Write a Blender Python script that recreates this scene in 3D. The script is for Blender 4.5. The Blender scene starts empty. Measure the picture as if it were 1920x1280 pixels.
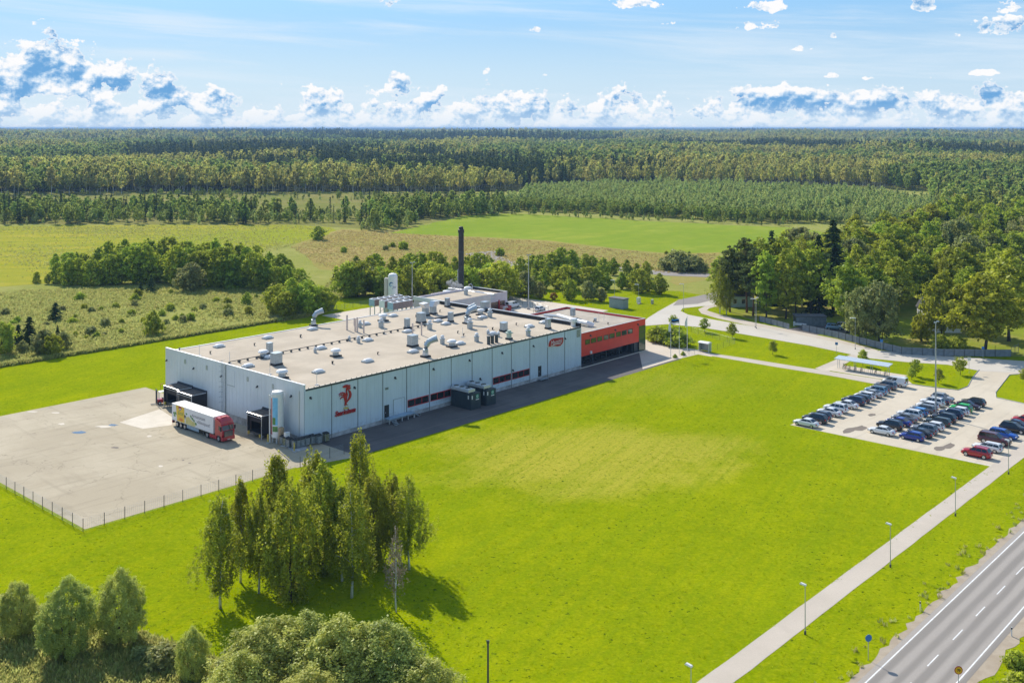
import bpy, math, random
import numpy as np
from mathutils import Vector, Matrix

scene = bpy.context.scene
COL = scene.collection
PI = math.pi

# ------------------------------------------------------------------ camera, light, exposure
CAM_H, FOC, HOR = 54.0, 1950.0, 240.0
cam_d = bpy.data.cameras.new("camera")
cam_d.sensor_width = 36.0
cam_d.lens = FOC / 1920 * 36
cam_d.shift_y = -(640 - HOR) / 1920
cam_d.clip_start = 1.0
cam_d.clip_end = 90000
cam = bpy.data.objects.new("camera", cam_d)
cam.location = (0, 0, CAM_H)
cam.rotation_euler = (PI / 2, 0, 0)
COL.objects.link(cam)
scene.camera = cam

scene.view_settings.view_transform = 'Standard'
scene.view_settings.look = 'None'
scene.view_settings.gamma = 1
scene.view_settings.use_curve_mapping = False
scene.view_settings.exposure = 0.95

SUN_AZ, SUN_EL = math.atan2(-0.50, 0.866), math.radians(37)
sun_dir = Vector((math.sin(SUN_AZ) * math.cos(SUN_EL), math.cos(SUN_AZ) * math.cos(SUN_EL), math.sin(SUN_EL)))
sl = bpy.data.lights.new("sun", 'SUN')
sl.energy = 3.1
sl.angle = math.radians(0.5)
sl.color = (1.0, 0.93, 0.82)
so = bpy.data.objects.new("sun", sl)
so.rotation_euler = (-sun_dir).to_track_quat('-Z', 'Y').to_euler()
so.location = (0, 0, 300)
COL.objects.link(so)

cy = scene.cycles
cy.max_bounces = 6
cy.diffuse_bounces = 3
cy.glossy_bounces = 3
cy.transmission_bounces = 4
cy.volume_bounces = 0
cy.transparent_max_bounces = 6
cy.use_denoising = True
cy.caustics_reflective = False
cy.caustics_refractive = False


# ------------------------------------------------------------------ little node language
class NT:
    def __init__(s, tree):
        s.t = tree

    def node(s, kind, **kw):
        n = s.t.nodes.new(kind)
        for k, v in kw.items():
            setattr(n, k, v)
        return n

    def plug(s, inp, v):
        if isinstance(v, V):
            s.t.links.new(v.s, inp)
        elif isinstance(v, bpy.types.NodeSocket):
            s.t.links.new(v, inp)
        else:
            inp.default_value = v

    def math(s, op, a, b=0.0, c=0.0, clamp=False):
        n = s.node('ShaderNodeMath', operation=op, use_clamp=clamp)
        for i, v in enumerate((a, b, c)):
            s.plug(n.inputs[i], v)
        return V(s, n.outputs[0])

    def smooth(s, v, a, b, lo=0.0, hi=1.0):
        n = s.node('ShaderNodeMapRange', interpolation_type='SMOOTHSTEP')
        for i, x in enumerate((v, a, b, lo, hi)):
            s.plug(n.inputs[i], x)
        return V(s, n.outputs[0])

    def mix(s, f, a, b, blend='MIX'):
        n = s.node('ShaderNodeMix', data_type='RGBA', blend_type=blend)
        s.plug(n.inputs[0], f)
        for i, x in ((6, a), (7, b)):
            if isinstance(x, tuple) and len(x) == 3:
                x = (*x, 1)
            s.plug(n.inputs[i], x)
        return V(s, n.outputs[2])

    def noise(s, vec, scale=1.0, detail=4, rough=0.5, dist=0.0):
        n = s.node('ShaderNodeTexNoise', noise_dimensions='3D')
        s.plug(n.inputs['Vector'], vec)
        n.inputs['Scale'].default_value = scale
        n.inputs['Detail'].default_value = detail
        n.inputs['Roughness'].default_value = rough
        n.inputs['Distortion'].default_value = dist
        return V(s, n.outputs['Fac'])

    def comb(s, x, y, z=0.0):
        n = s.node('ShaderNodeCombineXYZ')
        for i, v in enumerate((x, y, z)):
            s.plug(n.inputs[i], v)
        return V(s, n.outputs[0])

    def sep(s, v):
        n = s.node('ShaderNodeSeparateXYZ')
        s.plug(n.inputs[0], v)
        return [V(s, o) for o in n.outputs]

    def pos(s):
        return V(s, s.node('ShaderNodeNewGeometry').outputs['Position'])

    def obj(s):
        return V(s, s.node('ShaderNodeTexCoord').outputs['Object'])


class V:
    def __init__(s, nt, sock):
        s.n, s.s = nt, sock

    def __add__(s, o): return s.n.math('ADD', s, o)
    def __radd__(s, o): return s.n.math('ADD', o, s)
    def __sub__(s, o): return s.n.math('SUBTRACT', s, o)
    def __rsub__(s, o): return s.n.math('SUBTRACT', o, s)
    def __mul__(s, o): return s.n.math('MULTIPLY', s, o)
    def __rmul__(s, o): return s.n.math('MULTIPLY', o, s)
    def __truediv__(s, o): return s.n.math('DIVIDE', s, o)


# ------------------------------------------------------------------ sky
world = bpy.data.worlds.new("World")
scene.world = world
world.use_nodes = True
SKY_STRENGTH = 0.15
HAZE = 8.5e-5




def seen(r, g, b):
    """radiance that the exposure turns into this colour"""
    k = SKY_STRENGTH * 2 ** scene.view_settings.exposure
    f = lambda c: ((c / 255 + 0.055) / 1.055) ** 2.4 / k
    return (f(r), f(g), f(b))


CLOUD_WHITE = seen(254, 254, 255)
CLOUD_MID = seen(196, 222, 246)
CLOUD_SHADE = seen(112, 170, 222)


def build_sky():
    t = world.node_tree
    t.nodes.clear()
    n = NT(t)
    out = n.node('ShaderNodeOutputWorld')
    bg = n.node('ShaderNodeBackground')
    bg.inputs['Strength'].default_value = SKY_STRENGTH
    t.links.new(bg.outputs[0], out.inputs[0])
    sky = n.node('ShaderNodeTexSky', sky_type='NISHITA')
    sky.sun_disc = False
    sky.sun_elevation = SUN_EL
    sky.sun_rotation = SUN_AZ
    sky.altitude = 60
    sky.air_density = 1.0
    sky.dust_density = 0.25
    sky.ozone_density = 2.2
    skyc = V(n, sky.outputs[0])
    hsv = n.node('ShaderNodeHueSaturation')
    hsv.inputs['Saturation'].default_value = 1.3
    hsv.inputs['Value'].default_value = 0.62
    n.plug(hsv.inputs['Color'], skyc)
    skyc = V(n, hsv.outputs[0])
    d = V(n, n.node('ShaderNodeTexCoord').outputs['Generated'])
    x, y, z = n.sep(d)
    az = n.math('ARCTAN2', x, y)
    el = n.math('ARCSINE', z)

    def fbm(a, e, k, seed, detail=8, rough=0.56, dist=0.0):
        return n.noise(n.comb(a * k, e * (k * 1.25), seed), 1.0, detail, rough, dist)

    def pt(u, v):
        X, Z = (u - 960) / FOC, (HOR - v) / FOC
        return math.atan(X), math.atan2(Z, math.sqrt(1 + X * X))

    def blob(u, v, rx, ry, amt, flat=0.55):
        a, e = pt(u, v)
        dx = (az - a) * (FOC / rx)
        dy = (el - e) * (FOC / ry)
        dn = n.math('MINIMUM', dy, 0.0) * (1 / flat - 1)   # flatter underneath
        dy = dy + dn
        r2 = dx * dx + dy * dy
        return n.math('MAXIMUM', 1.0 - r2, 0.0) * (amt * 1.75)

    # the long bank of cumulus low over the horizon
    top = n.noise(n.comb(az * 11.0, 0.0, 3.1), 1.0, 4, 0.65) * 0.062 + 0.004
    bank = n.smooth(el, top + 0.010, top - 0.022) * 0.68 - 0.41
    bias = bank + n.smooth(el, 0.035, 0.075) * -0.30
    sky_break = n.smooth(el, 0.0, 0.012) * 0.04
    bias = bias - 0.02 + sky_break
    big = [(30, 130, 115, 105, .55), (150, 140, 95, 90, .50), (255, 150, 75, 60, .22), (730, 160, 75, 45, .26), (610, 170, 90, 45, .2),
           (450, 180, 90, 40, .16), (1180, 178, 90, 50, .24), (940, 180, 90, 40, .16), (1430, 185, 120, 45, .2), (1700, 188, 110, 36, .2),
           (340, 175, 70, 50, .18), (1560, 190, 80, 34, .18), (1860, 185, 80, 30, .18)]
    small = [(730, 8, 44, 22, .5), (1185, 8, 74, 24, .5), (1430, 14, 64, 24, .52), (1420, 48, 68, 24, .52), (1498, 90, 42, 17, .5), (1008, 57, 42, 13, .46),
             (1250, 44, 40, 10, .42), (1728, 12, 34, 27, .56), (1900, 52, 78, 38, .58), (1885, 8, 62, 30, .52), (1561, 142, 22, 11, .46),
             (1622, 147, 20, 9, .44), (1845, 137, 34, 12, .46), (1560, 68, 12, 14, .42), (1793, 67, 12, 10, .4)]

    def cover(da, de, detail=9):
        return (fbm(az + da, el + de, 38.0, 0.37, detail, 0.575) - 0.5) * 2.75

    mask = bias
    for b in big + small:
        mask = mask + blob(*b)
    f0 = cover(0.0, 0.0)
    rag = (fbm(az, el, 150.0, 5.2, 4, 0.6) - 0.5) * 0.95
    dens = f0 + mask + rag
    alpha = n.smooth(dens, 0.0, 0.13)
    up = cover(-0.0012, 0.0030, 7)
    up2 = cover(-0.004, 0.0095, 4)
    grad = (f0 - up) * 0.8 + (f0 - up2) * 0.55
    thick = n.smooth(dens, 0.15, 0.95)
    lit = n.smooth(grad - thick * 0.16, -0.46, 0.40)
    cl = n.mix(n.smooth(lit, 0.0, 0.55), CLOUD_SHADE, CLOUD_MID)
    cl = n.mix(n.smooth(lit, 0.4, 0.9), cl, CLOUD_WHITE)
    cl = n.mix(n.smooth(dens, 0.20, 0.03), cl, CLOUD_WHITE)
    # thin veils of cirrus
    ci = n.noise(n.comb(az * 3.0 + el * 4.0, el * 42.0 + az * 2.0, 7.7), 1.0, 6, 0.62, 0.3)
    ci2 = n.noise(n.comb(az * 2.0, el * 7.0, 1.7), 1.0, 3, 0.5)
    cirrus = n.smooth(ci + ci2 * 0.6, 0.68, 1.0) * 0.75
    hz = n.smooth(el, 0.36, 0.02) * 0.92
    sky1 = n.mix(hz, skyc, n.mix(n.smooth(el, 0.03, 0.12), seen(192, 219, 243), seen(134, 184, 232)))
    sky1 = n.mix(n.smooth(el, 0.04, 0.0) * 0.55, sky1, seen(214, 236, 250))
    sky1 = n.mix(cirrus, sky1, seen(226, 240, 252))
    res = n.mix(alpha, sky1, cl)
    # distance pales the lowest clouds
    res = n.mix(n.smooth(el, 0.026, 0.0) * 0.62, res, seen(226, 240, 251))
    n.plug(bg.inputs['Color'], res)


build_sky()

# ------------------------------------------------------------------ places
TH = math.radians(48)
E1 = Vector((math.cos(TH), math.sin(TH), 0))
E2 = Vector((-math.sin(TH), math.cos(TH), 0))


def G(u, v, z=0.0):
    """the point at height z that the photograph shows at pixel u, v"""
    d = (CAM_H - z) * FOC / (v - HOR)
    return Vector(((u - 960) / FOC * d, d, z))


ORG = G(570.5, 835)


def S(a, b, z=0.0):
    """site frame: a along the factory's long wall, b away from it"""
    p = ORG + E1 * a + E2 * b
    return Vector((p.x, p.y, z))


def AB(p):
    q = Vector((p[0], p[1], 0)) - Vector((ORG.x, ORG.y, 0))
    return q.dot(E1), q.dot(E2)


def on_front(u, v, b=0.0):
    """a, z on the vertical plane b = const"""
    k = (u - 960) / FOC
    P = ORG + E2 * b
    a = (k * P.y - P.x) / (E1.x - k * E1.y)
    y = P.y + a * E1.y
    return a, CAM_H - (v - HOR) * y / FOC


def on_gable(u, v, a=0.0):
    k = (u - 960) / FOC
    P = ORG + E1 * a
    b = (k * P.y - P.x) / (E2.x - k * E2.y)
    y = P.y + b * E2.y
    return b, CAM_H - (v - HOR) * y / FOC


# ------------------------------------------------------------------ helpers
def srgb(r, g, b):
    f = lambda c: ((c / 255 + 0.055) / 1.055) ** 2.4 if c > 10 else c / 255 / 12.92
    return (f(r), f(g), f(b))


def link(o, parent=None):
    COL.objects.link(o)
    if parent is not None:
        o.parent = parent
    return o


def tag(o, label=None, cat=None, group=None, kind=None):
    if label: o['label'] = label
    if cat: o['category'] = cat
    if group: o['group'] = group
    if kind: o['kind'] = kind
    return o


def empty(name, loc=(0, 0, 0), rz=0.0, scale=1.0):
    o = bpy.data.objects.new(name, None)
    o.empty_display_size = 0.5
    o.location = loc
    o.rotation_euler = (0, 0, rz)
    o.scale = (scale,) * 3 if not hasattr(scale, '__len__') else scale
    return link(o)


def thing(name, label, cat, loc=(0, 0, 0), rz=0.0, group=None, scale=1.0):
    return tag(empty(name, loc, rz, scale), label, cat, group)


def children(o):
    return CHILD.get(o.name, [])


class MB:
    def __init__(s):
        s.v, s.f, s.m = [], [], []

    def add(s, vs, fs, m=0):
        o = len(s.v)
        s.v += [tuple(v) for v in vs]
        for f in fs:
            s.f.append(tuple(i + o for i in f))
            s.m.append(m)
        return s

    def box(s, c, sz, rz=0.0, m=0, taper=1.0, rot=None):
        x, y, z = (k / 2 for k in sz)
        vs = [Vector((sx * x * (taper if sz_ > 0 else 1), sy * y * (taper if sz_ > 0 else 1), sz_ * z)) for sz_ in (-1, 1) for sy in (-1, 1) for sx in (-1, 1)]
        M = rot if rot is not None else Matrix.Rotation(rz, 3, 'Z')
        vs = [M @ v + Vector(c) for v in vs]
        return s.add(vs, [(0, 2, 3, 1), (4, 5, 7, 6), (0, 1, 5, 4), (2, 6, 7, 3), (0, 4, 6, 2), (1, 3, 7, 5)], m)

    def span(s, lo, hi, m=0):
        return s.box([(a + b) / 2 for a, b in zip(lo, hi)], [abs(b - a) for a, b in zip(lo, hi)], 0, m)

    def tube(s, pts, radii, n=8, m=0, caps=True):
        pts = [Vector(p) for p in pts]
        if not hasattr(radii, '__len__'):
            radii = [radii] * len(pts)
        vs, fs = [], []
        for i, p in enumerate(pts):
            a = pts[max(i - 1, 0)]
            b = pts[min(i + 1, len(pts) - 1)]
            t = (b - a).normalized()
            up = Vector((0, 0, 1)) if abs(t.z) < 0.95 else Vector((1, 0, 0))
            x = t.cross(up).normalized()
            y = t.cross(x).normalized()
            for k in range(n):
                an = 2 * PI * k / n
                vs.append(p + (x * math.cos(an) + y * math.sin(an)) * radii[i])
        for i in range(len(pts) - 1):
            for k in range(n):
                k2 = (k + 1) % n
                fs.append((i * n + k, i * n + k2, (i + 1) * n + k2, (i + 1) * n + k))
        if caps:
            fs.append(tuple(range(n - 1, -1, -1)))
            fs.append(tuple(range((len(pts) - 1) * n, len(pts) * n)))
        return s.add(vs, fs, m)

    def lathe(s, prof, c=(0, 0, 0), n=14, m=0):
        vs, fs = [], []
        for r, z in prof:
            for k in range(n):
                an = 2 * PI * k / n
                vs.append((c[0] + r * math.cos(an), c[1] + r * math.sin(an), c[2] + z))
        for i in range(len(prof) - 1):
            for k in range(n):
                k2 = (k + 1) % n
                fs.append((i * n + k, i * n + k2, (i + 1) * n + k2, (i + 1) * n + k))
        fs.append(tuple(range(n - 1, -1, -1)))
        fs.append(tuple(range((len(prof) - 1) * n, len(prof) * n)))
        return s.add(vs, fs, m)

    def prism(s, poly, d0, d1, frame, m=0):
        """poly in 2-D, frame(x, y, d) -> point; faces at d0 and d1"""
        n = len(poly)
        vs = [frame(x, y, d0) for x, y in poly] + [frame(x, y, d1) for x, y in poly]
        fs = [tuple(range(n)), tuple(range(2 * n - 1, n - 1, -1))]
        fs += [(i, i + n, (i + 1) % n + n, (i + 1) % n) for i in range(n)]
        return s.add(vs, fs, m)

    def mesh(s, name, mats, smooth=False):
        me = bpy.data.meshes.new(name)
        me.from_pydata(s.v, [], s.f)
        if not isinstance(mats, (list, tuple)):
            mats = [mats]
        for k in mats:
            me.materials.append(k)
        if any(s.m):
            me.polygons.foreach_set('material_index', s.m)
        if smooth:
            me.polygons.foreach_set('use_smooth', [True] * len(s.f))
        import bmesh
        bm = bmesh.new()
        bm.from_mesh(me)
        bmesh.ops.recalc_face_normals(bm, faces=bm.faces)
        bm.to_mesh(me)
        bm.free()
        me.update()
        return me

    def build(s, name, mats, parent=None, loc=None, rz=0.0, smooth=False):
        o = bpy.data.objects.new(name, s.mesh(name, mats, smooth))
        if loc is not None:
            o.location = loc
        if rz:
            o.rotation_euler = (0, 0, rz)
        return link(o, parent)


def inst(name, mesh, parent=None, loc=(0, 0, 0), rz=0.0, scale=None):
    o = bpy.data.objects.new(name, mesh)
    o.location = loc
    o.rotation_euler = (0, 0, rz)
    if scale is not None:
        o.scale = (scale,) * 3 if not hasattr(scale, '__len__') else scale
    return link(o, parent)


def text_mesh(txt, size, depth, m, shear=0.0, bold=0.0, align='CENTER'):
    c = bpy.data.curves.new("lettering", 'FONT')
    c.body = txt
    c.size = size
    c.extrude = depth
    c.shear = shear
    c.offset = bold
    c.align_x = align
    c.align_y = 'CENTER'
    c.resolution_u = 3
    o = bpy.data.objects.new("lettering", c)
    COL.objects.link(o)
    dg = bpy.context.evaluated_depsgraph_get()
    me = bpy.data.meshes.new_from_object(o.evaluated_get(dg))
    bpy.data.objects.remove(o)
    me.materials.clear()
    me.materials.append(m)
    return me


# ------------------------------------------------------------------ materials
def mat(name, col, rough=0.6, metal=0.0, var=0.12, scale=1.0, bump=0.0, bscale=8.0, spec=0.5, space='obj', dirt=None, coat=0.0):
    m = bpy.data.materials.new(name)
    m.use_nodes = True
    t = m.node_tree
    n = NT(t)
    p = t.nodes['Principled BSDF']
    p.inputs['Roughness'].default_value = rough
    p.inputs['Metallic'].default_value = metal
    p.inputs['Specular IOR Level'].default_value = spec
    p.inputs['Coat Weight'].default_value = coat
    crd = n.obj() if space == 'obj' else n.pos()
    c = (*col, 1)
    if var:
        f = n.noise(crd, scale, 5, 0.6)
        f = n.smooth(f, 0.3, 0.7)
        lo = tuple(k * (1 - var) for k in col)
        hi = tuple(min(1, k * (1 + var)) for k in col)
        c = n.mix(f, lo, hi)
        if dirt:
            f2 = n.smooth(n.noise(crd, scale * 0.35, 6, 0.65), 0.48, 0.72)
            c = n.mix(f2 * 0.6, c, dirt)
    n.plug(p.inputs['Base Color'], c)
    if bump:
        b = n.node('ShaderNodeBump')
        b.inputs['Strength'].default_value = bump
        b.inputs['Distance'].default_value = 0.03
        n.plug(b.inputs['Height'], n.noise(crd, bscale, 4, 0.6))
        t.links.new(b.outputs[0], p.inputs['Normal'])
    return m


def cladding(name, col, dirt):
    """painted sheet with rain streaks and a grubby foot"""
    m = mat(name, col, .36, 0, 0, 1)
    t = m.node_tree
    n = NT(t)
    p = t.nodes['Principled BSDF']
    P = n.pos()
    x, y, z = n.sep(P)
    a = x * 0.669 + y * 0.743
    b = y * 0.669 - x * 0.743
    h = a + b * 1.7
    st = n.smooth(n.noise(n.comb(h * 2.2, z * 0.10, 0.0), 1.0, 5, 0.65), 0.46, 0.74)
    bl = n.smooth(n.noise(P, 0.12, 5, 0.6), 0.4, 0.7)
    pane = n.math('FRACT', n.math('SINE', n.math('FLOOR', h * 0.98) * 12.9898) * 43758.5)
    lo = tuple(k * 0.90 for k in col)
    c = n.mix(bl, col, lo)
    c = n.mix(pane * 0.22, c, tuple(k * 0.82 for k in col))
    c = n.mix(st * 0.35, c, dirt)
    foot = n.smooth(z, 2.0, 0.6) * n.smooth(n.noise(P, 1.3, 5, 0.7), 0.42, 0.66)
    c = n.mix(foot * 0.5, c, tuple(k * 0.7 for k in dirt))
    n.plug(p.inputs['Base Color'], c)
    return m


def glass(name, col=(0.02, 0.025, 0.03), rough=0.04):
    m = mat(name, col, rough, 0.0, 0.0, spec=0.9)
    return m


M = {}
M['panel'] = cladding('grey_blue_panel', (0.60, 0.70, 0.77), (0.40, 0.46, 0.49))
M['panel_light'] = cladding('light_grey_panel', (0.68, 0.73, 0.76), (0.46, 0.49, 0.50))
M['dark_steel'] = mat('dark_steel', (0.06, 0.075, 0.085), 0.5, 0.3, 0.15, 2)
M['trim'] = mat('pale_metal_trim', (0.62, 0.64, 0.66), 0.4, 0.4, 0.06, 2)
M['plinth'] = mat('concrete_plinth', (0.42, 0.42, 0.41), 0.85, 0, 0.25, 0.9, 0.2, 6, dirt=(0.2, 0.2, 0.19))
M['roof'] = mat('roof_felt', (0.53, 0.455, 0.355), 0.95, 0, 0.09, 0.16, 0.25, 5, spec=0.0, dirt=(0.43, 0.365, 0.28))
M['roof_grey'] = mat('grey_roof_felt', (0.42, 0.37, 0.30), 0.95, 0, 0.12, 0.3, 0.2, 5, spec=0.15)
M['galv'] = mat('galvanised_sheet', (0.36, 0.42, 0.46), 0.38, 0.55, 0.12, 3)
M['white_paint'] = mat('white_paint', (0.74, 0.74, 0.72), 0.45, 0, 0.05, 2)
M['dome'] = mat('opal_dome', (0.80, 0.78, 0.74), 0.25, 0, 0.04, 2)
M['black'] = mat('black_rubber', (0.018, 0.019, 0.021), 0.6, 0, 0.2, 2)
M['black_canvas'] = mat('black_canvas', (0.022, 0.022, 0.026), 0.7, 0, 0.3, 1.2, 0.3, 4)
M['brown_canvas'] = mat('dusty_canvas', (0.13, 0.105, 0.085), 0.9, 0, 0.2, 1.5)
M['red_sign'] = mat('red_sign', (0.42, 0.010, 0.018), 0.4, 0, 0.08, 2)
M['red_panel'] = mat('red_facade', (0.78, 0.048, 0.034), 0.36, 0, 0.05, 0.5)
M['red_frame'] = mat('red_window_frame', (0.48, 0.022, 0.035), 0.4, 0, 0.08, 2)
M['pink_wall'] = mat('pale_lilac_wall', (0.62, 0.55, 0.58), 0.7, 0, 0.06, 0.5)
M['glass'] = glass('dark_glass', (0.012, 0.016, 0.018))
M['green_glass'] = glass('green_tinted_glass', (0.05, 0.085, 0.035), 0.03)
M['brown_glass'] = glass('brown_glass', (0.12, 0.07, 0.05), 0.15)
M['pole'] = mat('galvanised_pole', (0.42, 0.44, 0.45), 0.45, 0.4, 0.08, 2)
M['dark_pole'] = mat('weathered_pole', (0.10, 0.10, 0.10), 0.6, 0.2, 0.15, 2)
M['yellow'] = mat('yellow_paint', (0.55, 0.42, 0.08), 0.5, 0, 0.12, 3)
M['wood'] = mat('pale_wood', (0.42, 0.30, 0.18), 0.8, 0, 0.15, 2)
M['dumpster'] = mat('dark_slate_paint', (0.028, 0.045, 0.055), 0.45, 0, 0.15, 1.5)
M['green_mark'] = mat('green_sticker', (0.02, 0.28, 0.18), 0.5, 0, 0, 1)
M['chimney'] = mat('soot_dark_cladding', (0.035, 0.037, 0.04), 0.75, 0, 0.35, 1.2, 0.4, 3)
M['brown_coil'] = mat('rusty_cooling_coil', (0.30, 0.21, 0.19), 0.7, 0.2, 0.25, 3, 0.3, 20)
M['blue_unit'] = mat('blue_grey_unit', (0.30, 0.43, 0.54), 0.4, 0.1, 0.1, 2)
M['cage'] = mat('cage_steel', (0.22, 0.25, 0.25), 0.5, 0.3, 0.2, 2)
M['cage_olive'] = mat('olive_crate', (0.20, 0.19, 0.06), 0.7, 0, 0.2, 2)
M['tyre'] = mat('tyre_rubber', (0.02, 0.02, 0.021), 0.85, 0, 0.2, 4)
M['rim'] = mat('alloy_rim', (0.5, 0.51, 0.52), 0.3, 0.6, 0.06, 5)
M['headlight'] = mat('clear_lamp', (0.65, 0.66, 0.66), 0.12, 0.2, 0, 1)
M['taillight'] = mat('red_lamp', (0.35, 0.01, 0.012), 0.15, 0, 0, 1)
M['plate'] = mat('number_plate', (0.7, 0.7, 0.68), 0.5, 0, 0, 1)
M['truck_red'] = mat('truck_red_paint', (0.42, 0.012, 0.025), 0.28, 0, 0.05, 1, coat=0.5)
M['trailer'] = mat('trailer_white', (0.74, 0.74, 0.75), 0.4, 0, 0.03, 1)
M['grille'] = mat('chrome_grille', (0.35, 0.36, 0.37), 0.25, 0.8, 0.1, 4)
M['cheese'] = mat('yellow_print', (0.80, 0.52, 0.03), 0.5, 0, 0.06, 1)
M['cheese_pale'] = mat('pale_yellow_print', (0.66, 0.58, 0.22), 0.5, 0, 0.12, 2)
M['orange_print'] = mat('orange_print', (0.75, 0.25, 0.04), 0.5, 0, 0.1, 2)
M['leaf_print'] = mat('green_print', (0.10, 0.25, 0.06), 0.5, 0, 0.2, 2)
M['grey_print'] = mat('grey_lettering', (0.14, 0.14, 0.17), 0.5, 0, 0, 1)
M['sky_print'] = mat('sky_blue_print', (0.18, 0.50, 0.75), 0.4, 0, 0.15, 0.6)
M['blue_print'] = mat('deep_blue_print', (0.02, 0.12, 0.30), 0.4, 0, 0, 1)
M['flag_blue'] = mat('flag_blue', (0.0, 0.18, 0.52), 0.7, 0, 0.05, 1)
M['flag_black'] = mat('flag_black', (0.012, 0.012, 0.014), 0.7, 0, 0.05, 1)
M['flag_white'] = mat('flag_white', (0.78, 0.78, 0.76), 0.7, 0, 0.03, 1)
M['fence'] = mat('grey_fence_board', (0.19, 0.22, 0.24), 0.75, 0, 0.18, 1.2)
M['mint'] = mat('mint_wall', (0.45, 0.58, 0.54), 0.7, 0, 0.06, 1)
M['kiosk'] = mat('blue_grey_kiosk', (0.25, 0.32, 0.34), 0.6, 0, 0.07, 1)
M['clear'] = glass('pale_shelter_glass', (0.30, 0.36, 0.36), 0.05)
M['sign_blue'] = mat('sign_blue', (0.02, 0.16, 0.42), 0.4, 0, 0, 1)
M['sign_yellow'] = mat('sign_yellow', (0.80, 0.42, 0.02), 0.4, 0, 0, 1)
M['timber'] = mat('weathered_timber', (0.14, 0.12, 0.10), 0.9, 0, 0.25, 2)
M['thatch'] = mat('grey_tile_roof', (0.12, 0.12, 0.125), 0.8, 0, 0.2, 2)
# ------------------------------------------------------------------ ground materials (colour of the ground cover itself)
def ground_mat(name, cols, scales, bump=0.5, bscale=3.0, patches=None, rough=0.95, bdist=0.1, fleck=None, rows=None):
    """cols: light / dark pairs mixed by noise of the given scales"""
    m = bpy.data.materials.new(name)
    m.use_nodes = True
    t = m.node_tree
    n = NT(t)
    p = t.nodes['Principled BSDF']
    p.inputs['Roughness'].default_value = rough
    p.inputs['Specular IOR Level'].default_value = 0.0
    P = n.pos()
    c = (*cols[0], 1)
    for i, s in enumerate(scales):
        f = n.noise(P, s, 5, 0.62)
        f = n.smooth(f, 0.36, 0.66)
        c = n.mix(f, c, cols[i + 1]) if i == 0 else n.mix(f * 0.55, c, cols[i + 1])
    x, y, z = n.sep(P)
    for (cx, cy, rx, ry, col, amt) in patches or []:
        dx = (x - cx) * (1 / rx)
        dy = (y - cy) * (1 / ry)
        wob = (n.noise(P, 0.08, 7, 0.70) - 0.5) * 1.7
        r = n.math('SQRT', dx * dx + dy * dy) + wob
        c = n.mix(n.smooth(r, 1.15, 0.35) * amt, c, col)
    if rows:
        col2, ang, wid, amt = rows
        a = x * math.cos(ang) + y * math.sin(ang)
        b = y * math.cos(ang) - x * math.sin(ang)
        st = n.smooth(n.noise(n.comb(a * 0.012, b * wid, 2.0), 1.0, 4, 0.65), 0.42, 0.62)
        c = n.mix(st * amt, c, col2)
    if fleck:
        sp = n.smooth(n.noise(P, 2.6, 4, 0.75), 0.36, 0.66)
        c = n.mix(sp * 0.55, c, n.mix(1.0, c, (0.45, 0.55, 0.4), 'MULTIPLY'))
        hi = n.smooth(n.noise(P, 1.15, 4, 0.75), 0.54, 0.70)
        c = n.mix(hi * 0.55, c, (0.34, 0.37, 0.02))
        f = n.noise(P, fleck[1], 3, 0.6)
        g = n.smooth(n.noise(P, 0.06, 3, 0.6), 0.36, 0.56)
        c = n.mix(n.smooth(f, fleck[2], fleck[2] + 0.05) * g, c, fleck[0])
    n.plug(p.inputs['Base Color'], c)
    b = n.node('ShaderNodeBump')
    b.inputs['Strength'].default_value = bump
    b.inputs['Distance'].default_value = bdist
    n.plug(b.inputs['Height'], n.noise(P, bscale, 5, 0.65))
    t.links.new(b.outputs[0], p.inputs['Normal'])
    return m


pc = G(1085, 858)
pd = G(820, 880)
pe = G(1290, 835)
M['lawn'] = ground_mat('mown_lawn', [(0.245, 0.300, 0.001), (0.325, 0.365, 0.002), (0.175, 0.240, 0.001), (0.340, 0.360, 0.003)], [0.035, 0.16, 0.9], 0.7, 2.2,
                       patches=[(pc.x, pc.y, 27, 21, (0.43, 0.385, 0.045), 1.0), (pe.x, pe.y, 12, 10, (0.44, 0.39, 0.05), 0.7),
                                (G(1250, 720).x, G(1250, 720).y, 20, 14, (0.32, 0.335, 0.03), 0.5)], fleck=((0.06, 0.10, 0.004), 1.5, 0.615), rows=((0.20, 0.285, 0.003), TH + .25, .55, .38))
M['meadow'] = ground_mat('rough_meadow', [(0.27, 0.295, 0.060), (0.35, 0.345, 0.10), (0.20, 0.235, 0.04), (0.34, 0.315, 0.11)], [0.03, 0.2, 1.1], 1.0, 1.2, bdist=0.3)
M['hay'] = ground_mat('yellow_hayfield', [(0.345, 0.325, 0.035), (0.42, 0.36, 0.055), (0.26, 0.285, 0.03)], [0.012, 0.12], 0.9, 1.0, bdist=.3, rows=((0.255, 0.285, 0.035), .15, .11, .7), patches=[(G(470, 445).x, G(470, 445).y, 60, 60, (0.26, 0.31, 0.03), .7)])
M['green_field'] = ground_mat('green_pasture', [(0.235, 0.305, 0.035), (0.30, 0.345, 0.05), (0.18, 0.26, 0.026)], [0.015, 0.1], 0.8, 1.0, bdist=.3, rows=((0.20, 0.29, 0.03), .9, .09, .6))
M['dry_field'] = ground_mat('dry_grass', [(0.34, 0.275, 0.085), (0.40, 0.31, 0.125), (0.27, 0.255, 0.06)], [0.018, 0.11], 0.9, 1.0, bdist=.3, rows=((0.27, 0.27, 0.07), .4, .06, .6))
M['forest_floor'] = ground_mat('forest_floor', [(0.045, 0.055, 0.02), (0.07, 0.07, 0.03), (0.035, 0.045, 0.015)], [0.05, 0.4], 0.8, 1.0)
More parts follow.
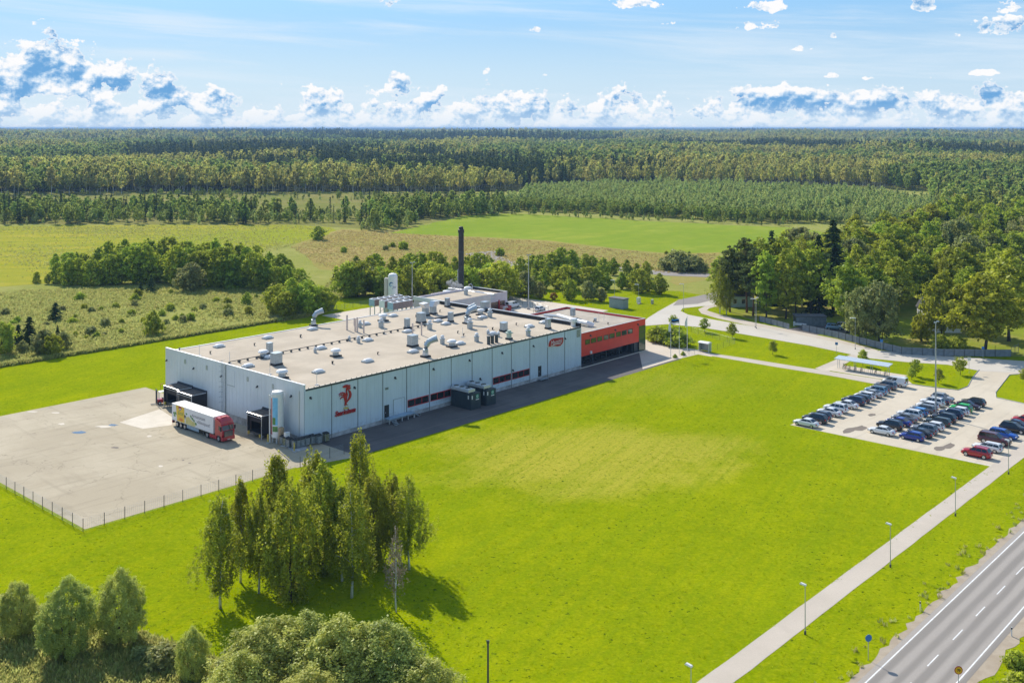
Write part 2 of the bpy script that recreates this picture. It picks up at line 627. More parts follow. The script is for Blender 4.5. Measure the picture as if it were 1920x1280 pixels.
M['park_grass'] = ground_mat('shady_park_grass', [(0.23, 0.27, 0.025), (0.33, 0.28, 0.09), (0.15, 0.20, 0.025)], [0.06, 0.3], 0.7, 1.5)
M['heath'] = ground_mat('scrubland', [(0.22, 0.225, 0.06), (0.29, 0.25, 0.09), (0.14, 0.165, 0.04)], [0.02, 0.08], 0.8, 0.8)


def paving(name, base, alt, stain, scale=0.12, grain=6.0, amt=0.5, streak=True, crack=0.0):
    m = bpy.data.materials.new(name)
    m.use_nodes = True
    t = m.node_tree
    n = NT(t)
    p = t.nodes['Principled BSDF']
    p.inputs['Roughness'].default_value = 0.9
    p.inputs['Specular IOR Level'].default_value = 0.2
    P = n.pos()
    f = n.smooth(n.noise(P, scale, 6, 0.62, 0.4), 0.35, 0.65)
    c = n.mix(f, base, alt)
    x, y, z = n.sep(P)
    if streak:      # wheel tracks run along and across the site
        a = x * E1.x + y * E1.y
        b = x * E2.x + y * E2.y
        s = n.smooth(n.noise(n.comb(a * 0.05, b * 0.7, 0.0), 1.0, 4, 0.6), 0.52, 0.68)
        c = n.mix(s * 0.35, c, stain)
        s = n.smooth(n.noise(n.comb(a * 0.5, b * 0.06, 4.0), 1.0, 4, 0.6, 0.6), 0.55, 0.7)
        c = n.mix(s * 0.3, c, stain)
    st = n.smooth(n.noise(P, scale * 2.6, 6, 0.7), 0.58, 0.74)
    c = n.mix(st * amt, c, stain)
    g = n.noise(P, grain, 3, 0.7)
    c = n.mix(n.smooth(g, 0.4, 0.75) * 0.22, c, stain)
    if crack:
        v = n.node('ShaderNodeTexVoronoi', feature='DISTANCE_TO_EDGE')
        v.inputs['Scale'].default_value = crack
        wob = n.node('ShaderNodeVectorMath', operation='ADD')
        nz = n.node('ShaderNodeTexNoise')
        nz.inputs['Scale'].default_value = 0.5
        n.plug(nz.inputs['Vector'], P)
        sc = n.node('ShaderNodeVectorMath', operation='SCALE')
        t.links.new(nz.outputs['Color'], sc.inputs[0])
        sc.inputs['Scale'].default_value = 4.0
        n.plug(wob.inputs[0], P)
        t.links.new(sc.outputs[0], wob.inputs[1])
        t.links.new(wob.outputs[0], v.inputs['Vector'])
        k = n.smooth(V(n, v.outputs['Distance']), 0.006, 0.0)
        c = n.mix(k * 0.5, c, tuple(q * 0.5 for q in stain))
    n.plug(p.inputs['Base Color'], c)
    b = n.node('ShaderNodeBump')
    b.inputs['Strength'].default_value = 0.25
    b.inputs['Distance'].default_value = 0.02
    n.plug(b.inputs['Height'], g)
    t.links.new(b.outputs[0], p.inputs['Normal'])
    return m


M['yard'] = paving('worn_yard_asphalt', (0.405, 0.34, 0.235), (0.485, 0.415, 0.295), (0.28, 0.235, 0.16), 0.06, 5, 0.55, crack=0.07)
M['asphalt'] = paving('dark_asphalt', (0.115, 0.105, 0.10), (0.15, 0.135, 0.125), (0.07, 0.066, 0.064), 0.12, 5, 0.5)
M['park_asphalt'] = paving('pale_car_park_asphalt', (0.55, 0.475, 0.36), (0.60, 0.525, 0.405), (0.40, 0.35, 0.27), 0.1, 5, 0.35)
M['road'] = paving('bleached_road_asphalt', (0.52, 0.475, 0.40), (0.56, 0.515, 0.44), (0.44, 0.40, 0.34), 0.1, 5, 0.3, streak=False)
M['road_new'] = paving('grey_road_asphalt', (0.26, 0.235, 0.21), (0.29, 0.26, 0.235), (0.21, 0.19, 0.17), 0.1, 5, 0.3, streak=False)
M['path'] = paving('pale_path_asphalt', (0.49, 0.425, 0.345), (0.54, 0.47, 0.385), (0.40, 0.345, 0.28), 0.15, 5, 0.4, streak=False)
M['plaza'] = paving('beige_paving', (0.56, 0.485, 0.385), (0.60, 0.525, 0.42), (0.46, 0.395, 0.31), 0.15, 5, 0.3, streak=False)
M['concrete'] = paving('pale_concrete', (0.62, 0.55, 0.44), (0.68, 0.61, 0.50), (0.5, 0.44, 0.35), 0.3, 5, 0.4, streak=False)
M['gravel'] = paving('road_gravel', (0.36, 0.29, 0.21), (0.42, 0.35, 0.26), (0.24, 0.20, 0.14), 0.5, 8, 0.5, streak=False)
M['line'] = mat('road_paint', (0.72, 0.71, 0.68), 0.7, 0, 0.12, 1.5, space='pos')
M['wet'] = mat('rain_puddle', (0.10, 0.115, 0.13), 0.05, 0, 0, 1, spec=0.8)
M['patch_dark'] = paving('tar_patch', (0.19, 0.16, 0.13), (0.22, 0.185, 0.15), (0.14, 0.12, 0.1), 0.4, 5, 0.4, streak=False)


# the highway is worn darker along the wheel tracks, paler between
def highway_mat():
    m = bpy.data.materials.new('highway_asphalt')
    m.use_nodes = True
    t = m.node_tree
    n = NT(t)
    p = t.nodes['Principled BSDF']
    p.inputs['Roughness'].default_value = 0.85
    p.inputs['Specular IOR Level'].default_value = 0.2
    P = n.pos()
    x, y, z = n.sep(P)
    b = (x - ORG.x) * E2.x + (y - ORG.y) * E2.y
    a = (x - ORG.x) * E1.x + (y - ORG.y) * E1.y
    w = n.math('SINE', (b + 102.5) * (2 * PI / 1.65) + 0.6)
    w = w + (n.noise(n.comb(a * 0.06, b * 0.8, 0.0), 1.0, 4, 0.6) - 0.5) * 2.4
    c = n.mix(n.smooth(w, -0.9, 0.9), (0.245, 0.222, 0.195), (0.36, 0.325, 0.285))
    g = n.noise(P, 5.0, 3, 0.7)
    c = n.mix(n.smooth(g, 0.4, 0.75) * 0.2, c, (0.20, 0.18, 0.155))
    n.plug(p.inputs['Base Color'], c)
    return m


M['highway'] = highway_mat()

# ------------------------------------------------------------------ ground sheets
LAYER = [0]


def sheet(name, pts, m, z, kind='structure'):
    me = bpy.data.meshes.new(name)
    me.from_pydata([(p[0], p[1], 0) for p in pts], [], [tuple(range(len(pts)))])
    me.materials.append(m)
    if me.polygons[0].normal.z < 0:
        me.flip_normals()
    o = bpy.data.objects.new(name, me)
    o.location = (0, 0, z)
    link(o)
    return tag(o, kind=kind)


def px(*uv):
    return [G(u, v) for u, v in uv]


def ab(*l):
    return [S(a, b) for a, b in l]


def rect(a0, a1, b0, b1):
    return ab((a0, b0), (a1, b0), (a1, b1), (a0, b1))


def ragged(pts, step=2.0, amp=0.25, seed=1):
    """a grown edge is never a ruler line"""
    r = random.Random(seed)
    out = []
    for i, p in enumerate(pts):
        q = pts[(i + 1) % len(pts)]
        L = (q - p).length
        k = max(1, min(400, int(L / step)))
        nrm = Vector((-(q - p).y, (q - p).x, 0)).normalized() if L > 0 else Vector((0, 0, 0))
        for j in range(k):
            t = j / k
            off = r.uniform(-amp, amp) if j else 0
            out.append(p.lerp(q, t) + nrm * off)
    return out


sheet('ground', [(-40000, -300, 0), (40000, -300, 0), (40000, 45000, 0), (-40000, 45000, 0)], M['meadow'], 0.0)
sheet('forest_floor', [(-3000, 866, 0), (-330, 880, 0), (40, 880, 0), (120, 1000, 0), (700, 930, 0), (3000, 850, 0), (14000, 7000, 0), (-14000, 7000, 0)], M['forest_floor'], 0.012)
sheet('scrub', px((-200, 420), (-200, 366), (300, 362), (870, 362), (960, 375), (950, 402), (700, 430), (560, 422), (300, 421)), M['heath'], 0.018)
sheet('hayfield', ragged(px((-400, 424), (0, 424), (300, 422), (560, 422), (625, 428), (640, 438), (560, 455), (510, 462), (440, 500), (200, 522), (60, 533), (-400, 560)), 8, 1.5, 3), M['hay'], 0.022)
sheet('dry_field', ragged(px((640, 430), (740, 430), (900, 405), (1350, 425), (1352, 520), (1270, 535), (1250, 515), (1000, 498), (900, 500), (690, 515), (600, 505), (560, 470), (545, 462)), 8, 1.5, 4), M['dry_field'], 0.024)
sheet('pasture', ragged(px((870, 405), (930, 401), (1010, 403), (1200, 414), (1500, 428), (1600, 446), (1500, 470), (1330, 474), (1240, 474), (1000, 449), (730, 437)), 8, 1.5, 5), M['green_field'], 0.028)
lawn_pts = px((-700, 810)) + ab((-9.5, 99)) + ab((28, 98), (74, 97), (78, 130), (150, 90), (175, 60), (185, 45)) + px((1330, 556), (1420, 598), (1560, 632), (1700, 657), (1890, 668), (2500, 660), (2600, 1100), (1900, 1800), (900, 1800), (640, 1285), (400, 1236), (280, 1192), (120, 1150), (0, 1112), (-600, 1000))
sheet('lawn', ragged(lawn_pts, 2.0, 0.22, 6), M['lawn'], 0.032)
sheet('park_ground', ragged(px((1334, 574), (1405, 598), (1495, 616), (1600, 648), (1700, 666), (1893, 668), (2150, 640), (2150, 410), (1780, 420), (1600, 470), (1480, 520), (1345, 548)), 3, 0.4, 7), M['park_grass'], 0.036)
# paved places
sheet('yard_paving', rect(-42.3, 2, -8.3, 57), M['yard'], 0.040)
sheet('back_yard_paving', rect(78, 140, 40, 96.5), M['plaza'], 0.040)
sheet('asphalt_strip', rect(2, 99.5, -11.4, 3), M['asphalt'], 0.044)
sheet('yard_apron', ab((-8, -8.6), (2.5, -11.6), (2.5, 3), (-2, 3)), M['yard'], 0.046)
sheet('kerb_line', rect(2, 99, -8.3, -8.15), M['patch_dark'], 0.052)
sheet('plaza_paving', px((1196, 648), (1207, 640), (1316, 657), (1335, 663), (1335, 669), (1309, 664.5), (1263, 675), (1205, 692)), M['plaza'], 0.048)
sheet('entrance_paving', rect(99, 112, -4, 27), M['plaza'], 0.050)
sheet('concrete_patch', px((224, 792), (300, 767), (324, 783), (322, 797), (268, 804)), M['concrete'], 0.048)
for i, (u, v, ru, rv, mm) in enumerate([(148, 811, 14, 3, 'wet'), (195, 800, 18, 2.5, 'concrete'), (212, 797, 10, 2, 'wet'), (116, 795, 7, 2, 'concrete'), (280, 818, 6, 2, 'concrete'),
                                        (216, 839, 8, 2, 'patch_dark'), (301, 874, 5, 2, 'concrete'), (343, 863, 4, 1.2, 'patch_dark'), (356, 868, 4, 1.2, 'patch_dark'), (104, 774, 10, 1.5, 'concrete'),
                                        (60, 772, 12, 1.5, 'concrete')]):
    rr = random.Random(i)
    pts = [G(u + ru * math.cos(k * PI / 5) * rr.uniform(.55, 1.1), v + rv * math.sin(k * PI / 5) * rr.uniform(.55, 1.1)) for k in range(10)]
    sheet('puddle' if mm == 'wet' else 'paving_patch', pts, M[mm], 0.054)
# footpath from the plaza to the cycle shelter and car park
sheet('footpath', px((1331, 662), (1400, 672), (1500, 688), (1560, 697), (1650, 711), (1690, 720), (1680, 726), (1640, 720), (1560, 705), (1460, 689), (1331, 667)), M['path'], 0.052)
sheet('shelter_paving', ab((111.5, -41), (118.5, -41), (118.5, -57), (111.5, -57)), M['plaza'], 0.050)
sheet('shelter_path', px((1528, 691), (1575, 671), (1612, 660), (1632, 664), (1600, 674), (1566, 692), (1552, 697)), M['path'], 0.049)
# car park and its drive
sheet('car_park', ab((66.6, -91.2), (108, -91.2), (111.2, -82), (111.2, -61), (116, -57.5), (114, -55.7), (66.6, -55.7)), M['park_asphalt'], 0.040)
sheet('car_park_drive', px((1703, 721), (1760, 728), (1797, 732), (1815, 725), (1824, 708), (1836, 694), (1836, 680), (1960, 690), (1960, 700), (1892, 703), (1868, 735), (1868, 746), (1950, 764), (1950, 780), (1850, 790), (1740, 745)), M['park_asphalt'], 0.044)
for jz, (a0, b0, ra, rb) in enumerate([(73, -66, 2.2, 1.1), (70.5, -65.2, 3.0, .9), (70.5, -81, 1.8, .9), (73, -81.6, 2.2, .8), (83, -64, 1.3, .6), (100, -84.5, 1.2, .5)]):
    rr = random.Random(int(a0 * 10))
    sheet('paving_patch', [S(a0 + ra * math.cos(k * PI / 6) * rr.uniform(.6, 1.1), b0 + rb * math.sin(k * PI / 6) * rr.uniform(.6, 1.1)) for k in range(12)], M['patch_dark'], 0.052 + jz * .004)
# access road
sheet('access_road', px((1196, 612), (1215, 596), (1234, 584), (1271, 563.5), (1326, 552), (1345, 556), (1340, 572), (1300, 576), (1280, 578), (1276, 583), (1290, 590), (1330, 598), (1387, 608), (1440, 616),
                      (1500, 628), (1560, 640), (1631, 656), (1762, 667), (1920, 677), (2150, 690), (2150, 712), (1960, 702), (1840, 696), (1777, 684), (1700, 679), (1631, 672), (1519, 648.5), (1380, 624.5), (1312, 613.5), (1250, 608)), M['road'], 0.060)
sheet('side_road', px((1271, 562.5), (1326, 551.5), (1400, 535), (1400, 552), (1345, 560), (1308, 570), (1262, 573)), M['road_new'], 0.064)
sheet('far_road', px((905, 472), (940, 470), (925, 476), (960, 490), (1000, 494), (1130, 498), (1260, 510), (1330, 513), (1330, 520), (1250, 517), (1120, 504), (990, 500), (930, 498), (870, 476)), M['road_new'], 0.064)
sheet('park_footpath', px((1338, 570), (1322, 574), (1309, 580), (1315, 588), (1345, 597), (1398, 609), (1470, 622), (1560, 641), (1640, 664), (1700, 667), (1700, 663), (1650, 658), (1570, 636), (1500, 622), (1420, 606), (1350, 590), (1325, 582), (1330, 578), (1345, 574)), M['path'], 0.056)
sheet('gate_drive', px((1455, 621), (1500, 612), (1560, 606), (1602, 615), (1602, 626), (1560, 623), (1520, 630), (1500, 632)), M['asphalt'], 0.053)
# cycle path, highway
sheet('cycle_path', ragged(rect(-90, 190, -93.0, -90.3), 3, 0.05, 8), M['path'], 0.056)
sheet('road_verge', ragged(rect(-150, 260, -111.0, -101.0), 1.2, 0.4, 9), M['gravel'], 0.048)
sheet('highway', rect(-150, 260, -109.8, -101.9), M['highway'], 0.056)
mb = MB()
mb.add([S(a, b, 0) for a, b in ((-150, -102.6), (260, -102.6), (260, -102.45), (-150, -102.45))], [(0, 1, 2, 3)])
mb.add([S(a, b, 0) for a, b in ((-150, -109.2), (260, -109.2), (260, -109.05), (-150, -109.05))], [(0, 1, 2, 3)])
a = -60.0
while a < 120:
    mb.add([S(x, b, 0) for x, b in ((a, -105.9), (a + 3.0, -105.9), (a + 3.0, -105.77), (a, -105.77))], [(0, 1, 2, 3)])
    a += 7.2
tag(mb.build('road_marking', M['line'], loc=(0, 0, 0.062)), kind='structure')
mb = MB()
mb.add([S(a, b, 0) for a, b in ((66.8, -85.2), (67.0, -85.2), (67.0, -90.4), (66.8, -90.4))], [(0, 1, 2, 3)])
for a in (72.4,):
    mb.add([S(x, b, 0) for x, b in ((a, -84.6), (a + .12, -84.6), (a + .12, -89.2), (a, -89.2))], [(0, 1, 2, 3)])
tag(mb.build('parking_line', M['line'], loc=(0, 0, 0.060)), kind='structure')
# kerbs of the car park islands
for pts in (px((1703, 720), (1760, 727.5), (1797, 731.5), (1815, 724.5), (1824, 707.5), (1836, 693.5)), px((1960, 699), (1893, 703), (1867, 736), (1868, 745.5), (1960, 766))):
    k = MB()
    k.tube([p + Vector((0, 0, 0.08)) for p in pts], 0.09, 4)
    tag(k.build('kerb', M['plinth']), kind='structure')
# ------------------------------------------------------------------ vegetation
def leaf_mat(name, dark, light, trans=0.35, hue=0.02, val=0.25, gloss=0.04):
    m = bpy.data.materials.new(name)
    m.use_nodes = True
    t = m.node_tree
    t.nodes.clear()
    n = NT(t)
    out = n.node('ShaderNodeOutputMaterial')
    at = n.node('ShaderNodeAttribute', attribute_name='tint')
    f = V(n, at.outputs['Fac'])
    c = n.mix(f, dark, light)
    oi = V(n, n.node('ShaderNodeObjectInfo').outputs['Random'])
    h = n.node('ShaderNodeHueSaturation')
    n.plug(h.inputs['Hue'], (oi - 0.5) * (2 * hue) + 0.5)
    o2 = n.math('FRACT', oi * 7.31)
    n.plug(h.inputs['Value'], (o2 - 0.5) * (2 * val) + 1.0)
    n.plug(h.inputs['Color'], c)
    c = V(n, h.outputs[0])
    d = n.node('ShaderNodeBsdfDiffuse')
    tr = n.node('ShaderNodeBsdfTranslucent')
    n.plug(d.inputs['Color'], c)
    n.plug(tr.inputs['Color'], n.mix(0.5, c, light))
    mx = n.node('ShaderNodeMixShader')
    mx.inputs[0].default_value = trans
    t.links.new(d.outputs[0], mx.inputs[1])
    t.links.new(tr.outputs[0], mx.inputs[2])
    last = mx.outputs[0]
    if gloss:
        g = n.node('ShaderNodeBsdfGlossy')
        g.inputs['Roughness'].default_value = 0.45
        g.inputs['Color'].default_value = (0.8, 0.85, 0.8, 1)
        m2 = n.node('ShaderNodeMixShader')
        m2.inputs[0].default_value = gloss
        t.links.new(last, m2.inputs[1])
        t.links.new(g.outputs[0], m2.inputs[2])
        last = m2.outputs[0]
    t.links.new(last, out.inputs[0])
    return m


M['bark'] = mat('grey_brown_bark', (0.075, 0.06, 0.048), 0.9, 0, 0.3, 3, 0.4, 12)
M['pine_bark'] = mat('reddish_pine_bark', (0.16, 0.085, 0.05), 0.9, 0, 0.3, 3, 0.4, 12)


def birch_bark():
    m = bpy.data.materials.new('white_birch_bark')
    m.use_nodes = True
    n = NT(m.node_tree)
    p = m.node_tree.nodes['Principled BSDF']
    p.inputs['Roughness'].default_value = 0.8
    P = n.obj()
    x, y, z = n.sep(P)
    f = n.noise(n.comb(x * 4.0, y * 4.0, z * 1.6), 1.0, 4, 0.7)
    n.plug(p.inputs['Base Color'], n.mix(n.smooth(f, 0.55, 0.64), (0.62, 0.62, 0.60), (0.04, 0.038, 0.035)))
    return m


M['birch_bark'] = birch_bark()
M['leaf_birch'] = leaf_mat('birch_leaves', (0.0720, 0.1008, 0.0086), (0.52, 0.54, 0.045), 0.52, 0.02, 0.2, 0.015)
M['leaf_dead'] = leaf_mat('withered_brown_twigs', (0.143, 0.111, 0.072), (0.325, 0.260, 0.182), 0.37, 0.01, 0.1)
M['leaf_willow'] = leaf_mat('silvery_willow_leaves', (0.17, 0.215, 0.03), (0.7, 0.73, 0.17), 0.45, 0.02, 0.15, 0.02)
M['leaf_green'] = leaf_mat('broad_green_leaves', (0.0612, 0.1044, 0.0101), (0.58, 0.66, 0.065), 0.46, 0.025, 0.25, 0.012)
M['leaf_yellow'] = leaf_mat('yellowing_leaves', (0.1080, 0.1332, 0.0108), (0.5, 0.52, 0.04), 0.5, 0.02, 0.2, 0.012)
M['leaf_olive'] = leaf_mat('olive_leaves', (0.0936, 0.1188, 0.0288), (0.46, 0.47, 0.15), 0.44, 0.02, 0.2, 0.02)
M['needle_spruce'] = leaf_mat('dark_spruce_needles', (0.026, 0.052, 0.022), (0.1, 0.15, 0.048), 0.25, 0.015, 0.25, 0)
M['needle_pine'] = leaf_mat('pine_needles', (0.075, 0.105, 0.032), (0.25, 0.275, 0.075), 0.3, 0.015, 0.2, 0)
M['leaf_forest_y'] = leaf_mat('far_birch_foliage', (0.0936, 0.1188, 0.0288), (0.74, 0.71, 0.19), 0.46, 0.025, 0.3, 0)
M['leaf_forest_g'] = leaf_mat('far_green_foliage', (0.0504, 0.0864, 0.0202), (0.48, 0.57, 0.12), 0.46, 0.03, 0.3, 0)
M['leaf_young'] = leaf_mat('young_plantation_foliage', (0.16, 0.215, 0.06), (0.6, 0.68, 0.22), 0.46, 0.02, 0.2, 0)
M['tuft'] = leaf_mat('tall_meadow_grass', (0.26, 0.29, 0.06), (0.62, 0.6, 0.2), 0.5, 0.035, 0.3, 0)
M['tuft_green'] = leaf_mat('lawn_tuft', (0.2, 0.28, 0.004), (0.4, 0.48, 0.01), 0.52, 0.02, 0.3, 0)
M['orange_leaf'] = leaf_mat('orange_autumn_leaves', (0.25, 0.13, 0.01), (0.50, 0.28, 0.02), 0.4, 0.01, 0.1)


def cards(P, U, W, tint, name, m):
    """one diamond leaf per row: centre P, half axes U and W"""
    n = len(P)
    v = np.empty((n, 4, 3), np.float32)
    v[:, 0] = P - U
    v[:, 1] = P + W - U * 0.1
    v[:, 2] = P + U
    v[:, 3] = P - W - U * 0.1
    me = bpy.data.meshes.new(name)
    me.vertices.add(n * 4)
    me.vertices.foreach_set('co', v.reshape(-1))
    me.loops.add(n * 4)
    me.loops.foreach_set('vertex_index', np.arange(n * 4, dtype=np.int32))
    me.polygons.add(n)
    me.polygons.foreach_set('loop_start', np.arange(0, n * 4, 4, dtype=np.int32))
    me.polygons.foreach_set('loop_total', np.full(n, 4, np.int32))
    a = me.attributes.new('tint', 'FLOAT', 'POINT')
    a.data.foreach_set('value', np.repeat(np.clip(tint, 0, 1).astype(np.float32), 4))
    me.materials.append(m)
    me.update(calc_edges=True)
    return me


def unit(a):
    return a / np.maximum(np.linalg.norm(a, axis=1, keepdims=True), 1e-6)


PROF = {
    'round': lambda t: np.sqrt(np.clip(1 - (2 * t - 1.0) ** 2, 0, 1)) ** 0.9,
    'egg': lambda t: np.clip(np.sin(PI * t ** 0.75), 0, 1) ** 0.75,
    'dome': lambda t: np.clip(1 - t ** 2.6, 0, 1) ** 0.6 * np.clip(t * 5 + 0.55, 0, 1),
    'birch': lambda t: np.clip((1 - t) ** 0.75 * 1.25, 0, 1) * np.clip(t * 3.2 + 0.25, 0, 1),
    'tall': lambda t: np.clip(1 - t ** 2.5, 0, 1) ** 0.62 * np.clip(t * 2.6 + 0.30, 0, 1),
    'cone': lambda t: np.clip(1 - t, 0, 1) ** 0.85,
}


def crown_mesh(name, m, h0, h1, R, prof, clumps, leaves, size, seed, cr=0.18, droop=0.0, lump=0.28, flat=0.8, fill=0.35, elong=1.6, bare=0.0):
    r = np.random.default_rng(seed)
    f = PROF[prof]
    t = r.random(clumps * 6)
    keep = r.random(clumps * 6) < (f(t) ** 1.2 + 0.05)
    t = t[keep][:clumps]
    k = len(t)
    an = r.random(k) * 2 * PI
    rr = np.sqrt(fill + (1 - fill) * r.random(k))
    ph = r.random(4) * 6.28
    wob = 1 + lump * (0.5 * np.sin(2 * an + ph[0] + t * 5) + 0.35 * np.sin(3 * an + ph[1] - t * 9) + 0.35 * np.sin(5 * an + ph[2] + t * 14)) + r.normal(0, lump * 0.30, k)
    rad = R * f(t) * rr * wob
    C = np.stack([rad * np.cos(an), rad * np.sin(an), h0 + (h1 - h0) * t], 1)
    ctint = r.random(k)
    crad = R * cr * (0.6 + 0.8 * r.random(k))
    n = k * leaves
    idx = np.repeat(np.arange(k), leaves)
    off = r.normal(0, 1, (n, 3))
    off = unit(off) * (r.random(n) ** 0.5)[:, None]
    off *= crad[idx][:, None]
    off[:, 2] *= flat
    if droop:
        dz = r.random(n) ** 1.3 * droop * crad[idx] * 2.2
        off[:, 2] -= dz
        off[:, 0] *= 0.62
        off[:, 1] *= 0.62
    P = C[idx] + off
    P[:, 2] = np.maximum(P[:, 2], 0.12)
    mid = np.array([0, 0, h0 + (h1 - h0) * 0.4])
    N = unit(unit(off + 1e-6) * 0.55 + unit(P - mid) * 0.55 + r.normal(0, 0.62, (n, 3)) + np.array([0, 0, 0.22]))
    a = unit(np.cross(N, r.normal(0, 1, (n, 3))))
    if droop:
        a = unit(a * 0.6 + np.array([0, 0, -0.8]))
        a = unit(a - N * (a * N).sum(1, keepdims=True))
    b = np.cross(N, a)
    s = size * (0.55 + 0.9 * r.random(n))
    tint = 0.55 * ctint[idx] + 0.45 * r.random(n)
    return cards(P.astype(np.float32), a * (s * elong ** 0.5)[:, None], b * (s / elong ** 0.5)[:, None], tint, name, m)


def conifer_mesh(name, m, h0, h1, R, whorls, per, leaves, size, seed, sag=0.35):
    r = np.random.default_rng(seed)
    Pn, U, W, T = [], [], [], []
    for w in range(whorls):
        t = (w + r.random() * 0.6) / whorls
        z = h0 + (h1 - h0) * t
        L = R * (1 - t) ** 0.82 * (0.85 + 0.3 * r.random()) + 0.05 * R
        for q in range(per):
            an = r.random() * 2 * PI
            l = L * (0.7 + 0.45 * r.random())
            d = np.array([math.cos(an), math.sin(an), 0])
            k = max(2, int(leaves * (0.35 + 0.65 * (1 - t))))
            s = (0.15 + 0.85 * r.random(k) ** 0.8)
            side = r.normal(0, 0.13, k) * l * (1.2 - s)
            P = np.outer(s * l, d) + np.outer(side, [-d[1], d[0], 0])
            P[:, 2] = z - sag * l * s ** 1.5 + r.normal(0, 0.05, k) * R * 0.4 + 0.10 * l * np.clip(s - 0.7, 0, 1)
            u = d[None] + np.array([0, 0, -sag]) + r.normal(0, 0.35, (k, 3))
            u = unit(u)
            nn = unit(np.array([0, 0, 1.0]) + d * 0.5 + r.normal(0, 0.45, (k, 3)))
            wv = unit(np.cross(nn, u))
            sz = size * (0.6 + 0.7 * r.random(k))
            Pn.append(P); U.append(u * (sz * 1.5)[:, None]); W.append(wv * (sz * 0.62)[:, None])
            T.append(0.35 * s + 0.5 * r.random(k) + 0.15 * r.random())
    return cards(np.concatenate(Pn).astype(np.float32), np.concatenate(U), np.concatenate(W), np.concatenate(T), name, m)


def trunk_mesh(name, m, h, r0, seed, limbs=6, reach=0.5, start=0.3, lean=0.03, top=0.92, sides=6, stems=1, spread=0.0):
    r = random.Random(seed)
    mb = MB()
    for s in range(stems):
        an = r.random() * 6.28
        sx, sy = (math.cos(an) * spread, math.sin(an) * spread) if stems > 1 else (0, 0)
        pts, rad = [], []
        k = 6
        ox, oy = r.uniform(-lean, lean) * h, r.uniform(-lean, lean) * h
        for i in range(k + 1):
            t = i / k
            pts.append((sx * (0.15 + t) + ox * t * t + r.uniform(-.006, .006) * h, sy * (0.15 + t) + oy * t * t + r.uniform(-.006, .006) * h, h * top * t))
            rad.append(r0 * (1 - 0.9 * t) * (1.35 if i == 0 else 1) / (stems ** 0.4))
        mb.tube(pts, rad, sides)
        for j in range(max(1, limbs // stems)):
            t = start + (0.85 - start) * (j + r.random() * .7) / max(1, limbs // stems)
            i = min(k - 1, int(t * k))
            base = Vector(pts[i]).lerp(Vector(pts[i + 1]), t * k - i)
            a2 = r.random() * 6.28
            L = reach * (1.1 - 0.6 * t)
            tip = base + Vector((math.cos(a2) * L, math.sin(a2) * L, L * r.uniform(.35, .8)))
            midp = base.lerp(tip, .5) + Vector((0, 0, L * 0.08))
            rr = r0 * (1 - .85 * t) * .55
            mb.tube([base, midp, tip], [rr, rr * .6, rr * .2], 4, caps=False)
    return mb.mesh(name, m, smooth=True)


KIND = {}


def kind(name, variants):
    KIND[name] = variants


def birch(h, R, s, big=True):
    q = (270, 36, 0.115) if big else (130, 20, 0.22)
    return (trunk_mesh('trunk', M['birch_bark'], h, 0.15, s, 10, R * .9, .3, .03, .95, 6),
            crown_mesh('crown', M['leaf_birch'], h * .20, h, R, 'tall', q[0], q[1], q[2], s, 0.22, 1.5, 0.62, 1.1, 0.10, 1.9), h)


kind('birch', [birch(16, 2.6, 11), birch(15, 2.3, 12), birch(17, 3.0, 13), birch(14, 2.5, 14)])
kind('dead_birch', [(trunk_mesh('trunk', M['birch_bark'], 13, .11, 21, 16, 2.0, .25, .02, .97, 6), crown_mesh('crown', M['leaf_dead'], 3.2, 13, 1.7, 'birch', 120, 12, 0.10, 21, .30, .9, .3, 1, .1, 2.4), 13)])
kind('bushy', [(trunk_mesh('trunk', M['bark'], 13, .2, 31 + i, 12, 2, .12, .03, .9, 6), crown_mesh('crown', M['leaf_birch'], 0.7, 14, 3.3, 'egg', 430, 34, .12, 31 + i, .18, 1.2, .42, 1, .2, 1.7), 14) for i in range(2)])
kind('willow', [(trunk_mesh('trunk', M['bark'], 5.6, .14, 41 + i, 14, 1.6, .1, .05, .85, 5, 4, 1.0), crown_mesh('crown', M['leaf_willow'], .1, 6.2, 2.3, 'egg', 470, 80, .052, 41 + i, .14, 0, .26, 1.2, .30, 2.0), 6.2) for i in range(3)])
kind('broad', [(trunk_mesh('trunk', M['bark'], 17, .24, 51 + i, 10, 3.2, .3, .02, .88, 6), crown_mesh('crown', M[mm], 18 * h0, 18.5, R, pr, 260, 32, .24, 51 + i, .19, 0, .44, .75, .2, 1.5), 18.5)
               for i, (R, h0, mm, pr) in enumerate([(4.2, .2, 'leaf_green', 'egg'), (4.8, .22, 'leaf_green', 'egg'), (3.8, .16, 'leaf_green', 'round'), (4.4, .2, 'leaf_green', 'egg')])])
kind('olive', [(trunk_mesh('trunk', M['bark'], 12, .2, 61 + i, 12, 3, .2, .03, .88, 5, 3, 1.6), crown_mesh('crown', M['leaf_olive'], 1.6, 13, 4.6, 'round', 250, 30, .21, 61 + i, .18, .25, .46, .8, .2, 1.6), 13) for i in range(2)])
kind('golden', [(trunk_mesh('trunk', M['bark'], 13, .26, 66, 12, 3, .2, .03, .88, 6, 2, 1.2), crown_mesh('crown', M['leaf_yellow'], 3.0, 15, 5.0, 'egg', 280, 30, .24, 66, .19, 0, .44, .75, .2, 1.5), 15)])
kind('copse', [(trunk_mesh('trunk', M['bark'], 11, .16, 71 + i, 8, 2, .2, .03, .88, 5), crown_mesh('crown', M['leaf_green'], .3, 12, 3.9, pr, 210, 26, .25, 71 + i, .19, 0, .44, .9, .22, 1.5), 12) for i, pr in enumerate(['egg', 'egg', 'round', 'dome'])])
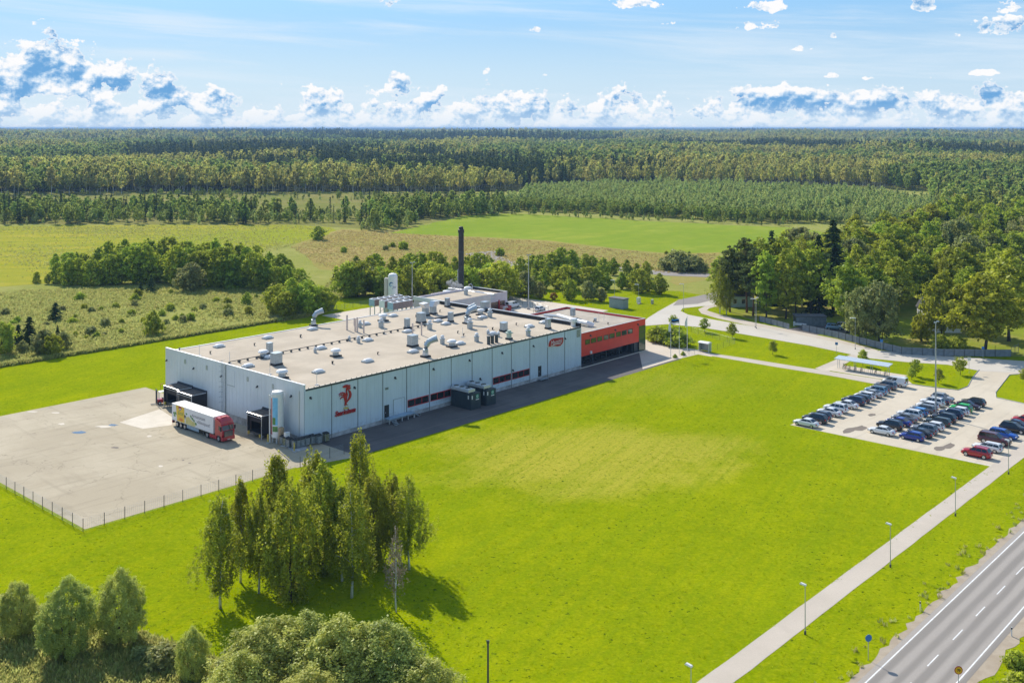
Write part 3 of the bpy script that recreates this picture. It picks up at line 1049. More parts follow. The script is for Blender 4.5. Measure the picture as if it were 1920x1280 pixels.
kind('round', [(trunk_mesh('trunk', M['bark'], 7, .13, 81 + i, 8, 1.6, .12, .03, .88, 5), crown_mesh('crown', M[mm], .2, 7.5, 3.5, pr, 200, 26, .20, 81 + i, .19, 0, .40, .9, .22, 1.5), 7.5)
               for i, (mm, pr) in enumerate([('leaf_green', 'round'), ('leaf_olive', 'egg'), ('leaf_green', 'dome'), ('leaf_yellow', 'round')])])
kind('spruce', [(trunk_mesh('trunk', M['bark'], 16, .2, 91 + i, 0, 0, .3, .01, .98, 5), conifer_mesh('crown', M['needle_spruce'], 16 * h0, 16.3, 3.0, 26, 9, 9, .42, 91 + i), 16.3) for i, h0 in enumerate([.06, .14])])
kind('small_spruce', [(trunk_mesh('trunk', M['bark'], 4.3, .09, 96 + i, 0, 0, .3, .01, .95, 4), conifer_mesh('crown', M['needle_spruce'], .15, 4.5, 1.7, 15, 9, 9, .24, 96 + i), 4.5) for i in range(2)])
kind('pine', [(trunk_mesh('trunk', M['pine_bark'], 18, .24, 101 + i, 9, 3.2, .45, .02, .96, 6), crown_mesh('crown', M['needle_pine'], 6, 19, 3.6, 'egg', 120, 28, .30, 101 + i, .30, 0, .4, .42, .15, 1.9), 19) for i in range(3)])
kind('sapling', [(trunk_mesh('trunk', M['bark'], 4.2, .06, 111 + i, 8, .9, .2, .03, .92, 5), crown_mesh('crown', M['leaf_green'], 1.0, 4.8, 1.35, 'egg', 90, 16, .13, 111 + i, .34, 0, .35, .8, .15, 1.6), 4.8) for i in range(3)])
kind('shrub', [(trunk_mesh('stem', M['bark'], 1.6, .05, 121 + i, 8, .7, .1, .05, .8, 4, 4, .5), crown_mesh('crown', M[mm], .05, 2.1, 1.25, 'dome', 90, 16, .13, 121 + i, .3, 0, .3, 1, .2, 1.6), 2.1)
               for i, mm in enumerate(['leaf_green', 'leaf_olive', 'leaf_green', 'leaf_yellow', 'leaf_willow'])])
kind('orange_bush', [(trunk_mesh('stem', M['bark'], 2, .05, 131, 6, .7, .1, .05, .8, 4, 3, .4), crown_mesh('crown', M['orange_leaf'], .2, 2.6, 1.3, 'round', 70, 16, .15, 131, .3, 0, .3, 1, .2, 1.6), 2.6)])
kind('bank_bush', [(trunk_mesh('stem', M['bark'], 2, .05, 135, 6, 1.2, .1, .05, .8, 4, 5, 1.4), crown_mesh('crown', M['leaf_olive'], .0, 3.2, 4.0, 'dome', 180, 20, .22, 135, .2, 0, .35, .8, .2, 1.6), 3.2)])
RNG = random.Random(5)


def tree(kname, name, label, cat, p, height, group=None, var=None, widen=1.0):
    vs = KIND[kname]
    tm, cm, h = vs[var if var is not None else RNG.randrange(len(vs))]
    k = height / h
    t = thing(name, label, cat, (p.x, p.y, 0.03), RNG.random() * 6.28, group, (k * widen, k * widen, k))
    inst(tm.name.split('.')[0], tm, t)
    inst('crown', cm, t)
    return t


def tree_px(kname, name, label, cat, u, v, vtop, group=None, var=None, widen=1.0):
    return tree(kname, name, label, cat, G(u, v), (v - vtop) * CAM_H / (v - HOR), group, var, widen)


# the birch clump on the near lawn
BIRCHES = [
    ('birch', 413, 1140, 925, 'yellowing drooping birch at the left end of the lawn clump, thin white trunk', 0, 1.15),
    ('birch', 452, 1092, 893, 'slim birch second from the left in the lawn clump, leaning dark trunk', 1, .95),
    ('birch', 486, 1112, 912, 'slender straight birch third from the left in the lawn clump', 3, .85),
    ('birch', 520, 1050, 846, 'pointed birch at the back of the lawn clump under the steel bins', 1, 1.15),
    ('bushy', 545, 1128, 893, 'bushy leafy birch with foliage down to the grass in the lawn clump', 0, 1.0),
    ('birch', 588, 1025, 833, 'birch whose pale top pokes up behind the middle of the lawn clump', 3, .9),
    ('bushy', 604, 1075, 862, 'broad dark green tree in the middle of the lawn clump', 1, 1.0),
    ('birch', 660, 1121, 898, 'birch with a bright white trunk in front of the dark middle of the clump', 2, 1.1),
    ('birch', 674, 1030, 802, 'tallest narrow birch rising above the back of the lawn clump', 0, .85),
    ('bushy', 700, 1065, 880, 'dense dark birch right of the white trunked one in the lawn clump', 0, .95),
    ('birch', 735, 1045, 878, 'thin birch behind the withered brown one in the lawn clump', 3, .9),
    ('birch', 766, 1068, 888, 'weeping birch with hanging sprays at the right end of the lawn clump', 2, 1.15),
    ('birch', 640, 1090, 905, 'short birch squeezed between the two dark trees of the lawn clump', 1, 1.0),
    ('dead_birch', 742, 1148, 980, 'withered brown birch with a bare white trunk at the clump front', 0, 1.0)]
for kn, u, v, vt, lab, va, wd in BIRCHES:
    tree_px(kn, 'birch_tree', lab, 'birch', u, v, vt, 'birches of the clump on the near lawn', va, wd)

FORE = [(30, 1196, 1088, 'round silvery willow shrub at the left edge of the photo', 0, .95), (128, 1232, 1084, 'silvery willow shrub between two others at the lawn edge', 1, .95),
        (226, 1206, 1068, 'tallest silver green willow shrub, right one of the left three', 2, .95), (360, 1278, 1176, 'small lone willow shrub between the left three and the big thicket', 1, .85),
        (505, 1350, 1158, 'left lobe of the big pale willow thicket at the bottom edge', 0, 1.5), (575, 1330, 1150, 'tall pale willow behind the middle of the bottom thicket', 2, 1.3),
        (640, 1370, 1160, 'middle willow of the big thicket at the bottom edge', 1, 1.4), (720, 1365, 1168, 'pale willow in the right half of the bottom thicket', 2, 1.4),
        (790, 1400, 1235, 'low willow at the right end of the bottom thicket', 0, 1.4), (455, 1400, 1225, 'low willow at the left end of the bottom thicket', 2, 1.3),
        (580, 1450, 1262, 'front willow of the thicket cut by the bottom edge', 1, 1.5)]
for u, v, vt, lab, va, wd in FORE:
    tree_px('willow', 'willow_shrub', lab, 'willow shrub', u, v, vt, 'silvery willows along the near lawn edge', va, wd)
for u, v, vt, lab in [(300, 1252, 1210, 'low olive bush in the rough right of the tallest willow shrub'), (268, 1238, 1212, 'tiny olive bush at the foot of the tallest willow shrub'),
                      (440, 1268, 1225, 'low olive bush behind the small lone willow')]:
    tree_px('shrub', 'bush', lab, 'bush', u, v, vt, None, 1, 1.3)
for u, v, vt, lab in [(1906, 1250, 1222, 'roadside bush at the right edge beyond the highway'), (1912, 1310, 1265, 'larger roadside bush beyond the speed limit sign'), (1878, 1345, 1300, 'roadside bush right behind the speed limit sign')]:
    tree_px('shrub', 'bush', lab, 'bush', u, v, vt, None, 0, 1.2)

# saplings planted on the lawns round the road and car park
SAP = [(1321, 623, 596, 'young lime sapling nearest the flagpoles by the road'), (1373, 634, 605, 'young sapling second from the flagpoles beside the access road'), (1263, 613, 589, 'sapling behind the blue black and white flag'),
       (1449, 665, 638, 'tilted light green sapling alone on the middle lawn'), (1618, 686, 655, 'sapling behind the bicycle shelter roof'), (1709, 712, 688, 'bushy sapling behind the white van, lower left of two'),
       (1717, 706, 673, 'sapling just behind the one by the white van'), (1760, 719, 690, 'sapling right of the tall light mast on the car park lawn'), (1801, 703, 667, 'largest sapling at the road junction by the sign'), (1921, 718, 690, 'sapling cut by the right edge beyond the drive')]
for i, (u, v, vt, lab) in enumerate(SAP):
    tree_px('sapling', 'sapling', lab, 'young tree', u, v, vt, 'saplings planted on the lawns', i % 3, 1.15)
for u, v, vt, lab in [(1233, 640, 613, 'dark mountain pine bush left of the flagpoles'), (1256, 645, 616, 'dark bush behind the left flagpole'), (1272, 648, 618, 'larger dark bush between the flagpoles')]:
    tree_px('shrub', 'bush', lab, 'bush', u, v, vt, 'dark bushes beside the flagpoles', 2, 1.35)
for u, v, vt, lab in [(1266, 671, 664, 'tiny shrub on the paving between the flagpoles'), (1281, 666, 659, 'tiny shrub right of the middle flagpole')]:
    tree_px('shrub', 'bush', lab, 'bush', u, v, vt, None, 2, 1.0)

# young trees and bushes of the rough meadow on the left
for u, v, vt, lab, w in [(104, 601, 567, 'squat dark spruce alone in the left meadow', 1.4), (283, 548, 515, 'taller spruce of the pair in front of the copse', 1.0), (264, 546, 527, 'smaller spruce of the pair in front of the copse', 1.0),
                         (55, 650, 593, 'tall dark spruce at the left edge of the meadow', 1.0), (34, 648, 608, 'dark spruce left of the taller one at the meadow edge', 1.0), (452, 536, 516, 'small spruce at the foot of the copse', 1.0),
                         (628, 533, 508, 'small spruce at the edge of the dry grass', 1.0), (108, 632, 610, 'little spruce poking out of the meadow thicket', .8)]:
    tree_px('small_spruce', 'spruce_tree', lab, 'spruce', u, v, vt, 'small spruces in the left meadow', None, w)
for u, v, vt, kn, va, lab, w in [(287, 629, 583, 'round', 2, 'cone shaped bushy tree by the lawn edge in the left meadow', .75), (2, 665, 605, 'round', 0, 'dark leafy tree cut by the left edge of the meadow', .9), (82, 665, 618, 'round', 1, 'bushy thicket tree left of the lawn edge, olive leaves', 1.0),
                                 (118, 657, 622, 'round', 1, 'olive bush at the right of the meadow thicket', .9), (98, 668, 628, 'round', 3, 'yellowish bush in front of the meadow thicket', .9), (42, 661, 639, 'round', 1, 'pale low willow bush under the dark spruces', 1.0),
                                 (358, 546, 492, 'round', 1, 'pale round willow tree in front of the copse', 1.0), (400, 540, 502, 'round', 2, 'round bush right of the pale willow', .9), (420, 540, 487, 'copse', 0, 'dark tree between the pale willow and the copse', .9),
                                 (463, 572, 548, 'round', 2, 'small round tree alone in the meadow before the big thicket', .8), (466, 590, 574, 'round', 3, 'yellow green bush below the lone small tree', .9), (597, 450, 424, 'copse', 3, 'lone clump of bushes on the far hayfield corner', 1.5)]:
    tree_px(kn, 'meadow_tree', lab, 'tree', u, v, vt, None, va, w)
spots = [(155.6, 576.7), (173.6, 582.7), (191.7, 580), (219, 575), (254, 572), (255, 561), (248, 587), (258, 553), (142.7, 594), (132, 604), (199, 608.5), (225, 604), (231, 622), (195, 626.6), (140, 626.6), (160, 632), (173, 624),
         (180.5, 630), (323, 578.5), (316, 604), (326.6, 596), (264.7, 601), (10, 588), (34, 601), (26, 606), (84, 607.7), (322, 548), (408, 563), (430, 567), (424, 578), (357, 597), (345, 600), (340, 592), (360, 580), (377, 576), (492, 545), (505, 541),
         (425, 590), (300, 588), (150, 560), (120, 580), (480, 556), (632, 505), (722, 466), (735, 460), (757, 464), (630, 524), (638, 517), (941, 476), (1252, 473), (1294, 474), (645, 470)]
for i, (u, v) in enumerate(spots):
    va = i % 3 if i % 7 else 3
    hue = ['dark green', 'olive', 'deep green', 'yellowish'][va]
    zone = 'near the left spruces' if u < 130 else ('left of the cone shaped tree' if u < 240 else ('round the cone shaped tree' if u < 345 else ('below the copse' if u < 520 and v > 540 else 'on the far dry grass')))
    tree_px('shrub', 'meadow_bush', f'{hue} bush standing alone in the rough meadow {zone}', 'bush', u + RNG.uniform(-4, 4), v + 3, v - RNG.uniform(2.5, 12), f'{hue} bushes of the rough meadow {zone}', va, RNG.uniform(.9, 1.4))
tree_px('bank_bush', 'bramble_thicket', 'low wide bramble thicket on the dry grass by the far road', 'thicket', 1272, 506, 473, None, 0, .9)
tree_px('bank_bush', 'bramble_thicket', 'smaller right part of the bramble thicket on the dry grass', 'thicket', 1302, 508, 482, None, 0, .8)

# the copse in the meadow
prof = [(55, 500), (85, 488), (115, 474), (150, 470), (200, 456), (260, 450), (310, 448), (370, 452), (420, 448), (455, 455), (490, 462), (530, 480), (560, 485), (598, 505)]
ORDW = ['first', 'second', 'third', 'fourth', 'fifth', 'sixth', 'seventh', 'eighth', 'ninth', 'tenth', 'eleventh', 'twelfth', 'thirteenth', 'fourteenth', 'fifteenth', 'sixteenth', 'seventeenth', 'eighteenth', 'nineteenth', 'twentieth', 'twenty first', 'twenty second', 'twenty third', 'twenty fourth', 'twenty fifth', 'twenty sixth']
for i in range(26):
    u = 66 + i * 20.6 + RNG.uniform(-4, 4)
    vt = np.interp(u, [p[0] for p in prof], [p[1] for p in prof])
    vb = np.interp(u, [60, 130, 300, 480, 600], [528, 533, 530, 541, 540]) + RNG.uniform(-3, 3)
    tree_px('copse', 'copse_tree', f'dark green tree, {ORDW[i]} from the left in the front row of the meadow copse', 'tree', u, vb, max(vt + 18 + RNG.uniform(-9, 12), vb - 75), 'front row of the meadow copse', None, RNG.uniform(.95, 1.25))
for i in range(24):
    u = 105 + i * 19 + RNG.uniform(-5, 5)
    vt = np.interp(u, [p[0] for p in prof], [p[1] for p in prof])
    vb = 516 + RNG.uniform(-8, 5)
    tree_px('copse', 'copse_tree', f'treetop rising behind the front row of the meadow copse, {ORDW[i]} from the left', 'tree', u, vb, vt + RNG.uniform(-4, 9), 'back rows of the meadow copse', None, RNG.uniform(.9, 1.2))
for u, v, vt, w, lab in [(520, 588, 535, 1.0, 'left'), (548, 591, 522, 1.05, 'tallest'), (575, 590, 528, 1.0, 'middle right'), (600, 586, 538, .95, 'right'), (535, 596, 548, 1.0, 'front'), (618, 580, 548, .9, 'rightmost low')]:
    tree_px('round' if lab != 'tallest' else 'copse', 'thicket_tree', f'{lab} tree of the round green thicket behind the factory lawn', 'tree', u, v, vt, 'round thicket beyond the back lawn', 0, w)

# trees round the back of the factory
for i, u in enumerate(range(652, 940, 19)):
    tree_px('round', 'back_tree', f'rounded leafy tree, {ORDW[i]} from the left in the belt behind the white tank', 'tree', u + RNG.uniform(-5, 5), 560 + RNG.uniform(-8, 4), 499 + RNG.uniform(-8, 12), 'front of the tree belt behind the factory', RNG.choice([0, 0, 1, 2, 3]), RNG.uniform(.9, 1.15))
for i, u in enumerate(range(668, 940, 21)):
    tree_px('copse', 'back_tree', f'darker tree at the back of the belt behind the factory, {ORDW[i]} from the left', 'tree', u + RNG.uniform(-6, 6), 530 + RNG.uniform(-8, 6), 477 + RNG.uniform(-8, 9), 'back of the tree belt behind the factory', None, RNG.uniform(.9, 1.15))
for u, v, vt, va, w, lab in [(957, 552, 514, 3, .9, 'yellowish round tree beside the far parking behind the factory'), (985, 556, 508, 1, .9, 'round tree behind the tall light mast'), (1012, 560, 528, 1, .7, 'small pale tree in front of the dark belt'),
                             (1068, 562, 524, 0, .8, 'neat oval tree in front of the dark belt'), (1104, 563, 526, 1, .9, 'bushy pale tree left of the grey kiosk'), (1128, 566, 540, 1, .8, 'low pale tree touching the kiosk'), (1038, 562, 549, 'o', 1, 'small orange autumn bush before the dark belt')]:
    if va == 'o':
        tree_px('orange_bush', 'orange_bush', lab, 'bush', u, v, vt, None, 0, 1)
    else:
        tree_px('round', 'back_tree', lab, 'tree', u, v, vt, None, va, w)
for i, u in enumerate(range(960, 1255, 20)):
    tree_px('copse', 'back_tree', f'dark tree, {ORDW[i]} from the left in the belt right of the chimney', 'tree', u + RNG.uniform(-6, 6), 548 + RNG.uniform(-10, 4), np.interp(u, [960, 1045, 1140, 1250], [508, 500, 505, 512]) + RNG.uniform(-4, 8), 'front of the tree belt right of the chimney', None, RNG.uniform(1.0, 1.3))
for i, u in enumerate(range(975, 1235, 20)):
    tree_px('copse', 'back_tree', f'treetop rising over the belt right of the chimney, {ORDW[i]} from the left', 'tree', u + RNG.uniform(-6, 6), 522 + RNG.uniform(-8, 4), np.interp(u, [960, 1045, 1140, 1250], [482, 466, 476, 497]) + RNG.uniform(-4, 8), 'back of the tree belt right of the chimney', None, RNG.uniform(.9, 1.2))

# the park grove on the right
GROVE = [('birch', 1350, 588, 502, 2, 1.2, 'birch group with pale stems at the left corner of the park grove'), ('birch', 1362, 590, 512, 0, 1.1, 'second pale stemmed birch at the left corner of the park grove'), ('pine', 1368, 585, 462, 0, 1.0, 'dark tall pine behind the corner birches'),
         ('pine', 1400, 586, 440, 1, 1.1, 'tall shaggy pine near the left end of the park grove'), ('pine', 1412, 592, 470, 2, 1.0, 'pine with reddish trunk behind the double lamp post'), ('broad', 1437, 598, 472, 2, .9, 'narrow bright green tree right of the lamp post'),
         ('broad', 1474, 598, 466, 0, 1.0, 'oval broadleaf tree above the low grey fence'), ('broad', 1492, 590, 462, 3, .9, 'slender broadleaf tree with pale trunk above the fence gap'), ('spruce', 1447, 570, 432, 0, 1.0, 'dark pointed spruce behind the left part of the grove'),
         ('spruce', 1562, 585, 412, 1, 1.3, 'tallest dark spruce in the middle of the park grove'), ('spruce', 1535, 590, 440, 0, 1.1, 'dark spruce left of the tallest one'), ('broad', 1590, 624, 485, 1, 1.1, 'big round broadleaf tree over the parked cars of the park'),
         ('broad', 1388, 574, 468, 3, .9, 'slim broadleaf tree behind the shaggy pine near the grove corner'), ('broad', 1425, 575, 448, 2, 1.0, 'broadleaf crown rising between the pines and the pointed spruce'), ('broad', 1470, 572, 436, 1, 1.0, 'broadleaf crown right of the pointed spruce'), ('birch', 1504, 575, 440, 2, 1.2, 'tall birch between the two dark spruces of the grove'),
         ('broad', 1520, 592, 455, 1, 1.0, 'broadleaf tree above the dark garden shed'), ('olive', 1615, 642, 540, 0, .95, 'olive willow left of the pair along the fence'), ('olive', 1650, 645, 528, 1, .95, 'olive willow right of the pair along the fence'),
         ('broad', 1640, 610, 498, 3, 1.2, 'round green tree behind the olive willows'), ('golden', 1768, 645, 508, 0, .85, 'rust topped tree in front of the pale house'), ('golden', 1845, 662, 515, 0, 1.2, 'large yellow green maple with forked trunk by the fence end'),
         ('broad', 1815, 625, 500, 0, 1.1, 'dark green tree left behind the yellow green maple'), ('broad', 1892, 640, 468, 1, 1.2, 'huge dark broadleaf tree at the right edge of the park'), ('round', 1728, 640, 590, 3, .8, 'small yellow leafed tree beside the pale house'),
         ('round', 1765, 660, 628, 2, 1.3, 'dark low shrub in front of the pale house by the fence'), ('round', 1795, 660, 630, 0, 1.2, 'low leafy shrub under the maple by the fence')]
for kn, u, v, vt, va, w, lab in GROVE:
    tree_px(kn, 'park_tree', lab, 'tree', u, v, vt, 'trees of the park grove', va, w)
r = random.Random(77)
tops = ([1330, 1380, 1440, 1500, 1560, 1620, 1680, 1760, 1820, 1920, 2100], [500, 458, 432, 424, 412, 395, 388, 368, 362, 352, 345])
n_in = 0
placed = [G(q[1], q[2]) for q in GROVE]
for _ in range(6000):
    u, v = r.uniform(1345, 2010), r.uniform(432, 622)
    p = G(u, v)
    if v > np.interp(u, [1345, 1420, 1500, 1600, 1700, 1800, 2010], [575, 578, 580, 590, 600, 590, 600]): continue
    if 1530 < u < 1625 and v > 585: continue
    if v < np.interp(u, [1345, 1440, 1540, 1640, 1780, 2010], [560, 545, 520, 478, 436, 420]): continue
    if any((p - q).length < 6.6 for q in placed): continue
    lim = np.interp(u, *tops)
    hmax = (v - lim) * CAM_H / (v - HOR)
    h = min(r.uniform(15.5, 21), hmax * r.uniform(.93, 1.03))
    if h < 8: continue
    placed.append(p)
    kn = r.choices(['broad', 'olive', 'spruce', 'pine', 'golden', 'birch'], [12, 1.2, 1.0, .8, 1.2, 1.5])[0]
    nm = {'broad': ('broad_tree', 'broadleaf tree inside the park grove, crown among many alike'), 'olive': ('olive_tree', 'greyish olive tree inside the park grove'), 'spruce': ('spruce_tree', 'dark spruce standing inside the park grove'),
          'pine': ('pine_tree', 'pine standing inside the park grove among broadleaf trees'), 'golden': ('golden_tree', 'yellow green tree inside the park grove'), 'birch': ('birch_tree', 'birch inside the park grove among broadleaf trees')}[kn]
    zone = ['behind the garden shed', 'behind the parked pale cars', 'behind the olive willows', 'behind the rust topped tree', 'behind the yellow green maple'][int(np.interp(u, [1345, 1520, 1600, 1700, 1800, 2010], [0, .99, 1.99, 2.99, 3.99, 4.99]))]
    dep = 'near the front' if v > 540 else ('halfway back' if v > 480 else 'far back')
    tree(kn, nm[0], f'{nm[1].split(" inside")[0].split(" standing")[0]} {dep} in the park grove {zone}', 'tree', p, h, f'{nm[0].replace("_", " ")}s {dep} in the grove {zone}', None, r.uniform(.95, 1.3))
    n_in += 1
    if n_in >= 150: break


# ------------------------------------------------------------------ masses nobody could count: far woods, plantation, tall grass
def scatter(name, pts, scl, idx, meshes, seed):
    """points on the ground carrying instances of the given meshes, all ONE object"""
    rg = np.random.default_rng(seed)
    srcs = bpy.data.collections.new(name + ' sources')
    obs = []
    for i, me in enumerate(meshes):
        o = bpy.data.objects.new(f'{name}_piece_{i:02d}', me)
        srcs.objects.link(o)
        obs.append(o)
    me = bpy.data.meshes.new(name)
    n = len(pts)
    me.vertices.add(n)
    me.vertices.foreach_set('co', np.asarray(pts, np.float32).reshape(-1))
    for nm, dt, arr in (('scl', 'FLOAT', np.asarray(scl, np.float32)), ('rz', 'FLOAT', (rg.random(n) * 6.283).astype(np.float32)), ('idx', 'INT', np.asarray(idx, np.int32))):
        a = me.attributes.new(nm, dt, 'POINT')
        a.data.foreach_set('value', arr)
    o = bpy.data.objects.new(name, me)
    link(o)
    tag(o, kind='stuff')
    g = bpy.data.node_groups.new(name + ' scatter', 'GeometryNodeTree')
    g.interface.new_socket('Geometry', in_out='INPUT', socket_type='NodeSocketGeometry')
    g.interface.new_socket('Geometry', in_out='OUTPUT', socket_type='NodeSocketGeometry')
    N = g.nodes
    gi, go = N.new('NodeGroupInput'), N.new('NodeGroupOutput')
    ci = N.new('GeometryNodeCollectionInfo')
    ci.inputs['Collection'].default_value = srcs
    ci.inputs['Separate Children'].default_value = True
    ci.inputs['Reset Children'].default_value = True
    iop = N.new('GeometryNodeInstanceOnPoints')
    iop.inputs['Pick Instance'].default_value = True

    def attr(nm, dt):
        a = N.new('GeometryNodeInputNamedAttribute')
        a.data_type = dt
        a.inputs['Name'].default_value = nm
        return a.outputs['Attribute']
    cx = N.new('ShaderNodeCombineXYZ')
    L = g.links.new
    L(attr('rz', 'FLOAT'), cx.inputs[2])
    er = N.new('FunctionNodeEulerToRotation')
    L(cx.outputs[0], er.inputs[0])
    mp = N.new('GeometryNodeMeshToPoints')
    L(gi.outputs[0], mp.inputs[0])
    L(mp.outputs[0], iop.inputs['Points'])
    L(ci.outputs[0], iop.inputs['Instance'])
    L(attr('idx', 'INT'), iop.inputs['Instance Index'])
    L(er.outputs[0], iop.inputs['Rotation'])
    L(attr('scl', 'FLOAT'), iop.inputs['Scale'])
    L(iop.outputs[0], go.inputs[0])
    md = o.modifiers.new('scatter', 'NODES')
    md.node_group = g
    return o


def far_tree(m, h, R, prof, clumps, leaves, size, seed, h0=.15, trunk=True, bark='bark', droop=0.0):
    cm = crown_mesh('far_tree', m, h * h0, h, R, prof, clumps, leaves, size, seed, .30, droop, .34, .9, .25, 1.3)
    return cm


def merged(name, parts):
    import bmesh
    me = bpy.data.meshes.new(name)
    vs, fs, ti, mi = [], [], [], []
    mats = []
    for p in parts:
        o = len(vs)
        vs += [tuple(v.co) for v in p.vertices]
        fs += [tuple(i + o for i in q.vertices) for q in p.polygons]
        if p.materials[0] not in mats: mats.append(p.materials[0])
        mi += [mats.index(p.materials[0])] * len(p.polygons)
        a = p.attributes.get('tint')
        ti += [d.value for d in a.data] if a else [0.5] * len(p.vertices)
    me.from_pydata(vs, [], fs)
    for k in mats: me.materials.append(k)
    me.polygons.foreach_set('material_index', mi)
    a = me.attributes.new('tint', 'FLOAT', 'POINT')
    a.data.foreach_set('value', ti)
    return me


def stick(m, h, r):
    return MB().tube([(0, 0, 0), (0, 0, h * .6), (0, 0, h * .95)], [r, r * .7, r * .15], 4, caps=False).mesh('stick', m)


FT = []
for i in range(4):   # 0-3 yellowish birch and aspen
    FT.append(merged('far_birch', [crown_mesh('c', M['leaf_forest_y'], 6.5, 19 + i, 3.1 + .4 * i, 'egg', 44, 10, .68, 300 + i, .32, .3, .35, 1, .25, 1.4), stick(M['birch_bark'], 17, .14)]))
for i in range(3):   # 4-6 green broadleaf
    FT.append(merged('far_broadleaf', [crown_mesh('c', M['leaf_forest_g'], 4, 18 + i, 4.0, 'egg', 54, 10, .70, 310 + i, .3, 0, .35, .9, .25, 1.4), stick(M['bark'], 15, .18)]))
for i in range(3):   # 7-9 spruce
    FT.append(merged('far_spruce', [conifer_mesh('c', M['needle_spruce'], 1.5, 21 + i, 2.7, 15, 6, 5, .75, 320 + i), stick(M['bark'], 19, .16)]))
for i in range(2):   # 10-11 pine
    FT.append(merged('far_pine', [crown_mesh('c', M['needle_pine'], 10, 20 + i, 2.8, 'round', 34, 9, .60, 330 + i, .34, 0, .35, .55, .2, 1.5), stick(M['pine_bark'], 19, .17)]))
for i in range(3):   # 12-14 young plantation
    FT.append(merged('young_tree', [crown_mesh('c', M['leaf_young'], .6, 7.5, 1.7, 'birch', 40, 8, .36, 340 + i, .34, 0, .3, 1, .25, 1.5)]))
FT.append(merged('dead_tree', [crown_mesh('c', M['leaf_dead'], 6, 18, 2.2, 'egg', 26, 8, .5, 350, .32, .3, .35, 1, .25, 1.6), stick(M['bark'], 17, .14)]))   # 15


def noise2(x, y, s, seed):
    rg = np.random.default_rng(seed)
    out = np.zeros_like(x)
    for k in range(5):
        a = rg.random() * 6.28
        fq = s * (0.6 + 1.1 * rg.random())
        out += np.sin((x * math.cos(a) + y * math.sin(a)) * fq + rg.random() * 6.28)
    return out / 2.2


def terrain(d):
    """the country rises gently far away"""
    return np.interp(d, [0, 4500, 9000, 16000, 26000, 40000], [0, 0, 10, 22, 27, 28])


def wood_points(d0, d1, sp, seed, edge=None):
    rg = np.random.default_rng(seed)
    ys = np.arange(d0, d1, sp)
    P = []
    for y in ys:
        hw = y * 0.56 + 60
        x = np.arange(-hw, hw, sp)
        P.append(np.stack([x + rg.uniform(-.9, .9, len(x)) * sp, y + rg.uniform(-.9, .9, len(x)) * sp], 1))
    P = np.concatenate(P)
    return P


def uv_of(P):
    return 960 + FOC * P[:, 0] / P[:, 1], HOR + FOC * CAM_H / P[:, 1]


def wood_types(P, seed):
    rg = np.random.default_rng(seed)
    x, y = P[:, 0], P[:, 1]
    sc = np.where(y > 2600, .35, 1.0)
    a = noise2(x * sc, y * sc, .010, 1) + .5 * noise2(x, y, .035, 2)
    b = noise2(x * sc, y * sc * .8, .0075, 3) + .4 * noise2(x, y, .03, 4)
    q = rg.random(len(P))
    front = np.clip((1150 - y) / 250, 0, 1) * (1 + np.clip(a, -1, 1) * .4)
    idx = np.where(a + q * .9 + front * .8 > .60, rg.integers(0, 4, len(P)), rg.integers(4, 7, len(P)))
    con = b + (q - .5) * .9 - front * .7 > .62
    idx = np.where(con, np.where(rg.random(len(P)) < .72, rg.integers(7, 10, len(P)), rg.integers(10, 12, len(P))), idx)
    idx = np.where(rg.random(len(P)) < .004, 15, idx)
    return idx


def clearing(P, lst):
    u, v = uv_of(P)
    keep = np.ones(len(P), bool)
    for (u0, u1, v0, v1) in lst:
        keep &= ~((u > u0) & (u < u1) & (v > v0) & (v < v1))
    return keep


CLEAR = [(-50, 40, 286, 293.5), (640, 760, 258, 260.2), (900, 1010, 259.5, 263.0), (1480, 1640, 251.6, 253.6), (1850, 2000, 254, 257), (300, 420, 262, 264), (1150, 1260, 268, 270)]
P = wood_points(845, 1500, 7.8, 1)
u, v = uv_of(P)
front = np.interp(u, [-400, 100, 280, 870, 980, 1020, 1200, 1580, 1760, 1800, 2300], [372, 366, 361.5, 361.5, 352, 350, 346, 350, 362, 402, 420])
P = P[(v < front + np.random.default_rng(3).normal(0, 1.2, len(P))) & clearing(P, CLEAR)]
hs = np.random.default_rng(4).uniform(.62, 1.16, len(P)) * (1 + .17 * noise2(P[:, 0], P[:, 1], .016, 8))
scatter('woodland', np.column_stack([P, np.zeros(len(P))]), hs, wood_types(P, 5), FT, 1)
P = wood_points(1500, 3100, 9.8, 11)
P = P[clearing(P, CLEAR)]
hs = np.random.default_rng(14).uniform(.62, 1.25, len(P)) * (1 + .16 * noise2(P[:, 0], P[:, 1], .02, 8))
scatter('distant_woodland', np.column_stack([P, np.zeros(len(P))]), hs * 1.12, wood_types(P, 15), FT, 2)
P = wood_points(3100, 6200, 15.5, 21)
P = P[clearing(P, CLEAR)]
hs = np.random.default_rng(24).uniform(.65, 1.3, len(P)) * (1 + .2 * noise2(P[:, 0], P[:, 1], .012, 8))
scatter('far_woodland', np.column_stack([P, terrain(P[:, 1])]), hs * 1.5, wood_types(P, 25), FT, 3)
# right-hand wood beyond the park
P = wood_points(430, 860, 7.2, 31)
u, v = uv_of(P)
P = P[(v < 436 - (u < 1850) * 20) & (u > np.interp(v, [360, 440], [1740, 1790])) & (u < 2150)]
scatter('park_backwood', np.column_stack([P, np.zeros(len(P))]), np.random.default_rng(34).uniform(.7, .98, len(P)), np.random.default_rng(35).choice([0, 4, 5, 6, 4, 5, 8], len(P)), FT, 4)
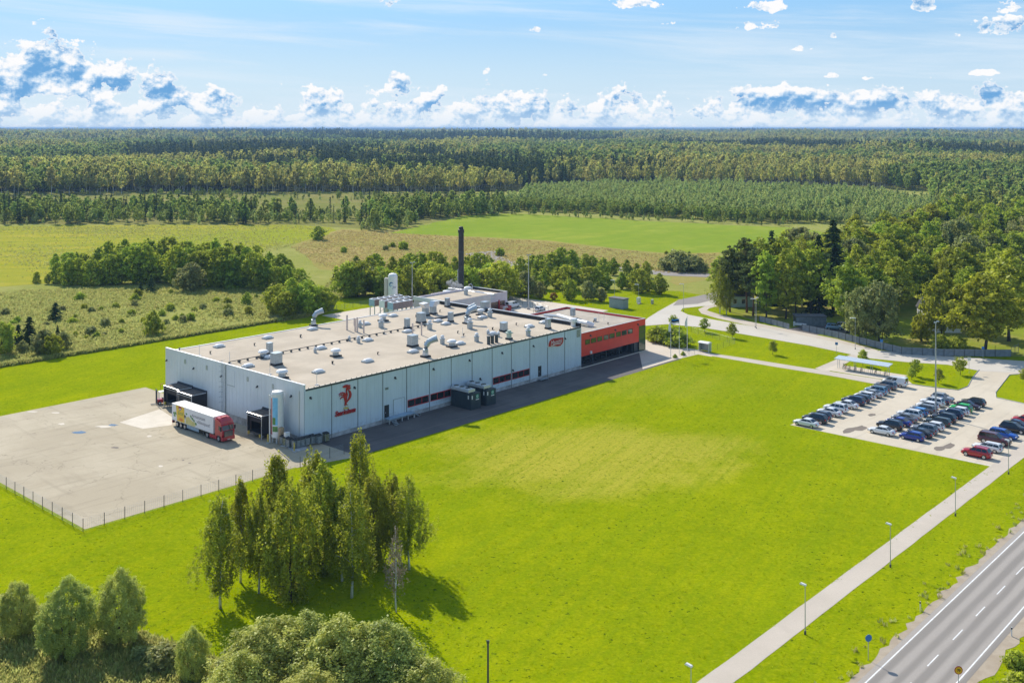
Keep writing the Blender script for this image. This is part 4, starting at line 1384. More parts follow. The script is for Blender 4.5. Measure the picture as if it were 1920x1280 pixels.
# young plantation and hedgerows
P = wood_points(590, 1010, 3.6, 41)
u, v = uv_of(P)
lo = np.interp(u, [930, 1000, 1100, 1300, 1500, 1640, 1800], [397, 397, 401, 412, 424, 432, 440])
hi = np.interp(u, [930, 1000, 1100, 1300, 1500, 1640, 1800], [392, 360, 352, 352, 357, 368, 390])
P = P[(u > 930) & (u < 1800) & (v < lo) & (v > hi)]
rg = np.random.default_rng(44)
q = rg.random(len(P))
u, v = uv_of(P)
lo = np.interp(u, [930, 1000, 1100, 1300, 1500, 1640, 1800], [397, 397, 401, 412, 424, 432, 440])
edge = v > lo - 9
scatter('young_plantation', np.column_stack([P, np.zeros(len(P))]), np.where(edge, rg.uniform(.3, .42, len(P)), rg.uniform(.45, 1.15, len(P)) * (1 + .18 * noise2(P[:, 0], P[:, 1], .09, 47))) * 1.0, np.where(edge, rg.integers(4, 7, len(P)), rg.integers(12, 15, len(P))), FT, 5)
P = wood_points(480, 880, 3.4, 51)
u, v = uv_of(P)
rg = np.random.default_rng(54)
n1 = noise2(P[:, 0], P[:, 1], .03, 61)
row = (v < 421) & (v > 394) & (u < 480) & (n1 + rg.normal(0, .5, len(P)) > -.35)
row2 = (v < 414 - (u - 760) * .06) & (v > 392 - (u - 760) * .05) & (u > 690) & (u < 945)
row3 = (v < 434) & (v > 414) & (u > 670) & (u < 790) & (n1 > -.3)
row4 = (v > 362) & (v < 420) & (u < 900) & (n1 + rg.normal(0, .6, len(P)) > 1.25)
row5 = (v > 404) & (v < 420) & (u >= 480) & (u < 700) & (n1 + rg.normal(0, .5, len(P)) > 1.0)
row6 = (u > 935) & (u < 1480) & (abs(v - np.interp(u, [935, 1480], [401, 424])) < 1.5)
k = row | row2 | row3 | row4 | row5 | row6
k &= rg.random(len(P)) < np.where(row | row2, .62, .45)
P, n1, row4, row6 = P[k], n1[k], row4[k], row6[k]
ix = rg.choice([4, 5, 6, 12, 13, 14, 7, 8, 4, 5], len(P))
hh = rg.uniform(.28, .68, len(P))
hh = np.where(ix >= 12, hh * 1.6, hh) * np.where(row4 | row6, .5, 1)
scatter('hedgerow', np.column_stack([P, np.zeros(len(P))]), hh, ix, FT, 6)


# tall grass of the meadows, as tufts
def tuft_mesh(m, seed, n=9, h=.8, w=.06, spread=.35):
    r = np.random.default_rng(seed)
    an = r.random(n) * 6.28
    rad = spread * np.sqrt(r.random(n))
    hh = h * (.5 + .6 * r.random(n))
    P = np.stack([rad * np.cos(an), rad * np.sin(an), hh * .5], 1)
    U = np.stack([r.normal(0, .22, n) * hh, r.normal(0, .22, n) * hh, hh * .5], 1)
    W = unit(np.stack([r.normal(0, 1, n), r.normal(0, 1, n), np.zeros(n)], 1)) * (w * (.6 + .8 * r.random(n)))[:, None]
    return cards(P.astype(np.float32), U, W, r.random(n), 'tuft', m)


M['tuft_dry'] = leaf_mat('dry_straw_grass', (.36, .30, .09), (.62, .50, .22), 0.4, 0.02, 0.2, 0)
TD = [tuft_mesh(M['tuft_dry'], 420 + i, 9, .6, .13, .5) for i in range(3)]
TU = [tuft_mesh(M['tuft'], 400 + i, 9, .8, .13, .5) for i in range(3)]
rg = np.random.default_rng(70)


def inside(P, poly):
    x, y = P[:, 0], P[:, 1]
    c = np.zeros(len(P), bool)
    n = len(poly)
    for i in range(n):
        x0, y0, x1, y1 = *poly[i], *poly[(i + 1) % n]
        with np.errstate(divide='ignore', invalid='ignore'):
            c ^= ((y0 > y) != (y1 > y)) & (x < (x1 - x0) * (y - y0) / (y1 - y0 + 1e-12) + x0)
    return c


def scatter_poly(poly, n, seed):
    rg = np.random.default_rng(seed)
    poly = [(p[0], p[1]) for p in poly]
    xs, ys = [p[0] for p in poly], [p[1] for p in poly]
    P = np.stack([rg.uniform(min(xs), max(xs), n), rg.uniform(min(ys), max(ys), n)], 1)
    return P[inside(P, poly)]


mead = px((-80, 712)) + ab((-25, 99.5), (28, 98.5), (74, 97.5), (80, 104)) + px((700, 540), (640, 505), (600, 545), (300, 540), (60, 545), (-80, 560))
P = scatter_poly(mead, 70000, 71)
d = noise2(P[:, 0], P[:, 1], .12, 72)
P = P[d + rg.normal(0, .6, len(P)) > -.5]
scatter('meadow_grass', np.column_stack([P, np.zeros(len(P))]), rg.uniform(.5, 1.25, len(P)), rg.integers(0, 3, len(P)), TU, 7)
line = [S(a, 98.6) for a in np.linspace(-30, 76, 3000)]
P = np.array([(p.x, p.y) for p in line]) + rg.normal(0, .35, (3000, 2))
scatter('edge_grass', np.column_stack([P, np.zeros(len(P))]), rg.uniform(.9, 1.5, len(P)), rg.integers(0, 3, len(P)), TU, 12)
low = px((-60, 1110), (120, 1152), (280, 1194), (400, 1238), (640, 1287), (760, 1330), (500, 1420), (-60, 1420))
P = scatter_poly(low, 26000, 73)
scatter('bank_grass', np.column_stack([P, np.zeros(len(P))]), rg.uniform(.5, 1.1, len(P)), rg.integers(0, 3, len(P)), TU, 8)
P = np.concatenate([scatter_poly(rect(-40, 80, -150, -112.6), 30000, 74), scatter_poly(rect(-40, 120, -101.4, -98.5), 4000, 75)])
scatter('verge_grass', np.column_stack([P, np.zeros(len(P))]), rg.uniform(.3, .8, len(P)), rg.integers(0, 3, len(P)), TU, 9)
fld = px((640, 432), (740, 437), (1000, 452), (1250, 478), (1340, 476), (1345, 515), (1250, 512), (1000, 494), (690, 512), (600, 500), (545, 464))
P = scatter_poly(fld, 16000, 78)
scatter('dry_field_grass', np.column_stack([P, np.zeros(len(P))]), rg.uniform(.4, 1.1, len(P)), rg.integers(0, 3, len(P)), TD, 13)
fld = px((-60, 426), (560, 424), (625, 430), (560, 455), (440, 498), (200, 520), (60, 531), (-60, 535))
P = scatter_poly(fld, 26000, 79)
d = noise2(P[:, 0], P[:, 1], .05, 80)
P = P[d + rg.normal(0, .6, len(P)) > .2]
scatter('hayfield_grass', np.column_stack([P, np.zeros(len(P))]), rg.uniform(.4, 1.0, len(P)), rg.integers(0, 3, len(P)), TU, 14)
TG = [tuft_mesh(M['tuft_green'], 410 + i, 8, .07, .06, .30) for i in range(3)]
P = scatter_poly(ab((-70, -8.6), (2, -12.0), (97, -10.5), (97, -55), (66, -56), (66, -91.4), (-30, -90), (-80, -60)), 26000, 76)
P = np.concatenate([P, scatter_poly(rect(-30, 75, -100.8, -93.4), 6000, 77)])
P = P[inside(P, [(p[0], p[1]) for p in lawn_pts])]
scatter('lawn_tufts', np.column_stack([P, np.full(len(P), .03)]), rg.uniform(.5, 1.3, len(P)), rg.integers(0, 3, len(P)), TG, 10)


# far canopy out to the skyline: one relief of crowns
def canopy():
    ys = np.concatenate([np.linspace(6100, 12000, 150), np.linspace(12100, 30000, 110)])
    nx = 620
    vs = []
    rg = np.random.default_rng(90)
    for y in ys:
        x = np.linspace(-.62 * y, .62 * y, nx)
        big = noise2(x, np.full(nx, y * 1.3), .0016, 91) * 3.5
        z = terrain(y) + 17 + big + rg.uniform(-5, 5, nx)
        vs.append(np.stack([x, np.full(nx, y) + rg.uniform(-12, 12, nx), z], 1))
    Vv = np.concatenate(vs)
    ny = len(ys)
    i = np.arange(ny - 1)[:, None] * nx + np.arange(nx - 1)[None]
    F = np.stack([i, i + 1, i + nx + 1, i + nx], -1).reshape(-1, 4)
    me = bpy.data.meshes.new('far_forest')
    me.from_pydata(Vv.tolist(), [], F.tolist())
    m = bpy.data.materials.new('far_forest_canopy')
    m.use_nodes = True
    n = NT(m.node_tree)
    p = m.node_tree.nodes['Principled BSDF']
    p.inputs['Roughness'].default_value = 1
    p.inputs['Specular IOR Level'].default_value = 0
    Pp = n.pos()
    f = n.smooth(n.noise(Pp, .0011, 5, .65), .44, .58)
    g = n.smooth(n.noise(Pp, .03, 3, .6), .35, .65)
    c = n.mix(f, (0.030, 0.052, 0.026), (0.135, 0.150, 0.050))
    c = n.mix(g * .45, c, (0.025, 0.04, 0.014))
    n.plug(p.inputs['Base Color'], c)
    me.materials.append(m)
    o = bpy.data.objects.new('far_forest', me)
    link(o)
    tag(o, kind='stuff')


canopy()
# ------------------------------------------------------------------ factory
ROOF_Z, LONG, DEEP = 9.45, 76.0, 45.3
FAC = thing('factory_building', 'long low grey panelled factory hall with flat brown roof and red rooster sign', 'factory', S(0, 0, 0), TH)


def wave_panel(w, z0, z1, ribs, t=0.06, groove=0.025):
    """a cassette panel with pressed grooves: x along the wall, face at y = 0, body behind (y > 0)"""
    prof = [(0.0, 0.0)]
    for i in range(1, ribs):
        x = w * i / ribs
        prof += [(x - .035, 0), (x - .015, groove), (x + .015, groove), (x + .035, 0)]
    prof.append((w, 0.0))
    mb = MB()
    n = len(prof)
    vs = [(x, y, z0) for x, y in prof] + [(x, y, z1) for x, y in prof] + [(0, t, z0), (w, t, z0), (0, t, z1), (w, t, z1)]
    fs = [(i, i + 1, n + i + 1, n + i) for i in range(n - 1)]
    fs += [(0, n, 2 * n + 2, 2 * n), (n - 1, 2 * n + 1, 2 * n + 3, 2 * n - 1)]
    fs += [tuple(range(n, 2 * n)) + (2 * n + 3, 2 * n + 2), tuple(range(n - 1, -1, -1)) + (2 * n, 2 * n + 1)]
    return mb.add(vs, fs)


# core behind the cladding, roof deck, parapets
MB().span((0.02, 0.065, 0), (LONG - .02, DEEP - .065, 9.2)).build('wall_core', M['dark_steel'], FAC)
MB().span((0.25, 0.0, 9.2), (LONG - .25, DEEP, ROOF_Z)).build('roof', M['roof'], FAC)
BAY = LONG / 13
me = wave_panel(BAY - .11, .75, 9.18, 6).mesh('wall_panel', M['panel'])
for i in range(13):
    inst('wall_panel', me, FAC, (i * BAY + .055, 0, 0))
mp = MB().span((0, -.03, 0), (BAY - .11, .06, .74)).mesh('plinth', M['plinth'])
for i in range(13):
    inst('plinth', mp, FAC, (i * BAY + .055, 0, 0))
GB = DEEP / 8
me = wave_panel(GB - .04, 1.3, 10.2, 5).mesh('gable_panel', M['panel_light'])
mp = MB().span((0, -.03, 0), (GB - .04, .06, 1.29)).mesh('plinth', M['plinth'])
for i in range(8):
    inst('gable_panel', me, FAC, (-.06, (i + 1) * GB - .02, 0), -PI / 2)
    inst('plinth', mp, FAC, (-.06, (i + 1) * GB - .02, 0), -PI / 2)
MB().span((0, 0, 9.2), (.24, DEEP, 10.15)).build('gable_parapet', M['panel'], FAC)
MB().span((-.09, -.05, 10.2), (.30, DEEP + .05, 10.3)).build('parapet_cap', M['trim'], FAC)
MB().span((LONG - .35, 0, 9.2), (LONG, DEEP, 10.25)).build('far_parapet', M['black'], FAC)
MB().span((LONG - .42, -.04, 10.25), (LONG + .06, DEEP + .05, 10.33)).build('parapet_cap', M['trim'], FAC)
MB().span((.32, -.10, 9.19), (LONG - .44, .12, 9.47)).build('eaves_trim', M['dark_steel'], FAC)
MB().span((.32, -.02, 9.475), (LONG - .44, .35, 9.53)).build('eaves_flashing', M['concrete'], FAC)
MB().span((.3, DEEP - .2, 9.3), (LONG - .44, DEEP + .1, 9.56)).build('eaves_trim', M['trim'], FAC)
MB().span((0, DEEP, 0), (LONG, DEEP + .06, 9.25)).build('rear_wall', M['panel'], FAC)
MB().span((LONG, 0, 0), (LONG + .06, DEEP, 9.2)).build('far_wall', M['panel'], FAC)
# snow-guard clips along the eaves
cl = MB().span((-.06, -.04, 0), (.06, .04, .12)).mesh('eaves_clip', M['dark_steel'])
for i in range(64):
    inst('eaves_clip', cl, FAC, (.9 + i * 1.17, .02, 9.53))
for i in range(1, 13):   # rain pipes in the panel joints
    MB().tube([(0, 0, .1), (0, 0, 9.1)], .045, 6).build('rain_pipe', M['dark_steel'], FAC, (i * BAY, -.03, 0))
MB().tube([(0, 0, .1), (0, 0, 10.1)], .10, 8).build('rain_pipe', M['galv'], FAC, (-.15, on_gable(424, 760)[0], 0))
MB().tube([(0, 0, .1), (0, 0, 9.1)], .07, 8).build('rain_pipe', M['trim'], FAC, (-.14, 1.3, 0))
# red framed window bands
for bay in (4, 5, 8, 9):
    x0, x1 = bay * BAY + .25, (bay + 1) * BAY - .2
    fr = MB()
    for lo, hi in (((x0, -.07, 1.72), (x1, -.003, 1.86)), ((x0, -.07, 3.0), (x1, -.003, 3.14))):
        fr.span(lo, hi)
    w = (x1 - x0) / 3
    for k in range(4):
        xx = x0 + k * w
        fr.span((max(x0, xx - .06), -.068, 1.86), (min(x1, xx + .06), -.003, 3.0))
    f = fr.build('window', M['red_frame'], FAC)
    for k in range(3):
        MB().span((x0 + k * w + .065, -.035, 1.865), (x0 + (k + 1) * w - .065, -.004, 2.995)).build('pane', M['glass'], f)


def wall_at(u, v):
    return on_front(u, v, 0)


def door(u0, u1, v0, v1, name, m, proud=.05):
    a0, z1 = wall_at(u0, v0)
    a1, _ = wall_at(u1, v0)
    _, z0 = wall_at(u0, v1)
    return MB().span((a0, -proud, max(.05, z0)), (a1, -.004, z1)).build(name, m, FAC), (a0, a1, max(.05, z0), z1)


d, (a0, a1, z0, z1) = door(720.6, 729.2, 760.2, 785, 'door', M['black'])
MB().span((a0 + .2, -.12, z0 + 1.0), (a0 + .28, -.05, z0 + 1.15)).build('handle', M['trim'], d)
d, (a0, a1, z0, z1) = door(1008.8, 1014.8, 686.8, 706, 'door', M['black'])
MB().span((a0 + .2, -.12, z0 + 1.0), (a0 + .28, -.05, z0 + 1.15)).build('handle', M['trim'], d)
d, (a0, a1, z0, z1) = door(737.6, 757.6, 749.5, 778, 'service_gate', M['panel'], .06)
fr = MB().span((a0 - .08, -.09, z0), (a0, -.003, z1 + .08)).span((a1, -.09, z0), (a1 + .08, -.003, z1 + .08)).span((a0, -.09, z1), (a1, -.003, z1 + .08))
fr.build('frame', M['galv'], d)
d, (a0, a1, z0, z1) = door(722, 728.2, 726.8, 731, 'louvre', M['galv'], .05)
for k in range(4):
    MB().span((a0 + .03, -.075, z0 + .05 + k * (z1 - z0) / 4.4), (a1 - .03, -.052, z0 + .09 + k * (z1 - z0) / 4.4)).build('slat', M['dark_steel'], d)
d, (a0, a1, z0, z1) = door(1081.2, 1087.6, 618.4, 632.5, 'louvre', M['galv'], .06)
for k in range(5):
    MB().span((a0 + .05, -.085, z0 + .1 + k * (z1 - z0) / 5.2), (a1 - .05, -.062, z0 + .16 + k * (z1 - z0) / 5.2)).build('slat', M['dark_steel'], d)
# wall lamps
lm = MB().add([(-.2, 0, 0), (.2, 0, 0), (-.15, -.35, -.12), (.15, -.35, -.12), (-.2, 0, .28), (.2, 0, .28)], [(0, 1, 3, 2), (2, 3, 5, 4), (0, 2, 4), (1, 5, 3), (0, 4, 5, 1)]).mesh('wall_lamp', M['black'])
for u, v in [(581.8, 746.4), (664.3, 727), (740.5, 708.8), (812.4, 692.4), (880, 676), (941, 662), (900, 710.5), (941, 662.2), (999.9, 649.2), (1059.2, 635), (900.3, 711), (961.3, 694.5)]:
    a, z = wall_at(u, v)
    inst('wall_lamp', lm, FAC, (a, -.004, z))
for u, v in [(313.5, 676), (364, 691), (416, 705.5), (483.5, 725), (547, 743)]:
    b, z = on_gable(u, v)
    inst('wall_lamp', lm, FAC, (-.064, b, z), -PI / 2)
vm = MB().span((-.28, -.05, -.42), (.28, -.004, .42)).mesh('wall_vent', M['galv'])
for u, v in [(348, 677.5), (388.5, 689), (465, 710.5), (512.5, 724)]:
    b, z = on_gable(u, v)
    inst('wall_vent', vm, FAC, (-.064, b, z), -PI / 2)
b0, z0 = on_gable(427, 717)
b1, z1 = on_gable(440.5, 694.5)
d = MB().span((-.11, b1, z0 - .3), (-.064, b0, z1)).build('hatch', M['panel_light'], FAC)
MB().span((-.14, b1 - .05, z0 - .4), (-.112, b0 + .05, z0 - .28)).build('sill', M['galv'], d)
# fire ladder up the gable
b, _ = on_gable(419.5, 760)
ld = MB()
for s in (-.28, .28):
    ld.tube([(-.35, b + s, 1.2), (-.35, b + s, 10.9), (.1, b + s, 10.9)], .03, 5)
lad = ld.build('ladder', M['galv'], FAC)
for k in range(30):
    MB().tube([(-.35, b - .28, 1.4 + k * .32), (-.35, b + .28, 1.4 + k * .32)], .018, 4, caps=False).build('rung', M['galv'], lad)
for k in range(9):
    z = 3.2 + k * .95
    MB().tube([(-.35, b - .32, z), (-.75, b - .34, z), (-1.02, b, z), (-.75, b + .34, z), (-.35, b + .32, z)], .018, 4, caps=False).build('safety_hoop', M['galv'], lad)


# ---- signs on the long wall
def crop_pts(pts, ox, oy, k):
    out = []
    for x, y in pts:
        a, z = wall_at(ox + x * k, oy + y * k)
        out.append((a, z))
    return out


RC = (610, 700, 80 / 1138)
frame = lambda x, z, d: (x, -d, z)
sign = None
shapes = [
    ('comb', [(446, 347), (500, 312), (565, 288), (612, 302), (655, 296), (642, 322), (668, 345), (640, 356), (600, 350), (560, 348), (530, 374), (484, 380)], 'red_sign'),
    ('neck', [(565, 352), (600, 350), (640, 358), (668, 384), (642, 420), (610, 428), (598, 405), (575, 445), (562, 475), (586, 540), (578, 600), (562, 622), (547, 520), (541, 430)], 'red_sign'),
    ('breast', [(612, 432), (652, 452), (685, 530), (680, 600), (645, 672), (592, 732), (562, 772), (544, 742), (604, 668), (626, 600), (632, 530), (608, 462)], 'red_sign'),
    ('tail', [(343, 565), (400, 508), (460, 490), (522, 513), (552, 556), (570, 626), (562, 682), (540, 745), (562, 772), (548, 790), (588, 850), (560, 838), (530, 800), (524, 862), (502, 860), (513, 760), (497, 684), (485, 644), (432, 640),
              (386, 682), (396, 648), (440, 608), (482, 600), (474, 584), (412, 582), (362, 606), (372, 584), (430, 553), (484, 556), (478, 538), (432, 528), (386, 546)], 'red_sign'),
    ('foot', [(462, 940), (512, 894), (602, 888), (612, 918), (540, 934)], 'yellow')]
for nm, pts, mm in shapes:
    mb = MB().prism(crop_pts(pts, *RC), .03, .20, frame)
    if sign is None:
        sign = mb.build('rooster_sign', M[mm], FAC)
    else:
        mb.build(nm, M[mm], sign)
aL, zL = wall_at(610 + 245 * RC[2], 700 + 1080 * RC[2])
aR, zR = wall_at(610 + 790 * RC[2], 700 + 965 * RC[2])
tx = text_mesh('Saarioinen', 1.0, .09, M['red_sign'], .25, .025)
bbx = [v.co.x for v in tx.vertices]
k = (aR - aL) / (max(bbx) - min(bbx))
o = inst('sign_lettering', tx, FAC, ((aL + aR) / 2, -.12, (zL + zR) / 2), 0, (k, k * 1.15, 1))
o.rotation_euler = (PI / 2, 0, 0)
MC = (1010, 615, 70 / 1792)
outl = [(432, 900), (440, 750), (490, 610), (570, 525), (690, 482), (1170, 430), (1176, 600), (1125, 742), (1035, 846), (890, 882), (700, 862), (600, 905), (520, 890)]
ct = (800, 660)
pl = MB().prism(crop_pts([(ct[0] + (x - ct[0]) * 1.04, ct[1] + (y - ct[1]) * 1.06) for x, y in outl], *MC), .02, .14, frame).build('oval_sign', M['white_paint'], FAC)
MB().prism(crop_pts([(ct[0] + (x - ct[0]) * .965, ct[1] + (y - ct[1]) * .95) for x, y in outl], *MC), .142, .17, frame).build('sign_face', M['red_sign'], pl)
aL, zL = wall_at(MC[0] + 545 * MC[2], MC[1] + 690 * MC[2])
aR, zR = wall_at(MC[0] + 1080 * MC[2], MC[1] + 610 * MC[2])
tx = text_mesh('Mamma', 1.0, .02, M['white_paint'], .35, -.012)
bbx = [v.co.x for v in tx.vertices]
k = (aR - aL) / (max(bbx) - min(bbx))
o = inst('sign_lettering', tx, pl, ((aL + aR) / 2, -.19, (zL + zR) / 2 - .05), 0, (k, k * 1.25, 1))
o.rotation_euler = (PI / 2, -.06, 0)
sw = [(550, 850), (640, 815), (760, 765), (900, 725), (1045, 722), (1048, 742), (960, 755), (860, 762), (740, 795), (660, 842), (590, 866)]
MB().prism(crop_pts(sw, *MC), .171, .19, frame).build('sign_swoosh', M['white_paint'], pl)

# ---- roof fittings
def rloc(u, v, z=ROOF_Z):
    a, b = AB(G(u, v, z))
    return a, b


def on_roof(name, mesh, u, v, rz=0.0, scale=None, z=ROOF_Z):
    a, b = rloc(u, v, z)
    return inst(name, mesh, FAC, (a, b, z), rz, scale)


def T2(x, y): return (560 + x * .23434, 560 + y * .23434)
def T1(x, y): return (280 + x * .23434, 560 + y * .23434)
def T3(x, y): return (880 + x * .20833, 520 + y * .20833)


curb = MB().box((0, 0, .17), (2.3, 1.7, .34)).mesh('skylight', M['galv'])
dm = MB()
rows = [(1.12, .82, .34), (1.05, .75, .52), (.82, .56, .68), (.45, .3, .76), (.02, .02, .78)]
vs, fs = [], []
for (x, y, z) in rows:
    for k in range(12):
        an = 2 * PI * k / 12
        c_, s_ = math.cos(an), math.sin(an)
        q = max(abs(c_), abs(s_)) ** .55
        vs.append((x * c_ / q, y * s_ / q, z))
for i in range(len(rows) - 1):
    for k in range(12):
        fs.append((i * 12 + k, i * 12 + (k + 1) % 12, (i + 1) * 12 + (k + 1) % 12, (i + 1) * 12 + k))
domem = dm.add(vs, fs).mesh('dome', M['dome'])
for q in [T2(110, 250), T2(178, 402), T2(158, 590), T2(552, 505), T2(553, 338), T2(535, 208), T2(755, 142), T2(915, 430), T2(870, 268), T2(1115, 185), T2(1178, 207), T2(1290, 365), T2(1470, 155), T2(1550, 285),
          T1(558, 387), T1(947, 318), T1(790, 545), T3(540, 448), T3(670, 412), T1(960, 475)]:
    o = on_roof('skylight', curb, *q, 0, .88)
    inst('dome', domem, o)


def box_vent(w, d, h, m='galv'):
    c = MB().span((-w / 2, -d / 2, .35), (w / 2, d / 2, h)).span((-w / 2 - .04, -d / 2 - .04, h - .12), (w / 2 + .04, d / 2 + .04, h + .03)).mesh('box_vent', M[m])
    b = MB().span((-w / 2 - .1, -d / 2 - .1, 0), (w / 2 + .1, d / 2 + .1, .36)).mesh('base', M['black'])
    return c, b


bvA, bvB, bvC = box_vent(1.7, 1.5, 2.3), box_vent(1.0, .9, 2.2), box_vent(1.35, 1.1, 1.9)
for q, bv in [(T1(1016, 528), bvA), (T2(912, 380), bvA), (T2(980, 192), bvA), (T2(868, 237), bvB), (T2(1216, 185), bvB), (T2(1640, 255), bvC), (T2(1190, 65), bvB), (T3(310, 485), bvC), (T3(708, 462), bvB), (T1(962, 440), bvB)]:
    o = on_roof('box_vent', bv[0], *q)
    inst('base', bv[1], o)
gm = MB().lathe([(.55, .3), (.55, 1.2), (.75, 1.25), (.75, 1.5), (.45, 1.55), (.45, 1.9)], n=12).mesh('green_vent', mat('pale_green_vent', (.42, .50, .42), .5, 0, .1, 2))
o = on_roof('green_vent', gm, *T3(357, 557))
inst('base', bvB[1], o)
# mushroom ventilators
ms = MB().lathe([(.62, 0), (.62, .75)], n=12).mesh('roof_ventilator', M['galv'])
mcap = MB().lathe([(.5, .75), (.5, 1.0), (1.0, 1.0), (1.02, 1.2), (.75, 1.45), (.2, 1.55)], n=14).mesh('cap', M['white_paint'])
mb_ = MB().box((0, 0, .14), (1.7, 1.7, .28)).mesh('base', M['black'])
for q, s in [(T1(1062, 635), 1.05), (T2(297, 460), 1.0), (T2(676, 178), 1.1), (T1(912, 470), 1.0), (T2(1225, 385), 1.0), (T2(1455, 130), 1.0)]:
    o = on_roof('roof_ventilator', ms, *q, 0, s)
    inst('cap', mcap, o)
    inst('base', mb_, o)
# cowl fans: cylinder with a ball cap
cs = MB().lathe([(.5, 0), (.5, 1.0), (.62, 1.0), (.62, 1.12)], n=12).mesh('cowl_fan', M['galv'])
cc = MB().lathe([(.3, 1.12), (.3, 1.35), (.42, 1.42), (.42, 1.6), (.2, 1.8), (.02, 1.84)], n=10).mesh('cap', M['white_paint'])
for q, s in [(T2(660, 230), 1.2), (T2(1048, 245), 1.15), (T2(1150, 360), 1.0), (T2(1425, 340), .95), (T2(1370, 238), 1.3), (T2(1530, 147), 1.15), (T2(132, 430), .62), (T2(478, 352), .8), (T2(405, 336), .6), (T2(490, 228), .9),
             (T2(1515, 285), .6), (T2(1597, 303), .65), (T3(65, 575), 1.0), (T3(530, 525), 1.05), (T3(168, 512), .6), (T3(262, 535), .6)]:
    o = on_roof('cowl_fan', cs, *q, 0, s)
    inst('cap', cc, o)
dk = MB().lathe([(.36, 0), (.36, 1.55), (.42, 1.55), (.42, 1.7)], n=10).mesh('flue_stub', M['dark_steel'])
for q in [T2(1520, 365), T2(1550, 358), T2(1583, 350)]:
    on_roof('flue_stub', dk, *q)


def gooseneck(s, ang, q):
    d = Vector((math.cos(ang), math.sin(ang), 0))
    pts = [Vector((0, 0, .3)), Vector((0, 0, 1.5)), d * .15 + Vector((0, 0, 2.2)), d * .7 + Vector((0, 0, 3.0)), d * 1.5 + Vector((0, 0, 3.35)), d * 2.3 + Vector((0, 0, 3.6))]
    m = MB().tube([p * s for p in pts], [.55 * s, .55 * s, .56 * s, .58 * s, .6 * s, .68 * s], 10).mesh('gooseneck_duct', M['galv'])
    o = on_roof('gooseneck_duct', m, *q)
    MB().box((0, 0, .17), (1.5 * s, 1.5 * s, .34)).build('base', M['black'], o)
    MB().lathe([(.60 * s, .34), (.60 * s, .9 * s)], n=10).build('collar', M['trim'], o)


goose_dir = -TH
gooseneck(.95, goose_dir + .1, T2(118, 216))
gooseneck(1.0, goose_dir + .1, T2(1015, 465))
gooseneck(1.0, goose_dir + .15, T2(1345, 198))
gooseneck(.8, goose_dir + .15, T2(1350, 150))
# wide cowls
for q, ang in ((T2(1015, 135), goose_dir + PI), (T2(1075, 122), goose_dir)):
    m = MB()
    m.box((0, 0, 1.1), (1.2, 1.2, 1.5))
    o = on_roof('cowl', m.mesh('cowl', M['galv']), *q, ang + TH)
    MB().add([(-.65, -.65, 1.85), (-.65, .65, 1.85), (.6, -.65, 1.85), (.6, .65, 1.85), (1.5, -.85, 3.0), (1.5, .85, 3.0), (-.2, -.85, 3.15), (-.2, .85, 3.15)], [(0, 1, 3, 2), (0, 2, 4, 6), (1, 7, 5, 3), (0, 6, 7, 1), (6, 4, 5, 7), (2, 3, 5, 4)]).build('hood', M['trim'], o)
    MB().box((0, 0, .17), (1.6, 1.6, .34)).build('base', M['black'], o)
pk = mat('pinkish_pipe', (.56, .47, .42), .5, 0, .08, 2)
pm = MB().tube([(0, 0, 0), (0, 0, 2.9)], .17, 8).mesh('vent_pipe', pk)
for x, y, s in [(387, 250, 1.15), (452, 262, 1), (469, 265, 1.1), (521, 275, 1), (912, 297, .95), (983, 292, .95), (443, 215, .6)]:
    on_roof('vent_pipe', pm, *T2(x, y), 0, s)
pt_ = MB().tube([(0, 0, 0), (0, 0, .55)], .11, 6).span((-.1, -.1, .4), (.25, .1, .52)).mesh('drain_vent', M['black'])
for q in [T1(240, 412), T1(487, 440), T1(840, 375), T1(1095, 600), T1(1467, 522), T1(1208, 310), T1(725, 515), T2(15, 305), T2(633, 447), T2(268, 520), T2(1130, 107), T2(938, 147), T2(1010, 365), T2(1550, 248), T2(1320, 297), T2(1273, 277), T3(422, 430), T3(210, 470)]:
    on_roof('drain_vent', pt_, *q)
rodm = MB().tube([(0, 0, 0), (0, 0, 2.2)], .045, 5).box((0, 0, .06), (.8, .12, .1), .6).box((0, 0, .06), (.8, .12, .1), -.6).mesh('lightning_rod', M['trim'])
for q in [T1(400, 455), T1(643, 517), T1(965, 605), T2(145, 690), T2(688, 282), T2(1107, 165), T2(1312, 308)]:
    on_roof('lightning_rod', rodm, *q)
# cable tray along the middle of the roof, with little feet
a0, b0 = rloc(*T1(640, 522))
a1, b1 = rloc(*T2(1000, 218))
tr = MB()
for s in (-.14, .14):
    tr.tube([(a0, b0 + s, ROOF_Z + .42), (a1, b0 + s, ROOF_Z + .42)], .035, 4)
tray = tr.build('cable_tray', M['dark_steel'], FAC)
ftm = MB().span((-.09, -.25, ROOF_Z), (.09, .25, ROOF_Z + .4)).mesh('tray_foot', M['dark_steel'])
n = 26
for i in range(n):
    inst('tray_foot', ftm, tray, (a0 + (a1 - a0) * i / (n - 1), b0, 0), 0, (1, 1, 1))
# low duct on the far right part of the roof and a pale vent box on the parapet
MB().span((60, 30.2, ROOF_Z + .1), (LONG - .5, 30.7, ROOF_Z + .45)).build('roof_duct', M['dark_steel'], FAC)
for u, v, w in ((909, 583, 1.9), (917, 607, 0)):
    if w:
        o = on_roof('box_vent', bvA[0], u, v)
        inst('base', bvA[1], o)
a, b = rloc(*T3(935, 438))
MB().lathe([(.55, 0), (.55, .9), (.95, 1.0), (.95, 1.6), (.8, 1.75)], (a, b, ROOF_Z), 12).build('pale_ventilator', M['white_paint'], FAC)
